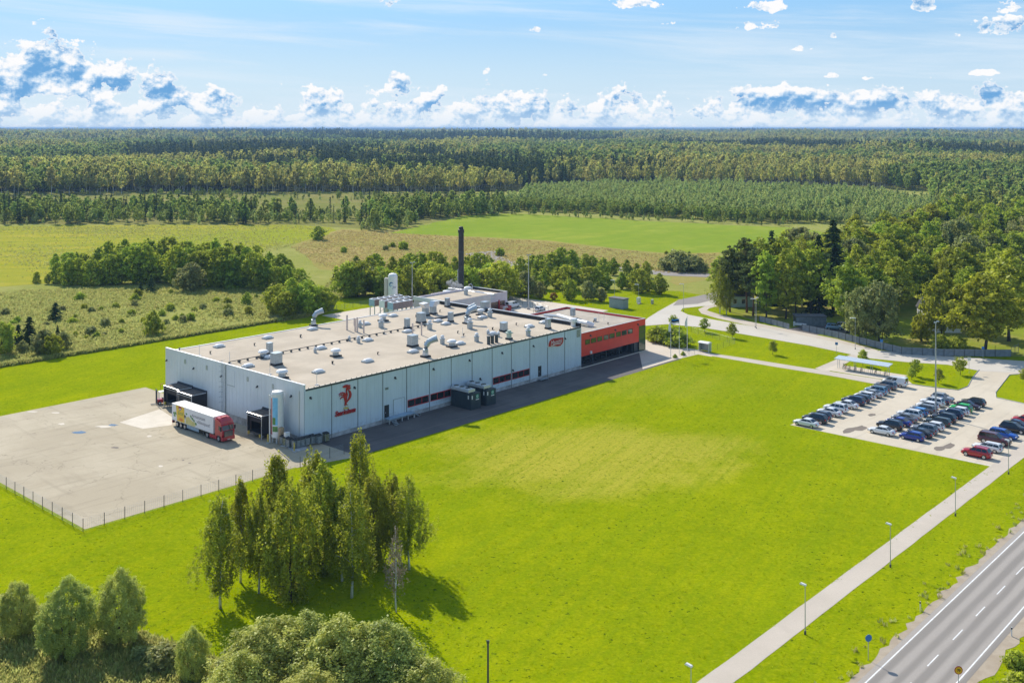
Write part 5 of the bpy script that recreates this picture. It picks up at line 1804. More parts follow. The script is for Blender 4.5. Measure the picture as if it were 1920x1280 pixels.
# pale seam strips in the roofing
for k, (q0, q1) in enumerate([(T2(455, 470), T2(700, 555)), (T2(0, 378), T2(30, 390)), (T1(1000, 335), T1(1260, 395)), (T2(490, 300), T2(560, 345)), (T2(20, 560), T2(110, 590))]):
    pa, pb = rloc(*q0), rloc(*q1)
    MB().add([(pa[0], pa[1] - .12, 0), (pb[0], pb[1] - .12, 0), (pb[0], pb[1] + .12, 0), (pa[0], pa[1] + .12, 0)], [(0, 1, 2, 3)]).build('roof_seam', M['plaza'], FAC, (0, 0, ROOF_Z + .004))

# ---- dock shelters on the gable
def dock(u0, u1, depth, vtop, lab):
    """u0/u1: far and near edge at the wall"""
    b0, _ = on_gable(u0, 770)
    b1, _ = on_gable(u1, 770)
    ztop = on_gable((u0 + u1) / 2, vtop)[1]
    lo, hi = min(b0, b1), max(b0, b1)
    x1, x0 = -.07, -.07 - depth
    mb = MB()
    mb.span((x0, lo, 0.9), (x1, lo + .06, ztop)).span((x0, hi - .06, 0.9), (x1, hi, ztop))
    mb.span((x0, lo + .06, ztop - .06), (x1, hi - .06, ztop))
    sh = mb.build('dock_shelter', M['black_canvas'], FAC)
    MB().span((x0, lo + .1, ztop + .003), (x1 - .26, hi - .1, ztop + .03)).build('roof_sheet', M['brown_canvas'], sh)
    MB().add([(x1 - .25, lo, ztop + .003), (x1 - .25, hi, ztop + .003), (x1, hi, ztop + .003), (x1, lo, ztop + .003), (x1, lo, ztop + .4), (x1, hi, ztop + .4)], [(0, 3, 2, 1), (0, 1, 5, 4), (0, 4, 3), (1, 2, 5), (3, 4, 5, 2)]).build('rear_ridge', M['black_canvas'], sh)
    fr = MB()
    for y in (lo, hi):
        fr.tube([(x0, y, .15), (x0, y, ztop + .05), (x1 - .3, y, ztop + .05)], .085, 5)
    fr.tube([(x0, lo, ztop + .05), (x0, hi, ztop + .05)], .085, 5)
    fr.tube([(x0, lo, ztop - .35), (x0, hi, ztop - .35)], .05, 5)
    fr.build('frame', M['trim'], sh)
    MB().span((x0 + .35, lo + .07, 1.1), (x0 + .42, lo + .75, ztop - .4)).span((x0 + .35, hi - .75, 1.1), (x0 + .42, hi - .07, ztop - .4)).build('side_curtain', M['black'], sh)
    MB().span((x0 + .30, lo + .07, ztop - 1.3), (x0 + .34, hi - .07, ztop - .37)).build('top_curtain', M['black_canvas'], sh)
    MB().span((x1 - .35, lo + .7, 1.0), (x1 - .25, hi - .7, ztop - 1.2)).build('dock_door', M['galv'], sh)
    MB().span((x0 + .2, lo + .3, .7), (x1, hi - .3, 1.0)).build('dock_leveller', M['dark_steel'], sh)
    for y in (lo + .45, hi - .45):
        MB().span((x0 - .12, y - .15, .45), (x0 + .15, y + .15, 1.0)).build('bumper', M['yellow'], sh)
    return sh


dock(362.5, 334, 3.0, 722, '')
dock(389, 362, 3.3, 732, '')
dock(520, 493, 3.2, 770, '')
# red bracket by the far dock
b, z = on_gable(309, 722)
MB().tube([(-.1, b, z + .4), (-.9, b, z + .4), (-.9, b, z - 1.0), (-.1, b, z - 1.0)], .06, 5).build('red_bracket', M['red_sign'], FAC)

# ------------------------------------------------------------------ red office wing
OFF = thing('office_wing', 'two storey office wing, red upper facade over dark glass, joined to the hall', 'office building', S(LONG, 0, 0), TH)
OL, OD, OH = 25.6, 24.9, 7.75
B0 = .4
MB().span((.1, B0 + 2.2, 0), (OL - .1, OD, 2.6)).build('lower_wall', M['black'], OFF)
MB().span((.08, B0 + .07, 2.62), (OL - 4.3, OD, 7.1)).build('upper_core', M['dark_steel'], OFF)
MB().span((OL - 4.3, B0 + .2, .1), (OL - .12, OD, 7.1)).build('corner_core', M['dark_steel'], OFF)
MB().span((.1, B0 + .1, 7.1), (OL - .1, OD - .1, 7.3)).build('roof', M['roof_grey'], OFF)
MB().span((.05, B0, 2.5), (OL - 4.2, B0 + 2.3, 2.61)).build('soffit', M['dark_steel'], OFF)
us = [1090.8, 1118.3, 1141.2, 1163.9, 1186.5, 1197.7]
aa = [on_front(u, 640, B0)[0] - LONG for u in us]
aa[0] = 0.06
for i in range(5):
    MB().span((aa[i] + .015, B0 - .06, 2.55), (aa[i + 1] - .015, B0 + .06, OH)).build('facade_panel', M['red_panel'], OFF)
MB().span((aa[5], B0 - .06, 6.25), (OL + .06, B0 + .06, OH)).build('facade_panel', M['red_panel'], OFF)
MB().span((OL - .06, B0 + .06, 6.25), (OL + .06, OD, OH)).build('side_panel', M['red_panel'], OFF)
MB().span((.05, OD - .06, 6.2), (OL - .06, OD + .06, OH)).build('rear_parapet', M['red_panel'], OFF)
MB().span((.08, OD - .06, 0), (OL - .06, OD + .05, 6.19)).build('rear_wall', M['panel'], OFF)
cap = MB().span((.0, B0 - .1, OH), (OL + .1, B0 + .16, OH + .07)).span((OL - .16, B0 + .16, OH), (OL + .1, OD + .1, OH + .07)).span((0, OD - .16, OH), (OL - .16, OD + .1, OH + .07))
cap.build('parapet_cap', M['trim'], OFF)
for x0, x1 in [(1040, 1083), (1092, 1140), (1150, 1193), (1207, 1250), (1258, 1305), (1318, 1360), (1370, 1415), (1425, 1467)]:
    a0 = on_front(880 + x0 * .20833, 640, B0)[0] - LONG
    a1 = on_front(880 + x1 * .20833, 640, B0)[0] - LONG
    f = MB()
    for lo, hi in (((a0, B0 - .10, 5.0), (a1, B0 - .063, 5.1)), ((a0, B0 - .10, 6.0), (a1, B0 - .063, 6.1)), ((a0, B0 - .10, 5.1), (a0 + .1, B0 - .063, 6.0)), ((a1 - .1, B0 - .10, 5.1), (a1, B0 - .063, 6.0))):
        f.span(lo, hi)
    w = f.build('window', M['black'], OFF)
    MB().span((a0 + .1, B0 - .085, 5.1), (a1 - .1, B0 - .064, 6.0)).build('pane', M['green_glass'], w)
# ground floor glazing, set back under the overhang
for i in range(10):
    a0 = .5 + i * 2.05
    MB().span((a0, B0 + 2.10, .25), (a0 + 1.95, B0 + 2.18, 2.45)).build('glass_front', M['glass'], OFF)
    MB().span((a0 - .08, B0 + 2.02, .0), (a0 - .0, B0 + 2.195, 2.5)).build('mullion', M['dark_steel'], OFF)
for a in (5.2, 10.3, 15.4, 20.6):
    MB().tube([(a, B0 + .3, 0), (a, B0 + .3, 2.5)], .12, 8).build('column', M['dark_steel'], OFF)
# glazed corner
for k in range(4):
    z0 = .2 + k * 1.5
    MB().span((aa[5] + .03, B0 - .03, z0), (OL + .02, B0 + .03, z0 + 1.46)).build('corner_pane', M['green_glass'], OFF)
    MB().span((OL - .01, B0 + .035, z0), (OL + .03, B0 + 6, z0 + 1.46)).build('corner_pane', M['green_glass'], OFF)
for k in range(5):
    MB().span((aa[5] - .02, B0 - .06, .16 + k * 1.5 - .02), (OL + .06, B0 - .031, .16 + k * 1.5 + .06)).build('transom', M['dark_steel'], OFF)
for a in (aa[5] - .05, OL - .02):
    MB().span((a, B0 - .075, 0), (a + .09, B0 - .032, 6.25)).build('mullion', M['dark_steel'], OFF)
MB().span((OL - .06, B0 + 6.02, 0), (OL + .05, OD, 6.24)).build('side_wall', M['red_panel'], OFF)
MB().span((-.5, B0 - .55, 0), (OL + .3, B0 - .25, .16)).build('plinth_kerb', M['concrete'], OFF)
for u, v in ((1106.5, 629.5), (1153, 619), (1195.5, 608.5)):
    a, z = on_front(u, v, B0)
    inst('wall_lamp', lm, OFF, (a - LONG, B0 - .064, z))
a, z = on_front(1106.8, 660, B0)
MB().box((a - LONG, B0 - .2, z), (.5, .35, .6)).build('alarm_box', M['white_paint'], OFF)
# the big pale duct on the office roof
def oloc(u, v, z):
    a, b = AB(G(u, v, z))
    return Vector((a - LONG, b, z))


p0, p1, p2, p3 = oloc(1020, 591, 8.1), oloc(1046, 592.5, 8.1), oloc(1075, 600, 8.1), oloc(1102, 606, 8.1)
MB().tube([p0, p1], .38, 10).build('duct', M['white_paint'], OFF)
MB().tube([p1 + Vector((0, 0, .1)), p2, p3, p3 + Vector((.9, -.9, -.55))], [.55, .55, .58, .66], 12).build('duct', M['white_paint'], OFF)
for p in (p1.lerp(p3, .25), p1.lerp(p3, .7), p0.lerp(p1, .5)):
    MB().span((p.x - .12, p.y - .5, 7.3), (p.x + .12, p.y + .5, 7.75)).build('duct_stand', M['galv'], OFF)
o = inst('box_vent', bvB[0], OFF, tuple(oloc(1074, 594.5, 7.3)))
o = inst('cowl_fan', cs, OFF, tuple(oloc(1116, 602.5, 7.3)), 0, .7)
for q in (T3(1166, 402), T3(1212, 392)):
    inst('roof_pole', MB().tube([(0, 0, 0), (0, 0, 2.3)], .04, 5).mesh('roof_pole', M['trim']), OFF, tuple(oloc(*q, 7.3)))
for q in (T3(1248, 425), T3(1120, 405)):
    inst('drain_vent', pt_, OFF, tuple(oloc(*q, 7.3)))

# ------------------------------------------------------------------ back annex, pipe bridges, boiler house, chimney
ANX = thing('rear_annex', 'low pale annex behind the grey hall, white end wall facing the roof', 'annex', S(LONG, 45.5, 0), TH)
MB().span((.1, 0, 0), (19, 9.8, 9.5)).build('walls', M['pink_wall'], ANX)
MB().span((-.02, -.1, 9.3), (.35, 10, 10.3)).build('end_wall', M['white_paint'], ANX)
MB().span((.36, .2, 9.5), (18.9, 9.7, 9.58)).build('roof', M['roof'], ANX)
MB().span((.1, 9.7, 9.5), (19.1, 10, 10.0)).build('rear_parapet', M['pink_wall'], ANX)
o = inst('cowl_fan', cs, ANX, (14, 4.5, 9.58), 0, 1.1)
inst('cap', cc, o)
BH = thing('boiler_house', 'flat roofed pale lilac boiler house with brown glazed front behind the hall', 'boiler house', S(104.5, 64.8, 0), TH)
MB().span((.1, .1, 0), (18, 13.9, 4.4)).build('core', M['brown_glass'], BH)
MB().span((-.05, -.05, 2.6), (18.1, .15, 5.1)).build('front_fascia', M['pink_wall'], BH)
MB().span((17.1, -.08, 0), (18.12, .16, 2.59)).build('corner_pier', M['pink_wall'], BH)
MB().span((17.95, .16, 0), (18.12, 14, 5.1)).build('side_wall', M['pink_wall'], BH)
MB().span((-.05, 13.8, 3.0), (17.94, 14, 5.1)).build('rear_parapet', M['pink_wall'], BH)
MB().span((.05, .16, 4.42), (17.9, 13.75, 4.5)).build('roof', M['roof'], BH)
MB().span((17.6, .16, 4.5), (17.94, 13.8, 5.1)).build('parapet_lining', M['black'], BH)
MB().span((17.5, -.1, 5.1), (18.2, 14.05, 5.18)).build('parapet_cap', M['trim'], BH)
for k in range(8):
    MB().span((1 + k * 2.05, .03, .05), (2.85 + k * 2.05, .095, 2.55)).build('glass_front', M['brown_glass'], BH)
MB().span((14.2, -.25, 0), (14.6, -.06, 3.0)).build('red_post', M['red_sign'], BH)
MB().span((8.2, -.2, 0), (8.9, -.06, 2.4)).build('white_post', M['white_paint'], BH)
for x, y, s in ((6.5, 6, 1.0), (9.5, 4, .8), (11, 9.5, 1.25)):
    o = inst('roof_ventilator', ms, BH, (x, y, 4.5), 0, s)
    inst('cap', mcap, o)
MB().tube([(14.5, 12.5, 4.5), (14.5, 12.5, 6.2), (14.5, 11.6, 6.6), (14.5, 11.0, 6.2), (14.5, 11, 4.5)], .09, 6).build('vent_loop', M['white_paint'], BH)

CH = thing('chimney', 'tall dark factory chimney rising above the trees behind the hall', 'chimney', G(864.5, 585), TH)
MB().lathe([(.82, 0), (.80, 8), (.78, 18), (.76, 23.6)], n=16).build('shaft', M['chimney'], CH)
for z in (5.9, 11.8, 17.6):
    MB().lathe([(.86, 0), (.86, .22)], (0, 0, z), 16).build('flange', M['dark_steel'], CH)
MB().lathe([(.92, 23.3), (.92, 24.2), (.7, 24.3), (.6, 25.0), (.4, 25.1)], n=16).build('cap', M['black'], CH)
MB().tube([(-.55, .75, .2), (-.55, .75, 12.5)], .13, 6).build('flue_pipe', M['trim'], CH)
la = MB()
for s in (-.2, .2):
    la.tube([(s, -.98, 1), (s, -.95, 23.5)], .03, 4)
la = la.build('ladder', M['dark_steel'], CH)
for k in range(36):
    MB().tube([(-.2, -.97, 1.4 + k * .6), (.2, -.97, 1.4 + k * .6)], .02, 4, caps=False).build('rung', M['dark_steel'], la)

# tall pale tank near the pipe bridge
p = Vector((-(960 - 837.5) / FOC * 283, 283, 0))
T = thing('round_tank', 'pale grey upright tank beside the pipe bridge behind the hall', 'tank', p, TH)
MB().lathe([(1.15, 0), (1.15, 9.4), (1.05, 9.75), (.3, 9.9)], n=18).build('shell', M['trim'], T)
MB().tube([(1.0, -.9, 0), (1.0, -.9, 9.2)], .1, 6).build('pipe', M['galv'], T)


def bridge(name, lab, a0, b0, a1, b1, z):
    t = thing(name, lab, 'pipe bridge', S(a0, b0, 0), TH + math.atan2(b1 - b0, a1 - a0))
    L = math.hypot(a1 - a0, b1 - b0)
    for y in (-.7, .7):
        for zz in (z, z + 1.1):
            MB().span((0, y - .07, zz - .07), (L, y + .07, zz + .07)).build('chord', M['blue_unit'], t)
        k = int(L / 2)
        for i in range(k):
            MB().tube([(L * i / k, y, z), (L * (i + 1) / k, y, z + 1.1)], .045, 4).build('brace', M['blue_unit'], t)
    for y in (-.35, 0, .35):
        MB().tube([(0, y, z + 1.3), (L, y, z + 1.3)], .15, 8).build('pipe', M['trim'], t)
    for i in range(1, 4):
        x = L * i / 4
        MB().span((x - .12, -.8, 0), (x + .12, -.6, z)).span((x - .12, .6, 0), (x + .12, .8, z)).build('support', M['dark_steel'], t)
    return t


bridge('pipe_bridge', 'grey pipe bridge running from the pale tank towards the boiler house', 105.5, 72, 105.5, 54.5, 6.0)
bridge('pipe_bridge', 'shorter pipe bridge leaving the annex roof and meeting the long one', 95.5, 55.6, 105, 55.6, 6.0)
# stacked crates in the back yard
crate_cols = [M['red_sign'], mat('pink_crate', (.6, .3, .27), .6, 0, .1, 2), M['white_paint'], mat('orange_crate', (.62, .25, .12), .6, 0, .1, 2)]
cms = [MB().span((-.5, -.4, 0), (.5, .4, .95)).span((-.52, -.42, .42), (.52, .42, .5)).span((-.52, -.42, .9), (.52, .42, .97)).mesh('crate_stack', c) for c in crate_cols]
r = random.Random(8)
k = 0
for i in range(17):
    for j in range(2):
        p = G(903 + i * 3.2, 573.5 + i * .62 - j * 3)
        o = inst('crate_stack', cms[r.randrange(4)], None, (p.x, p.y, .05), TH + r.uniform(-.05, .05), r.uniform(.9, 1.3))
        tag(o, 'stack of red and white crates lined up before the boiler house', 'crate stack', 'crate stacks before the boiler house')
for i in range(9):
    p = G(841 + i * 4.6, 562 + i * .9)
    p = S(96 + i * .6, 71 - i * 1.3)
    o = inst('crate_stack', cms[(i * 3 + 1) % 4], None, (p.x, p.y, .05), TH, (1.0, 1.0, 3.2 + (i % 3) * .4))
    tag(o, 'tall stack of pinkish crates standing under the long pipe bridge', 'crate stack', 'tall crate stacks under the pipe bridge')

# ------------------------------------------------------------------ tanks and chillers behind the hall
p = Vector((-(960 - 736.5) / FOC * 276, 276, 0))
T = thing('gas_tank', 'tall white gas tank with blue swirl logo standing behind the chillers', 'gas tank', p, 0)
MB().lathe([(1.05, 0), (1.25, .4), (1.25, 14.8), (1.0, 15.3), (.4, 15.5)], n=22).build('shell', M['white_paint'], T)
MB().lathe([(.6, 0), (.6, 13.9), (.4, 14.2)], (-1.75, .5, 0), 12).build('side_column', mat('beige_column', (.58, .52, .46), .6, 0, .06, 1), T)


def curve_poly(pts, w, cyl=1.26):
    """a brush stroke wrapped on the tank (x round, z up)"""
    L, R_ = [], []
    for i, (x, z) in enumerate(pts):
        q0, q1 = pts[max(0, i - 1)], pts[min(len(pts) - 1, i + 1)]
        dx, dz = q1[0] - q0[0], q1[1] - q0[1]
        l = math.hypot(dx, dz) or 1
        ww = w * math.sin(PI * (i + .6) / (len(pts) + .2))
        L.append((x - dz / l * ww, z + dx / l * ww))
        R_.append((x + dz / l * ww, z - dx / l * ww))
    vs = []
    for (x, z) in L + R_:
        an = x / cyl
        vs.append((cyl * math.sin(an), -cyl * math.cos(an), z))
    n = len(L)
    return vs, [(i, i + 1, n + i + 1, n + i) for i in range(n - 1)]


arc = [(-.25 + .52 * math.cos(t), 12.6 + .55 * math.sin(t)) for t in np.linspace(.3, 4.6, 14)]
vs, fs = curve_poly(arc, .17)
MB().add(vs, fs).build('swirl_logo', M['blue_print'], T)
arc = [(-.2 + .22 * math.cos(t), 12.55 + .24 * math.sin(t)) for t in np.linspace(2.6, 6.4, 10)]
vs, fs = curve_poly(arc, .08)
MB().add(vs, fs).build('swirl_logo', M['sky_print'], T)
tx = text_mesh('Jet', .95, .01, M['blue_print'], .15)
for v in tx.vertices:
    x, y = v.co.x + .55, v.co.y + 11.95
    an = x / 1.26
    v.co = (1.265 * math.sin(an), -1.265 * math.cos(an), y)
inst('lettering', tx, T)


def chiller(name, lab, u, v, L, fans, face, group):
    """rests on a tall steel frame behind the hall, v = underside seen over the roof edge"""
    zb = 9.3
    p = G(u, v, zb)
    t = thing(name, lab, 'chiller', (p.x, p.y, 0), TH, group)
    W_, H_ = 2.0, 1.6
    MB().span((0, 0, zb), (L, W_, zb + H_)).build('casing', M['brown_coil'], t)
    MB().span((-.06, -.03, zb), (-.003, W_ + .03, zb + H_ + .05)).build('end_panel', face, t)
    MB().span((-.05, -.05, zb + H_), (L + .05, W_ + .05, zb + H_ + .12)).build('top_plate', M['trim'], t)
    for i in range(fans):
        x = L * (i + .5) / fans
        f = MB().lathe([(.70, zb + H_ + .12), (.70, zb + H_ + .26), (.76, zb + H_ + .29)], (x, W_ / 2, 0), 14).build('fan_ring', M['trim'], t)
        MB().lathe([(.62, zb + H_ + .292), (.62, zb + H_ + .31)], (x, W_ / 2, 0), 14).build('fan', M['black'], f)
    for x in (.2, L / 2, L - .2):
        for y in (.15, W_ - .15):
            MB().span((x - .08, y - .08, 0), (x + .08, y + .08, zb)).build('leg', M['galv'], t)
    MB().tube([(.2, .15, zb - 2.6), (L / 2, .15, zb - .2)], .05, 4).build('brace', M['galv'], t)
    return t


chiller('chiller', 'blue ended chiller farthest from the camera, leftmost of three', 702, 574.5, 9.5, 5, M['blue_unit'], 'chillers behind the hall')
chiller('chiller', 'white ended chiller in the middle of the three behind the hall', 721, 577.5, 9.0, 5, M['white_paint'], 'chillers behind the hall')
chiller('chiller', 'blue ended chiller nearest the camera of the three behind the hall', 737, 581, 6.4, 3, M['blue_unit'], 'chillers behind the hall')

# printed silo at the near corner
T = thing('silo', 'slim white silo with printed sky and tree picture at the near gable', 'silo', S(-2.0, 4.9, 0), TH)
MB().lathe([(1.0, 1.0), (1.05, 1.1), (1.05, 8.4), (.9, 8.8), (.3, 8.95)], n=20).build('shell', M['white_paint'], T)
for k in range(4):
    an = PI / 4 + k * PI / 2
    MB().box((.8 * math.cos(an), .8 * math.sin(an), .5), (.16, .16, 1.0)).build('leg', M['white_paint'], T)


def wrap(a0, a1, z0, z1, m, name, R_=1.056, n=8):
    vs = [(R_ * math.cos(a0 + (a1 - a0) * i / n), R_ * math.sin(a0 + (a1 - a0) * i / n), z) for z in (z0, z1) for i in range(n + 1)]
    MB().add(vs, [(i, i + 1, n + 2 + i, n + 1 + i) for i in range(n)]).build(name, m, T)


W0, W1 = math.radians(180 + 5), math.radians(180 + 58)
wrap(W0, W1, 3.2, 7.9, M['sky_print'], 'sky_picture')
wrap(W0, W1, 2.1, 3.0, M['leaf_print'], 'meadow_picture')
wrap(W0, W0 + .55, 3.3, 4.5, M['leaf_print'], 'tree_picture', 1.062)
wrap(W0 - .42, W0 - .12, 1.6, 7.8, M['red_sign'], 'scale_strip', 1.060)
MB().tube([(-1.25, .45, .1), (-1.25, .45, 8.3)], .12, 8).build('filler_pipe', M['white_paint'], T)
MB().span((-.6, -1.75, .1), (.1, -1.15, 2.9)).build('control_cabinet', M['wood'], T)
# ------------------------------------------------------------------ vehicles
PAINT = {'white': (.74, .74, .73), 'silver': (.42, .44, .45), 'grey': (.20, .21, .225), 'dark grey': (.065, .07, .08), 'black': (.014, .015, .018), 'navy': (.012, .022, .07), 'blue': (.01, .03, .24), 'bright blue': (.012, .09, .42),
         'light blue': (.22, .34, .44), 'sky blue': (.05, .20, .45), 'red': (.42, .008, .015), 'maroon': (.10, .018, .022), 'green': (.01, .42, .07), 'brown': (.13, .10, .09), 'purple': (.05, .025, .045), 'dark green': (.025, .04, .035)}
PM = {k: mat(k.replace(' ', '_') + '_car_paint', c, .22, .15 if k in ('silver', 'grey', 'light blue') else 0.0, 0.0, 1, coat=.6) for k, c in PAINT.items()}
DARKTRIM = M['black']
# type: length, half width, height, belt profile (x/L, z), floor, roof x0..x1 at top, glass foot x0..x1, wheel r, wheel xs
CT = {
    'sedan': dict(L=4.7, w=.90, h=1.46, belt=[(-.5, .62), (-.49, .86), (-.40, .98), (-.30, 1.0), (.14, .96), (.24, .92), (.42, .80), (.49, .66), (.5, .5)], roof=(-.20, .07), foot=(-.36, .22), wr=.32, wx=(-.30, .30)),
    'hatchback': dict(L=4.25, w=.89, h=1.50, belt=[(-.5, .6), (-.49, .92), (-.42, 1.02), (.16, .98), (.26, .94), (.43, .82), (.49, .66), (.5, .5)], roof=(-.36, .06), foot=(-.46, .24), wr=.31, wx=(-.31, .31)),
    'wagon': dict(L=4.75, w=.90, h=1.50, belt=[(-.5, .6), (-.495, .92), (-.45, 1.0), (.14, .97), (.24, .93), (.42, .81), (.49, .66), (.5, .5)], roof=(-.42, .06), foot=(-.475, .22), wr=.32, wx=(-.30, .30)),
    'suv': dict(L=4.65, w=.93, h=1.70, belt=[(-.5, .66), (-.49, 1.02), (-.44, 1.12), (.16, 1.10), (.25, 1.07), (.43, .98), (.495, .78), (.5, .56)], roof=(-.38, .07), foot=(-.46, .235), wr=.37, wx=(-.30, .31)),
    'big suv': dict(L=5.2, w=.98, h=1.88, belt=[(-.5, .7), (-.495, 1.12), (-.46, 1.2), (.17, 1.18), (.25, 1.16), (.46, 1.1), (.497, .88), (.5, .6)], roof=(-.43, .08), foot=(-.47, .22), wr=.41, wx=(-.29, .32)),
    'van': dict(L=5.2, w=.97, h=1.98, belt=[(-.5, .6), (-.495, 1.2), (-.47, 1.28), (.24, 1.26), (.34, 1.18), (.45, .98), (.495, .74), (.5, .5)], roof=(-.475, .17), foot=(-.49, .34), wr=.34, wx=(-.29, .31)),
}
CAR_MESH = {}


def car_meshes(ty):
    if ty in CAR_MESH: return CAR_MESH[ty]
    c = CT[ty]
    L, w, h = c['L'], c['w'], c['h']
    bx = [p[0] * L for p in c['belt']]
    bz = [p[1] for p in c['belt']]
    N = 17
    xs = list(np.linspace(-.5, .5, N) * L)
    xs[0] += .0
    vs, fs = [], []
    zl = .22
    for x in xs:
        t = abs(x) / (L / 2)
        wf = 1 - .16 * max(0, t - .72) ** 1.4 / .28 ** 1.4 if t > .72 else 1
        zb = float(np.interp(x, bx, bz))
        lo = zl + (.14 * max(0, (t - .86) / .14))
        ring = [(0, lo), (w * .86 * wf, lo), (w * wf, lo + .16), (w * wf * 1.0, (lo + zb) * .52), (w * wf * .985, zb - .10), (w * wf * .90, zb), (0, zb + .035)]
        for (y, z) in ring: vs.append((x, y, z))
        for (y, z) in ring[1:-1][::-1]: vs.append((x, -y, z))
    k = 12
    for i in range(N - 1):
        for j in range(k):
            j2 = (j + 1) % k
            fs.append((i * k + j, i * k + j2, (i + 1) * k + j2, (i + 1) * k + j))
    fs.append(tuple(range(k)))
    fs.append(tuple(range((N - 1) * k, N * k)))
    body = MB().add(vs, fs).mesh('body', PM['white'], True)
    # cabin
    r0, r1 = c['roof'][0] * L, c['roof'][1] * L
    f0, f1 = c['foot'][0] * L, c['foot'][1] * L
    zb0, zb1 = float(np.interp(f0, bx, bz)), float(np.interp(f1, bx, bz))
    wb, wt = w * .90, w * .70 if ty not in ('van', 'big suv') else w * .80
    zr = h - .06

    def side(x, z):
        t = (z - min(zb0, zb1)) / (zr - min(zb0, zb1))
        return wb + (wt - wb) * max(0, min(1, t))
    cab = MB()
    vs = [(f0, wb, zb0 - .02), (f1, wb, zb1 - .02), (r1, wt, zr), (r0, wt, zr), (f0, -wb, zb0 - .02), (f1, -wb, zb1 - .02), (r1, -wt, zr), (r0, -wt, zr),
          (r1 - .25, wt * .8, h), (r0 + .2, wt * .8, h), (r1 - .25, -wt * .8, h), (r0 + .2, -wt * .8, h)]
    cab.add(vs, [(0, 1, 2, 3), (5, 4, 7, 6), (1, 5, 6, 2), (4, 0, 3, 7), (3, 2, 8, 9), (6, 7, 11, 10), (2, 6, 10, 8), (7, 3, 9, 11), (9, 8, 10, 11), (0, 4, 5, 1)])
    cabin = cab.mesh('cabin', PM['white'])

    def pane(name, q, nrm, shrink=.10):
        q = [Vector(p) for p in q]
        ce = sum(q, Vector()) / 4
        n_ = Vector(nrm).normalized()
        o = [ce + (p - ce) * (1 - shrink) + n_ * .012 for p in q]
        i_ = [p - n_ * .03 for p in o]
        return MB().add(o + i_, [(0, 1, 2, 3), (4, 7, 6, 5), (0, 4, 5, 1), (1, 5, 6, 2), (2, 6, 7, 3), (3, 7, 4, 0)]).mesh(name, M['glass'])
    ws = pane('windshield', [(f1, wb, zb1), (f1, -wb, zb1), (r1, -wt, zr), (r1, wt, zr)], ((zr - zb1), 0, (f1 - r1)), .09)
    rw = pane('rear_window', [(f0, -wb, zb0), (f0, wb, zb0), (r0, wt, zr), (r0, -wt, zr)], (-(zr - zb0), 0, (r0 - f0)), .14)
    sides = []
    cuts = [.04, .36, .68, .97] if ty in ('suv', 'wagon', 'van', 'big suv') else [.05, .42, .95]
    if ty == 'van': cuts = [.45, .70, .98]
    for s in (1, -1):
        for i in range(len(cuts) - 1):
            def pt(t, up):
                xb, xt = f0 + (f1 - f0) * t, r0 + (r1 - r0) * t
                z_b = zb0 + (zb1 - zb0) * t
                z0, z1 = z_b + (zr - z_b) * .10, z_b + (zr - z_b) * .88
                z = z1 if up else z0
                x = xt + (xb - xt) * (.12 if up else .92)
                y = wb + (wt - wb) * (.88 if up else .10)
                return (x, s * y, z)
            q = [pt(cuts[i] + .012, 0), pt(cuts[i + 1] - .012, 0), pt(cuts[i + 1] - .012, 1), pt(cuts[i] + .012, 1)]
            if s < 0: q = q[::-1]
            sides.append(pane('side_window', q, (0, s, .25), .02))
    wr = c['wr']
    wm = MB()
    for z0, z1, r_ in ((-.11, .11, wr),):
        n = 16
        vs = []
        for r2, y in ((wr * .9, -.11), (wr, -.07), (wr, .07), (wr * .9, .11)):
            for k2 in range(n):
                an = 2 * PI * k2 / n
                vs.append((r2 * math.cos(an), y, r2 * math.sin(an)))
        fs = [(i * n + a, i * n + (a + 1) % n, (i + 1) * n + (a + 1) % n, (i + 1) * n + a) for i in range(3) for a in range(n)]
        fs += [tuple(range(n)), tuple(range(3 * n, 4 * n))]
        wm.add(vs, fs)
    wheel = wm.mesh('wheel', M['tyre'])
    rm = MB()
    for s in (-1, 1):
        n = 12
        vs = [(wr * .66 * math.cos(2 * PI * a / n), s * .112, wr * .66 * math.sin(2 * PI * a / n)) for a in range(n)] + [(0, s * .125, 0)]
        rm.add(vs, [(a, (a + 1) % n, n) for a in range(n)])
    rim = rm.mesh('rim', M['rim'])
    ar = MB()
    arch_n = 10
    vs = [((wr + .07) * math.cos(PI * a / arch_n), yy, wr * 1.02 + (wr + .07) * math.sin(PI * a / arch_n) - .03) for yy in (-.10, .012) for a in range(arch_n + 1)]
    ar.add(vs, [(a, a + 1, arch_n + 2 + a, arch_n + 1 + a) for a in range(arch_n)] + [tuple(range(arch_n + 1)), tuple(range(arch_n + 1, 2 * arch_n + 2))])
    arch = ar.mesh('wheel_arch', M['black'])
    x1, x0 = L / 2, -L / 2
    hl = MB().box((0, 0, 0), (.30, .34, .17)).mesh('headlight', M['headlight'])
    tl = MB().box((0, 0, 0), (.16, .26, .22)).mesh('taillight', M['taillight'])
    mr = MB().box((0, 0, 0), (.14, .22, .15)).mesh('wing_mirror', PM['white'])
    gr = MB().box((0, 0, 0), (.05, w * .95, .20)).mesh('grille', M['black'])
    pl = MB().box((0, 0, 0), (.03, .5, .11)).mesh('number_plate', M['plate'])
    zh = float(np.interp(L * .455, bx, bz)) - .12
    zt = float(np.interp(-L * .47, bx, bz)) - .16
    parts = [('body', body, (0, 0, 0), 1), ('cabin', cabin, (0, 0, 0), 1), ('windshield', ws, (0, 0, 0), 0), ('rear_window', rw, (0, 0, 0), 0)]
    parts += [('side_window', s_, (0, 0, 0), 0) for s_ in sides]
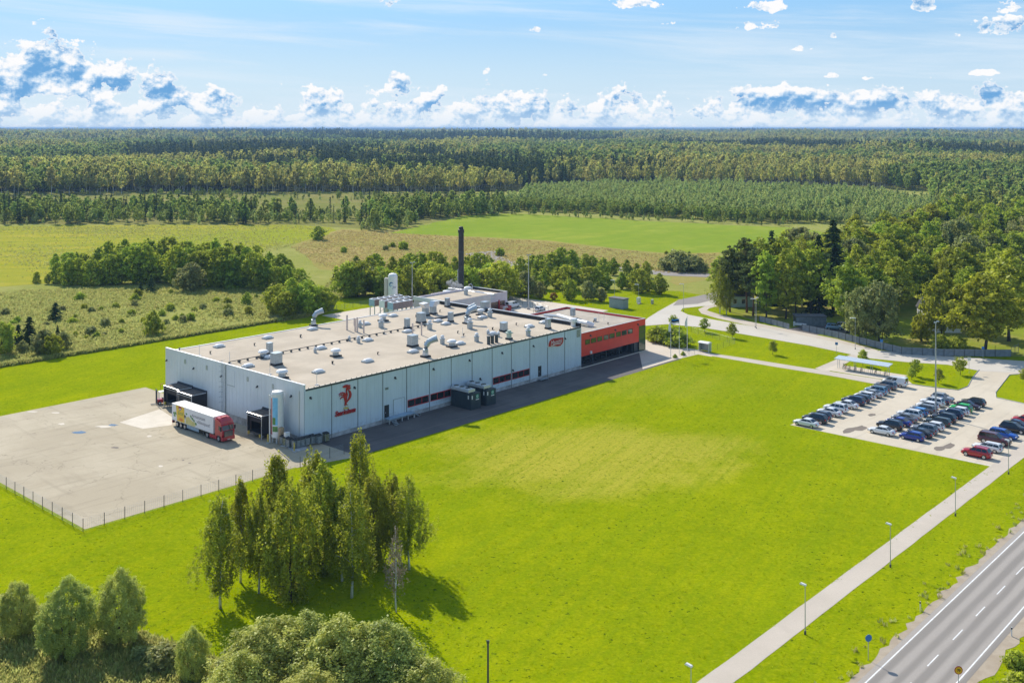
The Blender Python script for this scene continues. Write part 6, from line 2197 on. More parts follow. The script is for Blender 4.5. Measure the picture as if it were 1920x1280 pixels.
    for s in (1, -1):
        parts += [('headlight', hl, (x1 - .21, s * w * .68, zh), 0), ('taillight', tl, (x0 + .10, s * w * .74, zt), 0), ('wing_mirror', mr, (f1 - .25, s * (w + .09), zb1 + .08), 1)]
        for wxx in c['wx']:
            parts.append(('wheel', wheel, (wxx * L, s * (w - .09), wr), 0))
            parts.append(('wheel_arch', arch, (wxx * L, s * (w - .015) if s > 0 else -(w - .015), 0), 0 if s > 0 else -1))
    parts += [('grille', gr, (x1 - .01, 0, zh - .14), 0), ('number_plate', pl, (x0 - .012, 0, .62), 0), ('number_plate', pl, (x1 + .015, 0, .42), 0)]
    if ty in ('suv', 'wagon', 'big suv'):
        rail = MB().tube([(r0 + .3, 0, 0), (r1 - .3, 0, 0)], .025, 4).mesh('roof_rail', M['black'])
        for s in (1, -1): parts.append(('roof_rail', rail, (0, s * wt * .86, h + .01), 0))
    CAR_MESH[ty] = (parts, rim)
    return CAR_MESH[ty]


def car(ty, colour, a, b, nose, label, group, name='parked_car', cat='car', jit=True):
    """nose: +1 towards the lawn (b grows), -1 the other way"""
    parts, rim = car_meshes(ty)
    r = random.Random(label)
    rz = TH + (PI / 2 if nose > 0 else -PI / 2) + (r.uniform(-.03, .03) if jit else 0)
    p = S(a + (r.uniform(-.12, .12) if jit else 0), b + (r.uniform(-.22, .22) if jit else 0), .046)
    t = thing(name, label, cat, p, rz, group)
    for nm, me, loc, pt in parts:
        o = inst(nm, me, t, loc, PI if pt < 0 else 0)
        if pt > 0:
            o.material_slots[0].link = 'OBJECT'
            o.material_slots[0].material = PM[colour]
        if nm == 'wheel':
            inst('rim', rim, o)
    return t


ORD = ['nearest', 'second', 'third', 'fourth', 'fifth', 'sixth', 'seventh', 'eighth', 'ninth', 'tenth', 'eleventh', 'twelfth', 'thirteenth', 'fourteenth']
rows = [
    ('row beside the big lawn', 'cars parked in the row beside the big lawn', -58.2, [
        ('sedan', 'white', 67.9, 1), ('suv', 'black', 71.2, 1), ('hatchback', 'dark grey', 74.0, 1), ('sedan', 'white', 77.6, 1), ('suv', 'white', 80.6, 1), ('sedan', 'white', 84.8, 1), ('suv', 'navy', 87.9, 1),
        ('wagon', 'dark grey', 90.6, 1), ('hatchback', 'white', 93.3, 1), ('sedan', 'silver', 95.9, 1), ('suv', 'light blue', 98.6, 1), ('hatchback', 'brown', 101.3, 1), ('suv', 'grey', 104.0, 1), ('van', 'white', 107.8, 1)]),
    ('left middle row', 'cars parked in the left row of the middle block', -70.3, [
        ('sedan', 'white', 72.3, 1), ('suv', 'black', 76.5, 1), ('sedan', 'blue', 79.8, 1), ('sedan', 'grey', 83.0, 1), ('suv', 'white', 85.9, 1), ('hatchback', 'sky blue', 88.4, 1), ('wagon', 'grey', 91.6, 1),
        ('hatchback', 'white', 94.4, 1), ('suv', 'white', 97.2, 1), ('sedan', 'navy', 99.8, 1), ('hatchback', 'silver', 102.4, -1)]),
    ('right middle row', 'cars parked in the right row of the middle block', -75.8, [
        ('hatchback', 'blue', 72.6, 1), ('sedan', 'black', 75.2, 1), ('suv', 'grey', 77.9, 1), ('hatchback', 'white', 80.9, 1), ('wagon', 'dark green', 84.5, 1), ('suv', 'black', 87.4, 1), ('suv', 'navy', 91.2, 1),
        ('hatchback', 'white', 94.3, 1), ('hatchback', 'green', 97.0, 1), ('sedan', 'purple', 99.8, -1), ('wagon', 'black', 102.9, 1)]),
    ('row by the cycle path', 'cars parked in the row by the cycle path', -87.2, [
        ('suv', 'red', 70.4, 1), ('wagon', 'white', 74.9, 1), ('big suv', 'maroon', 79.6, -1), ('wagon', 'bright blue', 84.4, -1), ('suv', 'black', 89.2, -1), ('sedan', 'navy', 92.2, -1), ('hatchback', 'red', 96.4, 1)])]
tyname = {'suv': 'off roader', 'big suv': 'large off roader', 'wagon': 'estate car', 'hatchback': 'hatchback', 'sedan': 'saloon', 'van': 'window van'}
for rn, grp, b, lst in rows:
    for i, (ty, colr, a, nose) in enumerate(lst):
        pos = 'nearest the camera' if i == 0 else ('farthest' if i == len(lst) - 1 else ORD[i] + ' from the near end')
        lab = f'{colr} {tyname[ty]}, {pos} in the {rn}'
        car(ty, colr, a, b, nose, lab, grp, 'parked_van' if ty == 'van' else 'parked_car', 'van' if ty == 'van' else 'car')
# other parked cars
def car_px(ty, colr, u, v, rz, lab, name='parked_car', cat='car'):
    p = G(u, v)
    t = car(ty, colr, 0, 0, 1, lab, None, name, cat, False)
    t.location = (p.x, p.y, .06)
    t.rotation_euler = (0, 0, rz)
    return t


car_px('suv', 'light blue', 1564, 618, TH + PI / 2 + .5 + PI, 'pale blue car parked behind the park fence, left of two')
car_px('suv', 'silver', 1583, 616, TH + PI / 2 + .5 + PI, 'silver car parked behind the park fence next to the trunk')
car_px('van', 'white', 960.5, 577, TH, 'white van parked behind the hall beside the boiler house', 'parked_van', 'van')
car_px('hatchback', 'white', 1012.5, 583, TH + .2, 'white car glimpsed behind the office roof edge')

# ------------------------------------------------------------------ articulated lorry
def lorry():
    rear = G(322.5, 797.5)
    rz = TH - PI / 2
    fwd = Vector((math.cos(rz), math.sin(rz), 0))
    left = Vector((-fwd.y, fwd.x, 0))
    org = rear + left * 1.27
    t = thing('articulated_lorry', 'white articulated lorry with yellow cheese print and red cab on the yard', 'lorry', (org.x, org.y, .05), rz)
    # trailer box
    bx = MB().span((0, -1.27, 1.15), (13.6, 1.27, 4.0)).build('trailer', M['trailer'], t)
    MB().span((-.04, -1.3, 3.94), (13.64, 1.3, 4.04)).build('roof', M['white_paint'], bx)
    MB().span((-.02, -1.29, 1.08), (13.62, 1.29, 1.16)).build('bottom_rail', M['galv'], bx)
    ch = MB().span((.2, -.45, .85), (13.0, -.3, 1.08)).span((.2, .3, .85), (13.0, .45, 1.08)).span((.1, -1.2, .5), (.25, 1.2, .62)).span((.1, -1.2, .85), (.25, 1.2, 1.05))
    ch.build('chassis', M['dark_steel'], t)
    MB().span((4.9, -1.2, .45), (8.8, -1.1, 1.0)).span((4.9, 1.1, .45), (8.8, 1.2, 1.0)).build('side_guard', M['blue_unit'], t)
    for y in (-1.0, 1.0):
        MB().span((-.03, y - .25, .55), (.12, y + .25, .95)).build('tail_lamp', M['taillight'], t)
    for y in (-.9, .9):
        MB().span((10.0, y - .08, .1), (10.2, y + .08, 1.08)).build('landing_leg', M['dark_steel'], t)

    def wheel(x, y, r_=.52, w_=.34):
        n = 18
        vs = []
        for r2, yy in ((r_ * .9, -w_ / 2), (r_, -w_ / 2 + .05), (r_, w_ / 2 - .05), (r_ * .9, w_ / 2)):
            vs += [(r2 * math.cos(2 * PI * a / n), yy, r2 * math.sin(2 * PI * a / n)) for a in range(n)]
        fs = [(i * n + a, i * n + (a + 1) % n, (i + 1) * n + (a + 1) % n, (i + 1) * n + a) for i in range(3) for a in range(n)] + [tuple(range(n)), tuple(range(3 * n, 4 * n))]
        o = MB().add(vs, fs).build('wheel', M['tyre'], t, (x, y, r_))
        MB().tube([(0, -w_ / 2 - .02, 0), (0, w_ / 2 + .02, 0)], r_ * .58, 12).build('rim', M['rim'], o)
    for x in (2.3, 3.6, 4.9 - .02):
        for y in (-1.08, 1.08): wheel(x - .6, y)
    for y in (-1.06, 1.06):
        wheel(11.6, y)
        wheel(15.15, y, .52, .32)
    # tractor
    MB().span((10.6, -.5, .75), (16.2, .5, 1.0)).build('tractor_frame', M['dark_steel'], t)
    MB().span((12.3, -1.22, .35), (14.5, -.75, .95)).span((12.3, .75, .35), (14.5, 1.22, .95)).build('side_skirt', M['truck_red'], t)
    cabp = [(14.05, 1.0), (16.15, 1.0), (16.3, 1.55), (16.28, 2.0), (16.0, 2.95), (15.75, 3.45), (15.0, 3.72), (14.05, 3.80)]
    cab = MB().prism([(x, z) for x, z in cabp], -1.22, 1.22, lambda x, z, d: (x, d, z)).build('cab', M['truck_red'], t)
    MB().prism([(14.1, 3.80), (15.0, 3.72), (15.75, 3.46), (15.7, 3.52), (15.1, 3.95), (14.1, 4.05)], -1.05, 1.05, lambda x, z, d: (x, d, z)).build('roof_spoiler', M['truck_red'], cab)
    MB().span((14.6, -.45, 3.86), (15.1, .45, 4.1)).build('roof_hatch', M['red_sign'], cab)
    nrm = Vector((.95, 0, .28)).normalized()
    ws = [(16.26, -1.1, 2.06), (16.26, 1.1, 2.06), (16.03, 1.08, 2.88), (16.03, -1.08, 2.88)]
    MB().add([Vector(p) + nrm * .02 for p in ws] + [Vector(p) - nrm * .02 for p in ws], [(0, 1, 2, 3), (7, 6, 5, 4), (0, 4, 5, 1), (1, 5, 6, 2), (2, 6, 7, 3), (3, 7, 4, 0)]).build('windshield', M['glass'], cab)
    MB().span((15.95, -1.15, 2.92), (16.25, 1.15, 3.06)).build('sun_visor', M['truck_red'], cab)
    for s in (-1, 1):
        MB().prism([(15.15, 2.05), (16.1, 2.0), (15.92, 2.75), (15.15, 2.8)], 1.222 * s, 1.235 * s, lambda x, z, d: (x, d, z)).build('side_window', M['glass'], cab)
        mrr = MB().span((16.05, s * 1.28, 2.0), (16.2, s * 1.52, 2.75)).build('wing_mirror', M['black'], cab)
        MB().span((16.2, s * .72, .65), (16.36, s * 1.15, .95)).build('headlight', M['headlight'], cab)
        MB().span((14.85, s * 1.225, .9), (15.5, s * 1.25, 1.15)).build('step', M['dark_steel'], cab)
    g = MB().span((16.29, -.85, 1.0), (16.36, .85, 1.95)).build('grille', M['black'], cab)
    for k in range(5):
        MB().span((16.36, -.82, 1.05 + k * .18), (16.40, .82, 1.12 + k * .18)).build('bar', M['grille'], g)
    MB().span((15.85, -1.22, .35), (16.4, 1.22, .98)).build('bumper', M['truck_red'], cab)
    MB().span((16.41, -.26, .45), (16.425, .26, .57)).build('number_plate', M['plate'], cab)
    MB().tube([(13.9, -.9, 1.2), (13.9, -.9, 3.6)], .1, 8).build('air_intake', M['black'], cab)
    # the print on the side facing the camera: flat sheets a hair off the box
    fr = lambda x, z, d: (x, -1.27 - d, z)
    sc = lambda pts: [(13.6 * (x - 175) / (1290 - 175), 4.0 - 2.85 * (y / 100)) for x, y in pts]

    def put(nm, pts, m, d0, d1):
        MB().prism(pts, d0, d1, fr).build(nm, M[m], bx)
    put('yellow_pack_print', [(1.35, 3.92), (4.15, 3.92), (4.35, 1.2), (1.75, 1.2)], 'cheese', .003, .008)
    circ = lambda x, z, rx, rz_, n=14: [(x + rx * math.cos(2 * PI * i / n), z + rz_ * math.sin(2 * PI * i / n)) for i in range(n)]
    put('red_badge_print', circ(2.75, 3.62, .55, .30), 'red_sign', .009, .012)
    put('badge_print', circ(2.78, 3.42, .34, .2), 'blue_print', .013, .016)
    put('badge_centre_print', circ(2.78, 3.46, .24, .1), 'white_paint', .017, .02)
    put('orange_print', circ(3.1, 1.62, .75, .28), 'orange_print', .009, .012)
    put('cheese_print', [(4.6, 1.2), (4.7, 2.35), (5.6, 2.6), (6.3, 2.3), (7.0, 2.0), (7.6, 2.0), (7.9, 1.4), (7.6, 1.2)], 'cheese_pale', .003, .008)
    put('olive_print', circ(4.45, 2.35, .3, .36), 'black', .009, .012)
    put('olive_hole_print', circ(4.5, 2.2, .14, .12), 'white_paint', .013, .016)
    for x, z, rx, rz_ in ((.75, 2.35, .36, .3), (1.25, 2.4, .3, .3), (4.9, 2.95, .34, .2), (6.4, 2.75, .26, .3), (6.9, 2.45, .38, .26), (7.4, 2.2, .3, .22), (8.0, 1.75, .36, .26), (.9, 1.95, .4, .2)):
        put('leaf_print', [(x - rx, z), (x - rx * .3, z + rz_), (x + rx * .6, z + rz_ * .7), (x + rx, z - rz_ * .2), (x + rx * .2, z - rz_)], 'leaf_print', .009, .012)
    for txt, x, z, size, m, sh in (('Armastatuim', 8.9, 3.05, .82, 'grey_print', 0), ('võileivajuust!', 10.5, 2.25, .82, 'grey_print', 0), ('Eesti', 3.0, 2.72, .95, 'leaf_print', .2)):
        me = text_mesh(txt, size, .002, M[m], sh)
        o = inst('lettering', me, bx, (x, -1.27 - .013, z))
        o.rotation_euler = (PI / 2, 0, 0)
    return t


lorry()


# a red and white forklift at the far dock
def forklift():
    p = G(304.5, 757)
    t = thing('forklift', 'red forklift with white roof frame beside the far loading dock', 'forklift', (p.x, p.y, .05), TH + PI * .9)
    MB().span((-1.1, -.6, .35), (1.0, .6, 1.05)).build('body', M['truck_red'], t)
    MB().span((-1.25, -.58, .4), (-.95, .58, 1.35)).build('counterweight', M['red_sign'], t)
    MB().span((-.5, -.3, 1.05), (.1, .3, 1.25)).span((-.6, -.3, 1.25), (-.45, .3, 1.75)).build('seat', M['black'], t)
    c = MB()
    for x in (-.9, .7):
        for y in (-.55, .55):
            c.tube([(x, y, 1.0), (x * .9, y, 2.4)], .05, 5)
    c.span((-.85, -.6, 2.4), (.7, .6, 2.48))
    c.build('roll_cage', M['white_paint'], t)
    m_ = MB()
    for y in (-.4, .4):
        m_.span((1.05, y - .07, .15), (1.2, y + .07, 3.0))
    m_.span((1.06, -.33, 2.7), (1.19, .33, 2.85))
    m_.build('mast', M['dark_steel'], t)
    for y in (-.3, .3):
        MB().span((1.2, y - .07, .12), (2.2, y + .07, .2)).build('fork', M['dark_steel'], t)
    for x in (-.7, .65):
        for y in (-.62, .62):
            w = MB().tube([(0, -.12, 0), (0, .12, 0)], .34, 12).build('wheel', M['tyre'], t, (x, y, .34))
            MB().tube([(0, -.13, 0), (0, .13, 0)], .16, 10).build('rim', M['white_paint'], w)


forklift()
# ------------------------------------------------------------------ things in the yard
cagem = MB()
for x in (-.55, .55):
    for y in (-.45, .45):
        cagem.span((x - .04, y - .04, .12), (x + .04, y + .04, 1.75))
frame_m = cagem.mesh('frame', M['cage'])
fillm = MB().span((-.50, -.40, .16), (.50, .40, 1.55)).mesh('load', M['cage'])
slat = MB().span((-.52, -.445, -.02), (.52, -.425, .02)).mesh('bar', M['trim'])
hood = MB().add([(-.58, -.48, 1.62), (.58, -.48, 1.62), (.58, .48, 1.75), (-.58, .48, 1.75), (-.58, -.48, 1.75), (.58, -.48, 1.75), (.58, .48, 1.92), (-.58, .48, 1.92)], [(0, 3, 2, 1), (4, 5, 6, 7), (0, 1, 5, 4), (2, 3, 7, 6), (0, 4, 7, 3), (1, 2, 6, 5)]).mesh('lid', M['black'])


def bin_(u, v, lab, olive=False, rz=TH, s=1.0):
    p = G(u, v)
    t = thing('steel_bin', lab, 'bin', (p.x, p.y, .2), rz, 'steel bins by the near factory corner', s)
    inst('frame', frame_m, t)
    o = inst('load', fillm, t)
    if olive:
        o.material_slots[0].link = 'OBJECT'
        o.material_slots[0].material = M['cage_olive']
    inst('lid', hood, t)
    for k in range(5):
        for q in range(4):
            inst('bar', slat, t, (0, 0, .3 + k * .28), q * PI / 2, (1 if q % 2 == 0 else .83, 1 if q % 2 == 0 else 1.25, 1))
    return t


T8 = lambda x, y: (470 + x * .09377, 740 + y * .09377)
for (x, y, lab, ol) in [(645, 1010, 'steel bin with grey load at the left end of the bin row', 0), (700, 1035, 'steel bin with olive green side, second in the bin row', 1), (770, 1065, 'steel bin left of the yellow post, third in the row', 0), (885, 1085, 'front steel bin right behind the yellow post', 0),
                        (945, 1075, 'steel bin just right of the front one', 0), (1020, 1055, 'steel bin at the turn of the row below the meter box', 0), (1120, 1030, 'steel bin under the corner of the hall', 0), (1230, 1000, 'dark steel bin third from the right end', 0),
                        (1360, 990, 'dark steel bin second from the right end', 0), (1505, 950, 'olive steel bin alone at the right end of the row', 1)]:
    bin_(*T8(x, y), lab, ol, TH if x > 800 else TH - PI / 2, .82)
o = MB().prism([T8(600, 1030), T8(720, 1050), T8(865, 1165), T8(1130, 1090), T8(1100, 1030), T8(900, 1010)], 0, 1, lambda u, v, d: tuple(G(u, v) + Vector((0, 0, .04 + .17 * d)))).build('concrete_plinth', M['plinth'])
tag(o, 'low concrete plinth carrying the steel bins at the factory corner', 'plinth')
for x, y, lab in [(55, 770, 'yellow bollard at the left of the near dock'), (240, 840, 'yellow bollard inside the near dock mouth'), (345, 975, 'yellow bollard with white foot in front of the near dock'), (872, 1150, 'yellow post in front of the steel bins')]:
    p = G(*T8(x, y))
    t = thing('bollard', lab, 'bollard', p, 0, 'yellow bollards at the near factory corner')
    MB().lathe([(.13, .04), (.13, 1.55), (.08, 1.62)], n=10).build('post', M['yellow'], t)
    MB().lathe([(.28, .03), (.28, .25), (.15, .3)], n=10).build('foot', M['plinth'], t)
p = S(-2.2, 1.9)
t = thing('meter_box', 'white meter box on legs beside the factory corner bins', 'meter box', p, TH)
MB().span((-.4, -.3, 1.6), (.4, .3, 2.4)).build('box', M['white_paint'], t)
MB().span((-.3, -.1, .1), (-.2, .1, 1.6)).span((.2, -.1, .1), (.3, .1, 1.6)).build('leg', M['galv'], t)

# loading ramp by the black door
a0, _ = on_front(720, 790, 0)
a1, _ = on_front(768.5, 775, 0)
t = thing('loading_platform', 'steel loading platform with steps under the grey gate on the long wall', 'platform', S(a0, 0, 0), TH)
W_ = a1 - a0
MB().span((0, -1.5, .85), (W_, -.06, 1.0)).build('deck', M['blue_unit'], t)
for i in range(5):
    x = .15 + (W_ - .3) * i / 4
    MB().span((x - .1, -1.45, .04), (x + .1, -1.25, .85)).build('leg', M['plinth'], t)
rl = MB()
for x in (0.05, 1.6):
    rl.tube([(x, -1.45, 1.0), (x, -1.45, 2.0)], .03, 4)
rl.tube([(.05, -1.45, 2.0), (1.6, -1.45, 2.0)], .03, 4).tube([(.05, -1.45, 1.5), (1.6, -1.45, 1.5)], .03, 4)
rl.tube([(W_ + .1, -1.4, 1.0), (W_ + .1, -1.4, 1.9), (W_ + 1.4, -1.4, 1.0), (W_ + 1.4, -1.4, .1)], .03, 4)
rl.build('railing', M['galv'], t)
for i in range(4):
    MB().span((W_ + .05 + i * .32, -1.3, .65 - i * .2), (W_ + .35 + i * .32, -.2, .75 - i * .2)).build('step', M['galv'], t)
    MB().span((.3, -1.85 - i * .3, .65 - i * .2), (1.3, -1.55 - i * .3, .75 - i * .2)).build('step', M['galv'], t)
a0, z_ = on_front(1008.8, 706, 0)
t = thing('door_steps', 'small steel landing with railing at the far black door', 'steps', S(a0, 0, 0), TH)
MB().span((-.3, -1.2, .3), (2.0, -.06, .42)).build('deck', M['galv'], t)
MB().tube([(-.3, -1.2, .1), (-.3, -1.2, 1.3), (2.0, -1.2, 1.3), (2.0, -1.2, .1)], .03, 4).build('railing', M['galv'], t)


# dark compressor containers along the long wall
def container(u, v, lab, W=2.7, D=5.2, H=3.0, fans=3):
    p = G(u, v)
    t = thing('cooling_container', lab, 'cooling unit', (p.x, p.y, .05), TH, 'dark cooling containers along the long wall')
    MB().span((0, 0, 0), (W, D, H)).build('casing', M['dumpster'], t)
    for k in range(4):
        MB().span((-.035, .25 + k * D / 4, .2), (-.003, D / 4 - .1 + k * D / 4, H - .15)).build('side_panel', M['dumpster'], t)
    for k in range(2):
        MB().span((.12 + k * W / 2, -.035, .2), (W / 2 - .06 + k * W / 2, -.003, H - .15)).build('door', M['dumpster'], t)
    pl = MB().span((-.15, .5, H + .25), (W * .62, D + .1, H + .75)).build('condenser', M['trim'], t)
    for i in range(fans):
        y = .5 + (D - .4) * (i + .55) / fans
        f = MB().lathe([(.60, H + .75), (.60, H + .95)], (W * .235, y, 0), 14).build('fan_ring', M['trim'], pl)
        MB().lathe([(.52, H + .952), (.52, H + .965)], (W * .235, y, 0), 14).build('fan', M['black'], pl)
    for y in (.8, D - .4):
        MB().span((.1, y - .06, H), (.22, y + .06, H + .25)).span((W * .5, y - .06, H), (W * .5 + .12, y + .06, H + .25)).build('support', M['galv'], t)
    MB().span((.18, -.045, H - 1.0), (.48, -.037, H - .3)).build('white_sticker', M['white_paint'], t)
    MB().span((-.045, .5, H - 1.0), (-.037, .8, H - .3)).build('white_sticker', M['white_paint'], t)
    MB().span((1.35, -.045, H - 1.0), (2.1, -.037, H - .25)).build('green_logo', M['green_mark'], t)
    MB().lathe([(.24, 0), (.24, .01)], n=12).build('logo_ring', M['white_paint'], t, (1.72, -.047, H - .62)).rotation_euler = (PI / 2, 0, 0)
    MB().lathe([(.15, 0), (.15, .01)], n=12).build('logo_core', M['green_mark'], t, (1.72, -.058, H - .62)).rotation_euler = (PI / 2, 0, 0)
    MB().span((1.3, -.045, H - 1.28), (2.2, -.037, H - 1.12)).build('white_sticker', M['white_paint'], t)


container(883, 769.5, 'dark cooling container nearest the camera with pale fans and green logo')
container(912, 761.5, 'second dark cooling container behind the nearer one on the long wall')
MB_pipe = MB().tube([S(32, -.3, 1.6), S(34.6, -.3, 1.6)], .07, 6).build('wall_pipe', M['trim'])
tag(MB_pipe, 'thin pale pipe joining the cooling container to the wall', 'pipe')


# ------------------------------------------------------------------ fences
def mesh_fence(name, lab, pts, h, spacing, post_r=.05, wires=8, m='dark_pole'):
    t = thing(name, lab, 'fence', (0, 0, 0))
    pm_ = MB().tube([(0, 0, 0), (0, 0, h)], post_r, 5).mesh('post', M[m])
    for i in range(len(pts) - 1):
        p, q = Vector(pts[i]), Vector(pts[i + 1])
        L = (q - p).length
        k = max(1, round(L / spacing))
        for j in range(k + (1 if i == len(pts) - 2 else 0)):
            inst('post', pm_, t, p.lerp(q, j / k) + Vector((0, 0, .03)))
        w = MB()
        for z in np.linspace(.08, h - .05, wires):
            w.tube([p + Vector((0, 0, z)), q + Vector((0, 0, z))], .008, 3, caps=False)
        n = int(L / .3)
        for j in range(n):
            c = p.lerp(q, j / n)
            w.tube([c + Vector((0, 0, .08)), c + Vector((0, 0, h - .05))], .007, 3, caps=False)
        tag(w.build('wire_netting', M['galv'], t), kind='stuff')
    return t


mesh_fence('yard_fence', 'dark wire fence with slim posts round the concrete yard', [S(-42.8, 62), S(-42.8, -8.8), S(1.5, -8.8)], 1.75, 3.05)
mesh_fence('lawn_fence', 'thin wire fence round the flagpole lawn', [G(1296, 623), G(1378, 645), G(1345, 656), G(1327, 659)], 1.5, 3.0, .03, 4)
mesh_fence('plaza_fence', 'thin posts along the edge of the entrance paving', [G(1281, 670), G(1313, 661)], 1.5, 2.6, .03, 3)
mesh_fence('back_fence', 'wire fence between factory lawn and rough meadow at the back', [S(62, 99), S(80, 100), S(120, 99.5), S(150, 92)], 1.7, 3.0)
mesh_fence('belt_fence', 'wire fence in front of the tree belt beyond the hall', [G(952, 563), G(1028, 584), G(1000, 588)], 1.6, 3.0)
mesh_fence('park_corner_fence', 'wire fence posts at the right end of the park board fence', [G(1866, 665), G(1896, 668), G(1910, 660)], 2.2, 3.4, .05, 4)


def board_fence(lab, pts, h, w=2.6, nm='board_fence', m='fence'):
    t = thing(nm, lab, 'fence', (0, 0, 0), 0, 'grey board fences of the park')
    for i in range(len(pts) - 1):
        p, q = Vector(pts[i]), Vector(pts[i + 1])
        d = q - p
        L = d.length
        k = max(1, round(L / w))
        ww = L / k
        pane = MB()
        prof = []
        n = 9
        vs, fs = [], []
        for j in range(n):
            x0, x1 = .06 + (ww - .12) * j / n, .06 + (ww - .12) * (j + 1) / n
            dy = .02 if j % 2 else 0.0
            vs += [(x0, dy), (x1, dy)]
        N_ = len(vs)
        V3 = [(x, y, .1) for x, y in vs] + [(x, y, h) for x, y in vs] + [(vs[0][0], .05, .1), (vs[-1][0], .05, .1), (vs[0][0], .05, h), (vs[-1][0], .05, h)]
        fs = [(a, a + 1, N_ + a + 1, N_ + a) for a in range(N_ - 1)] + [(2 * N_, 2 * N_ + 2, 2 * N_ + 3, 2 * N_ + 1), (0, N_, 2 * N_ + 2, 2 * N_), (N_ - 1, 2 * N_ + 1, 2 * N_ + 3, 2 * N_ - 1)]
        me = pane.add(V3, fs).mesh('panel', M[m])
        pm_ = MB().span((-.06, -.06, 0), (.06, .06, h + .06)).mesh('post', M['dark_steel'])
        rz = math.atan2(d.y, d.x)
        for j in range(k):
            c = p + d * (j / k)
            inst('post', pm_, t, c, rz)
            inst('panel', me, t, c, rz)
    return t


board_fence('short grey board fence left of the park gate', [G(1424, 603), G(1480, 618)], 1.6)
board_fence('long grey board fence along the park beside the road', [G(1504, 620), G(1560, 632), G(1625, 648), G(1690, 664), G(1770, 668), G(1866, 669), G(1896, 669)], 1.75)
# gate barrier
p, q = G(1490, 611), G(1510, 613)
t = thing('gate_barrier', 'low white barrier at the park gate', 'barrier', p, math.atan2((q - p).y, (q - p).x))
MB().span((0, -.2, .3), (3.2, .2, .9)).build('arm', M['white_paint'], t)
MB().span((-.3, -.25, 0), (.1, .25, 1.2)).build('post', M['white_paint'], t)
# garden shed in the grove, houses half hidden
p = G(1493, 611)
t = thing('garden_shed', 'dark blue grey board shed under the park trees', 'shed', (p.x, p.y, .03), TH - .9)
for i in range(9):
    MB().span((i * .9 + .02, 0, 0), (i * .9 + .88, .12, 2.5)).build('board', M['fence'], t)
MB().span((0, .13, 0), (8.1, 4, 2.45)).build('walls', M['dark_steel'], t)
MB().span((-.2, -.3, 2.5), (8.3, 4.2, 2.68)).build('roof', M['thatch'], t)


def house(lab, u, v, W, D, H, rz, m, grp=None):
    p = G(u, v)
    t = thing('park_house', lab, 'house', (p.x, p.y, .03), rz, grp)
    MB().span((0, 0, 0), (W, D, H)).build('walls', M[m], t)
    MB().prism([(-.4, H), (D + .4, H), (D / 2, H + D * .42)], -.4, W + .4, lambda y, z, x: (x, y, z)).build('roof', M['thatch'], t)
    for k in range(int(W / 2.6)):
        f = MB().span((1.0 + k * 2.6, -.06, 1.0), (2.2 + k * 2.6, -.004, 2.5)).build('window', M['white_paint'], t)
        MB().span((1.1 + k * 2.6, -.075, 1.1), (2.1 + k * 2.6, -.062, 2.4)).build('pane', M['glass'], f)
        if H > 4:
            f = MB().span((1.0 + k * 2.6, -.06, 3.6), (2.2 + k * 2.6, -.004, 5.0)).build('window', M['white_paint'], t)
            MB().span((1.1 + k * 2.6, -.075, 3.7), (2.1 + k * 2.6, -.062, 4.9)).build('pane', M['glass'], f)
    for x in (0, W):
        MB().span((x - .14, -.1, 0), (x + .14, .2, H)).build('corner_board', M['white_paint'], t)


house('pale house with white corner boards hidden behind the rust topped tree', 1741, 624, 8.5, 8, 5.6, TH - .85, 'white_paint')
house('small mint green house glimpsed between the left trees of the park', 1368, 576, 7, 5, 3.2, TH - .8, 'mint')

# ------------------------------------------------------------------ grey kiosk, cabinets on the back lawn
p = G(1168.5, 580)
t = thing('transformer_kiosk', 'blue grey transformer kiosk with dark flat roof on the back lawn', 'kiosk', (p.x, p.y, .03), TH)
MB().span((0, 0, 0), (2.6, 5.2, 2.8)).build('walls', M['kiosk'], t)
MB().span((-.2, -.2, 2.8), (2.8, 5.4, 3.05)).build('roof', M['thatch'], t)
for y in (.6, 2.9):
    MB().span((-.04, y, .2), (-.004, y + 1.7, 2.4)).build('door', M['kiosk'], t)
p = G(1197.5, 568)
t = thing('electric_cabinet', 'white electric cabinet at the foot of the back lawn lamp', 'cabinet', (p.x, p.y, .03), TH)
MB().span((-.6, -.4, .1), (.6, .4, 1.6)).build('body', M['white_paint'], t)
MB().span((-.64, -.44, 1.6), (.64, .44, 1.7)).build('lid', M['trim'], t)
MB().span((-2.4, -1.6, 0), (-.8, -1.0, .25)).build('slab', M['plinth'], t)
p = G(1223, 570)
t = thing('electric_cabinet', 'small grey cabinet right of the white one on the back lawn', 'cabinet', (p.x, p.y, .03), TH)
MB().span((-.35, -.3, 0), (.35, .3, 1.3)).build('body', M['pole'], t)
MB().span((-.38, -.33, 1.3), (.38, .33, 1.38)).build('lid', M['trim'], t)


# ------------------------------------------------------------------ lamps and masts
def street_lamp(lab, p, h, grp, r0=.07, arm=.5, rz=0.0, m='pole'):
    t = thing('street_lamp', lab, 'street lamp', (p[0], p[1], .03), rz, grp)
    MB().tube([(0, 0, 0), (0, 0, h * .5), (0, 0, h)], [r0, r0 * .8, r0 * .62], 8).build('pole', M[m], t)
    MB().lathe([(r0 * 2.0, 0), (r0 * 2.0, .35), (r0, .4)], n=8).build('base', M['dark_steel'], t)
    MB().add([(-.12, -.16, h), (arm + .3, -.16, h + .08), (arm + .3, .16, h + .08), (-.12, .16, h), (-.1, -.12, h + .14), (arm + .2, -.12, h + .22), (arm + .2, .12, h + .22), (-.1, .12, h + .14)],
             [(0, 3, 2, 1), (4, 5, 6, 7), (0, 1, 5, 4), (1, 2, 6, 5), (2, 3, 7, 6), (3, 0, 4, 7)]).build('lamp_head', M['white_paint'], t)
    return t


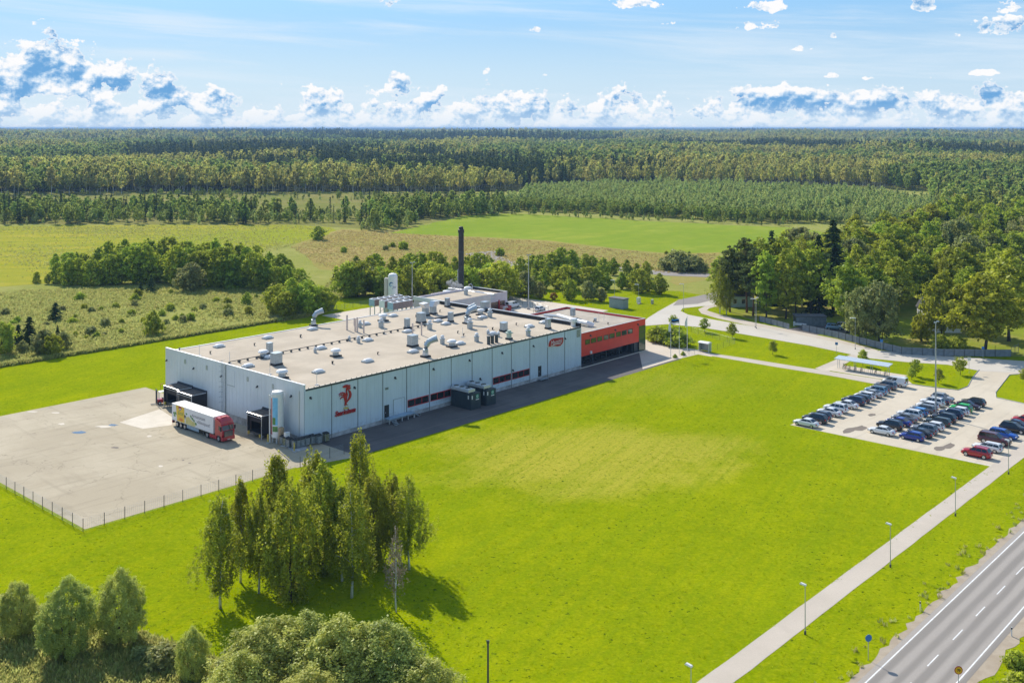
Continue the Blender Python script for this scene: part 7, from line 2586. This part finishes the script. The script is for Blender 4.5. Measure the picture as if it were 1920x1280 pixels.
ords = ['nearest the camera at the bottom edge', 'second from the bottom edge', 'third from the bottom edge', 'fourth from the bottom edge', 'beside the red car of the car park']
for i, a in enumerate((-27, -4.5, 18.3, 41.0, 64.5)):
    street_lamp('cycle path lamp ' + ords[i], S(a, -93.7), 5.2, 'lamps along the cycle path', .06, .3, TH + PI / 2)
for u, v, vt, lab in [(1281.7, 584, 533, 'lamp at the road bend by the junction'), (1197.3, 567, 534, 'lamp on the back lawn beside the cabinets'), (1416, 614, 561, 'left pole of the pair at the park fence'), (1603.5, 655, 597, 'lamp beside the road in front of the olive willows'),
                      (1152, 563, 526, 'slim lamp behind the grey kiosk')]:
    street_lamp(lab, G(u, v), (v - vt) * CAM_H / (v - HOR), 'lamps along the access road', .06, .9, PI)


def mast(lab, p, h):
    t = thing('light_mast', lab, 'light mast', (p[0], p[1], .03), TH, 'tall light masts of the factory')
    MB().tube([(0, 0, 0), (0, 0, h * .5), (0, 0, h)], [.17, .13, .08], 10).build('pole', M['pole'], t)
    MB().box((0, 0, .25), (.7, .7, .5)).build('base', M['plinth'], t)
    MB().span((-.8, -.05, h - .15), (.8, .05, h - .05)).build('cross_arm', M['pole'], t)
    for x in (-.65, .65):
        MB().box((x, -.15, h + .02), (.4, .45, .16)).build('flood_lamp', M['galv'], t)


mast('tall light mast standing among the parked cars', S(90.9, -73.0), 17.5)
mast('tall light mast on the lawn behind the office', G(991, 580), 16.2)
mast('tall light mast right of the white gas tank', Vector(((772.8 - 960) / FOC * 300, 300, 0)), 15.2)
# double lamp by the park
p = G(1410.5, 598)
street_lamp('right pole of the pair at the park fence', G(1418, 616), 8.2, 'lamps along the access road', .06, .3, 0)

# old pole stub on the near lawn
p = G(915, 1300)
t = thing('pole_stub', 'dark bare pole on the near lawn cut by the bottom edge', 'pole', (p.x, p.y, .0))
MB().tube([(0, 0, 0), (0, 0, 5.0)], [.11, .09], 8).build('pole', M['dark_pole'], t)
MB().span((-.14, -.1, 4.85), (.14, .1, 5.1)).build('cap', M['dark_steel'], t)


# ------------------------------------------------------------------ flags
def flagpole(lab, u, v, h, kind_):
    p = G(u, v)
    t = thing('flagpole', lab, 'flagpole', (p.x, p.y, .03), 0, 'flagpoles in front of the office')
    MB().tube([(0, 0, 0), (0, 0, h)], [.07, .045], 8).build('pole', M['white_paint'], t)
    MB().lathe([(.02, 0), (.09, .06), (.02, .14)], (0, 0, h), 8).build('finial', M['trim'], t)
    if kind_ == 'estonia':
        fl = None
        for k, mm in enumerate(('flag_blue', 'flag_black', 'flag_white')):
            n = 9
            vs = []
            for row in range(2):
                for i in range(n):
                    x = -.06 - 1.75 * i / (n - 1)
                    z = h - .15 - (k + row) * .37 - .05 * i / n + .06 * math.sin(i * .8)
                    vs.append((x, .16 * math.sin(i * .95 + row * .3), z))
            vs += [(x, y + .012, z) for x, y, z in vs]
            fs = [(i, i + 1, n + i + 1, n + i) for i in range(n - 1)] + [(2 * n + i, 3 * n + i, 3 * n + i + 1, 2 * n + i + 1) for i in range(n - 1)]
            o = MB().add(vs, fs).build('flag' if k == 0 else 'stripe', M[mm], fl or t, smooth=True)
            fl = fl or o
    else:
        n = 8
        vs = []
        for i in range(n):
            z0 = h - .15 - i * .30
            for j in range(5):
                vs.append((-.05 - (.12 + .55 * math.sin(PI * min(1, (i + 1) / n) * .8)) * j / 4 * (1 if j < 4 else .8), .10 * math.sin(j * 1.9 + i * .6), z0 - .1 * j))
        fs = [(i * 5 + j, i * 5 + j + 1, (i + 1) * 5 + j + 1, (i + 1) * 5 + j) for i in range(n - 1) for j in range(4)]
        MB().add(vs, fs).build('flag', M['flag_white'], t, smooth=True)


flagpole('left flagpole with a limp white flag', 1257.7, 671, 8.6, 'white')
flagpole('middle flagpole flying the blue black and white flag', 1273.6, 666.5, 8.8, 'estonia')
flagpole('right flagpole with a small limp white flag', 1288.5, 661, 8.6, 'white')
# smokers' shelter
p = G(1322, 659)
t = thing('glass_shelter', 'small pale glass shelter with curved roof by the footpath', 'shelter', (p.x, p.y, .03), TH)
for y in (-1.3, 1.3):
    MB().span((-.7, y - .03, .1), (.7, y + .03, 2.1)).build('side_glass', M['clear'], t)
MB().span((.66, -1.26, .1), (.72, 1.26, 2.1)).build('back_glass', M['clear'], t)
MB().prism([(-1.0, 2.1), (.75, 2.1), (.7, 2.3), (.2, 2.45), (-.5, 2.4), (-1.0, 2.18)], -1.45, 1.45, lambda x, z, d: (x, d, z)).build('roof', M['white_paint'], t)
for x in (-.7, .7):
    for y in (-1.3, 1.3):
        MB().tube([(x, y, 0), (x, y, 2.1)], .05, 6).build('post', M['white_paint'], t)

# ------------------------------------------------------------------ bicycle shelter
a0, b0, L = 115.2, -42.6, 11.6
t = thing('bicycle_shelter', 'long bicycle shelter with flat pale blue roof on thin posts', 'shelter', S(a0, b0, 0), TH - PI / 2)
MB().add([(-.4, -1.3, 2.25), (L + .4, -1.3, 2.25), (L + .4, 1.3, 2.55), (-.4, 1.3, 2.55), (-.4, -1.3, 2.35), (L + .4, -1.3, 2.35), (L + .4, 1.3, 2.65), (-.4, 1.3, 2.65)], [(0, 3, 2, 1), (4, 5, 6, 7), (0, 1, 5, 4), (1, 2, 6, 5), (2, 3, 7, 6), (3, 0, 4, 7)]).build('roof', mat('pale_blue_roof_sheet', (.50, .57, .62), .45, .2, .06, 2), t)
for i in range(4):
    x = .1 + (L - .2) * i / 3
    MB().tube([(x, .55, 0), (x, .55, 2.5)], .05, 6).build('post', M['galv'], t)
    MB().tube([(x, -.35, 0), (x, -.35, 2.35)], .05, 6).build('post', M['galv'], t)
    MB().tube([(x, -1.2, 2.27), (x, 1.2, 2.54)], .05, 6).build('rafter', M['galv'], t)
rk = MB()
for i in range(12):
    x = .6 + i * .9
    rk.tube([(x, -.5, .05), (x, -.5, .7), (x, .3, .7), (x, .3, .05)], .025, 4)
rk.build('bike_rack', M['galv'], t)


def bicycle(lab, u, v, rz, col, grp):
    p = G(u, v)
    t = thing('bicycle', lab, 'bicycle', (p.x, p.y, .06), rz, grp)
    for x in (-.52, .52):
        pts = [(x + .34 * math.cos(2 * PI * i / 14), 0, .34 + .34 * math.sin(2 * PI * i / 14)) for i in range(15)]
        w = MB().tube(pts, .03, 4, caps=False).build('wheel', M['tyre'], t)
        sp = MB()
        for i in range(4):
            an = PI * i / 4
            sp.tube([(x - .32 * math.cos(an), 0, .34 - .32 * math.sin(an)), (x + .32 * math.cos(an), 0, .34 + .32 * math.sin(an))], .006, 3, caps=False)
        sp.build('spokes', M['galv'], w)
    f = MB()
    f.tube([(-.52, 0, .34), (-.1, 0, .32), (.4, 0, .82), (-.2, 0, .80), (-.1, 0, .32)], .028, 5).tube([(-.52, 0, .34), (-.2, 0, .8), (-.22, 0, .95)], .025, 5).tube([(.52, 0, .34), (.38, 0, .98)], .028, 5)
    f.build('frame', col, t)
    MB().box((-.24, 0, .98), (.28, .16, .07)).build('saddle', M['black'], t)
    MB().tube([(.36, -.28, 1.02), (.40, 0, 1.0), (.36, .28, 1.02)], .022, 5).build('handlebar', M['black'], t)


T7 = lambda x, y: (1480 + x * .125, 680 + y * .125)
bc = [(815, 85, 'dark bicycle outside the left end of the shelter', 'dark_steel'), (850, 90, 'second bicycle outside the left end of the shelter', 'red_sign'), (900, 115, 'bicycle at the left post under the shelter', 'dark_steel'), (985, 125, 'bicycle right of the left posts under the shelter', 'galv'),
      (1080, 140, 'bicycle alone in the middle of the shelter', 'blue_print'), (1295, 165, 'dark bicycle right of the third post under the shelter', 'dark_steel'), (1440, 190, 'bicycle at the right end of the shelter', 'galv')]
for x, y, lab, c in bc:
    bicycle(lab, *T7(x, y), TH + .1, M[c], 'bicycles at the shelter')


# ------------------------------------------------------------------ road signs and marker posts
def sign(lab, u, v, h, face, shape='round', rz=None, size=.34, txt=None):
    p = G(u, v)
    t = thing('road_sign', lab, 'road sign', (p.x, p.y, .03), TH if rz is None else rz)
    MB().tube([(0, 0, 0), (0, 0, h + size)], .035, 6).build('post', M['galv'], t)
    if shape == 'round':
        o = MB().tube([(0, -.05, 0), (0, -.08, 0)], size, 20).build('plate', M[face], t, (0, 0, h))
        if txt:
            MB().tube([(0, -.04, 0), (0, -.047, 0)], size * 1.0, 20).build('rim', M['red_sign'], t, (0, 0, h))
            o.scale = (.82, 1, .82)
            me = text_mesh(txt, size * .95, .004, M['black'], 0, .012)
            q = inst('lettering', me, o, (0, -.086, 0))
            q.rotation_euler = (PI / 2, 0, 0)
    else:
        MB().span((-size, -.08, h - size), (size, -.05, h + size)).build('plate', M[face], t)
    return t


sign('round speed sign reading 70 in black on yellow beside the highway', 1797, 1300, 2.25, 'sign_yellow', 'round', .0, .40, '70')
sign('blue round path sign on the verge between path and highway', 1628, 1238, 2.3, 'sign_blue', 'round', .2, .36)
sign('small blue square sign by the access road near the bicycle shelter', 1568.5, 663, 2.4, 'sign_blue', 'square', -.3, .32)
sign('blue sign on the verge before the park fence', 1653, 659, 2.6, 'sign_blue', 'square', -.3, .34)
sign('white sign at the junction beside the largest sapling', 1817, 700, 3.2, 'white_paint', 'square', -.2, .36)
sign('blue sign before the right end of the park fence', 1843, 673, 2.6, 'sign_blue', 'square', -.2, .3)
for u, v, lab in [(1725.5, 1144, 'white marker post on the left verge of the highway'), (1897, 1193, 'white marker post on the right verge of the highway')]:
    p = G(u, v)
    t = thing('marker_post', lab, 'marker post', (p.x, p.y, .03), TH, 'marker posts along the highway')
    MB().box((0, 0, .5), (.14, .10, 1.0), 0, 0, .8).build('post', M['white_paint'], t)
    MB().box((0, 0, .86), (.15, .11, .18)).build('reflector', M['black'], t)

# ------------------------------------------------------------------ wisp of steam beside the chimney
sm = bpy.data.materials.new('steam')
sm.use_nodes = True
t_ = sm.node_tree
t_.nodes.remove(t_.nodes['Principled BSDF'])
pv = t_.nodes.new('ShaderNodeVolumePrincipled')
pv.inputs['Color'].default_value = (.95, .95, .95, 1)
nn = NT(t_)
f = nn.noise(nn.obj(), .8, 4, .6)
nn.plug(pv.inputs['Density'], nn.smooth(f, .42, .62) * 1.3)
t_.links.new(pv.outputs[0], t_.nodes['Material Output'].inputs['Volume'])
mb = MB()
ctr = Vector(((852 - 960) / FOC * 300, 300, CAM_H - (537 - HOR) * 300 / FOC))
vs, fs = [], []
n, k = 16, 10
for i in range(k + 1):
    th_ = PI * i / k
    for j in range(n):
        ph = 2 * PI * j / n
        rr = 1 + .3 * math.sin(3 * ph + 2 * th_) * math.sin(th_) + .2 * math.sin(5 * th_ + ph)
        vs.append((2.2 * rr * math.sin(th_) * math.cos(ph) - math.cos(th_) * .9, 1.3 * rr * math.sin(th_) * math.sin(ph), 2.0 * math.cos(th_) * rr))
for i in range(k):
    for j in range(n):
        fs.append((i * n + j, i * n + (j + 1) % n, (i + 1) * n + (j + 1) % n, (i + 1) * n + j))
o = mb.add(vs, fs).build('steam', sm, None, ctr)
tag(o, kind='stuff')
# ------------------------------------------------------------------ the air itself
hm = bpy.data.materials.new('hazy_air')
hm.use_nodes = True
ht = hm.node_tree
ht.nodes.remove(ht.nodes['Principled BSDF'])
hv = ht.nodes.new('ShaderNodeVolumePrincipled')
hv.inputs['Color'].default_value = (.40, .65, 1.0, 1)
hv.inputs['Density'].default_value = HAZE
hv.inputs['Anisotropy'].default_value = 0.0
ht.links.new(hv.outputs[0], ht.nodes['Material Output'].inputs['Volume'])
hb = MB().span((-42000, -400, -1.2), (42000, 47000, 62)).build('haze', hm)
tag(hb, kind='stuff')
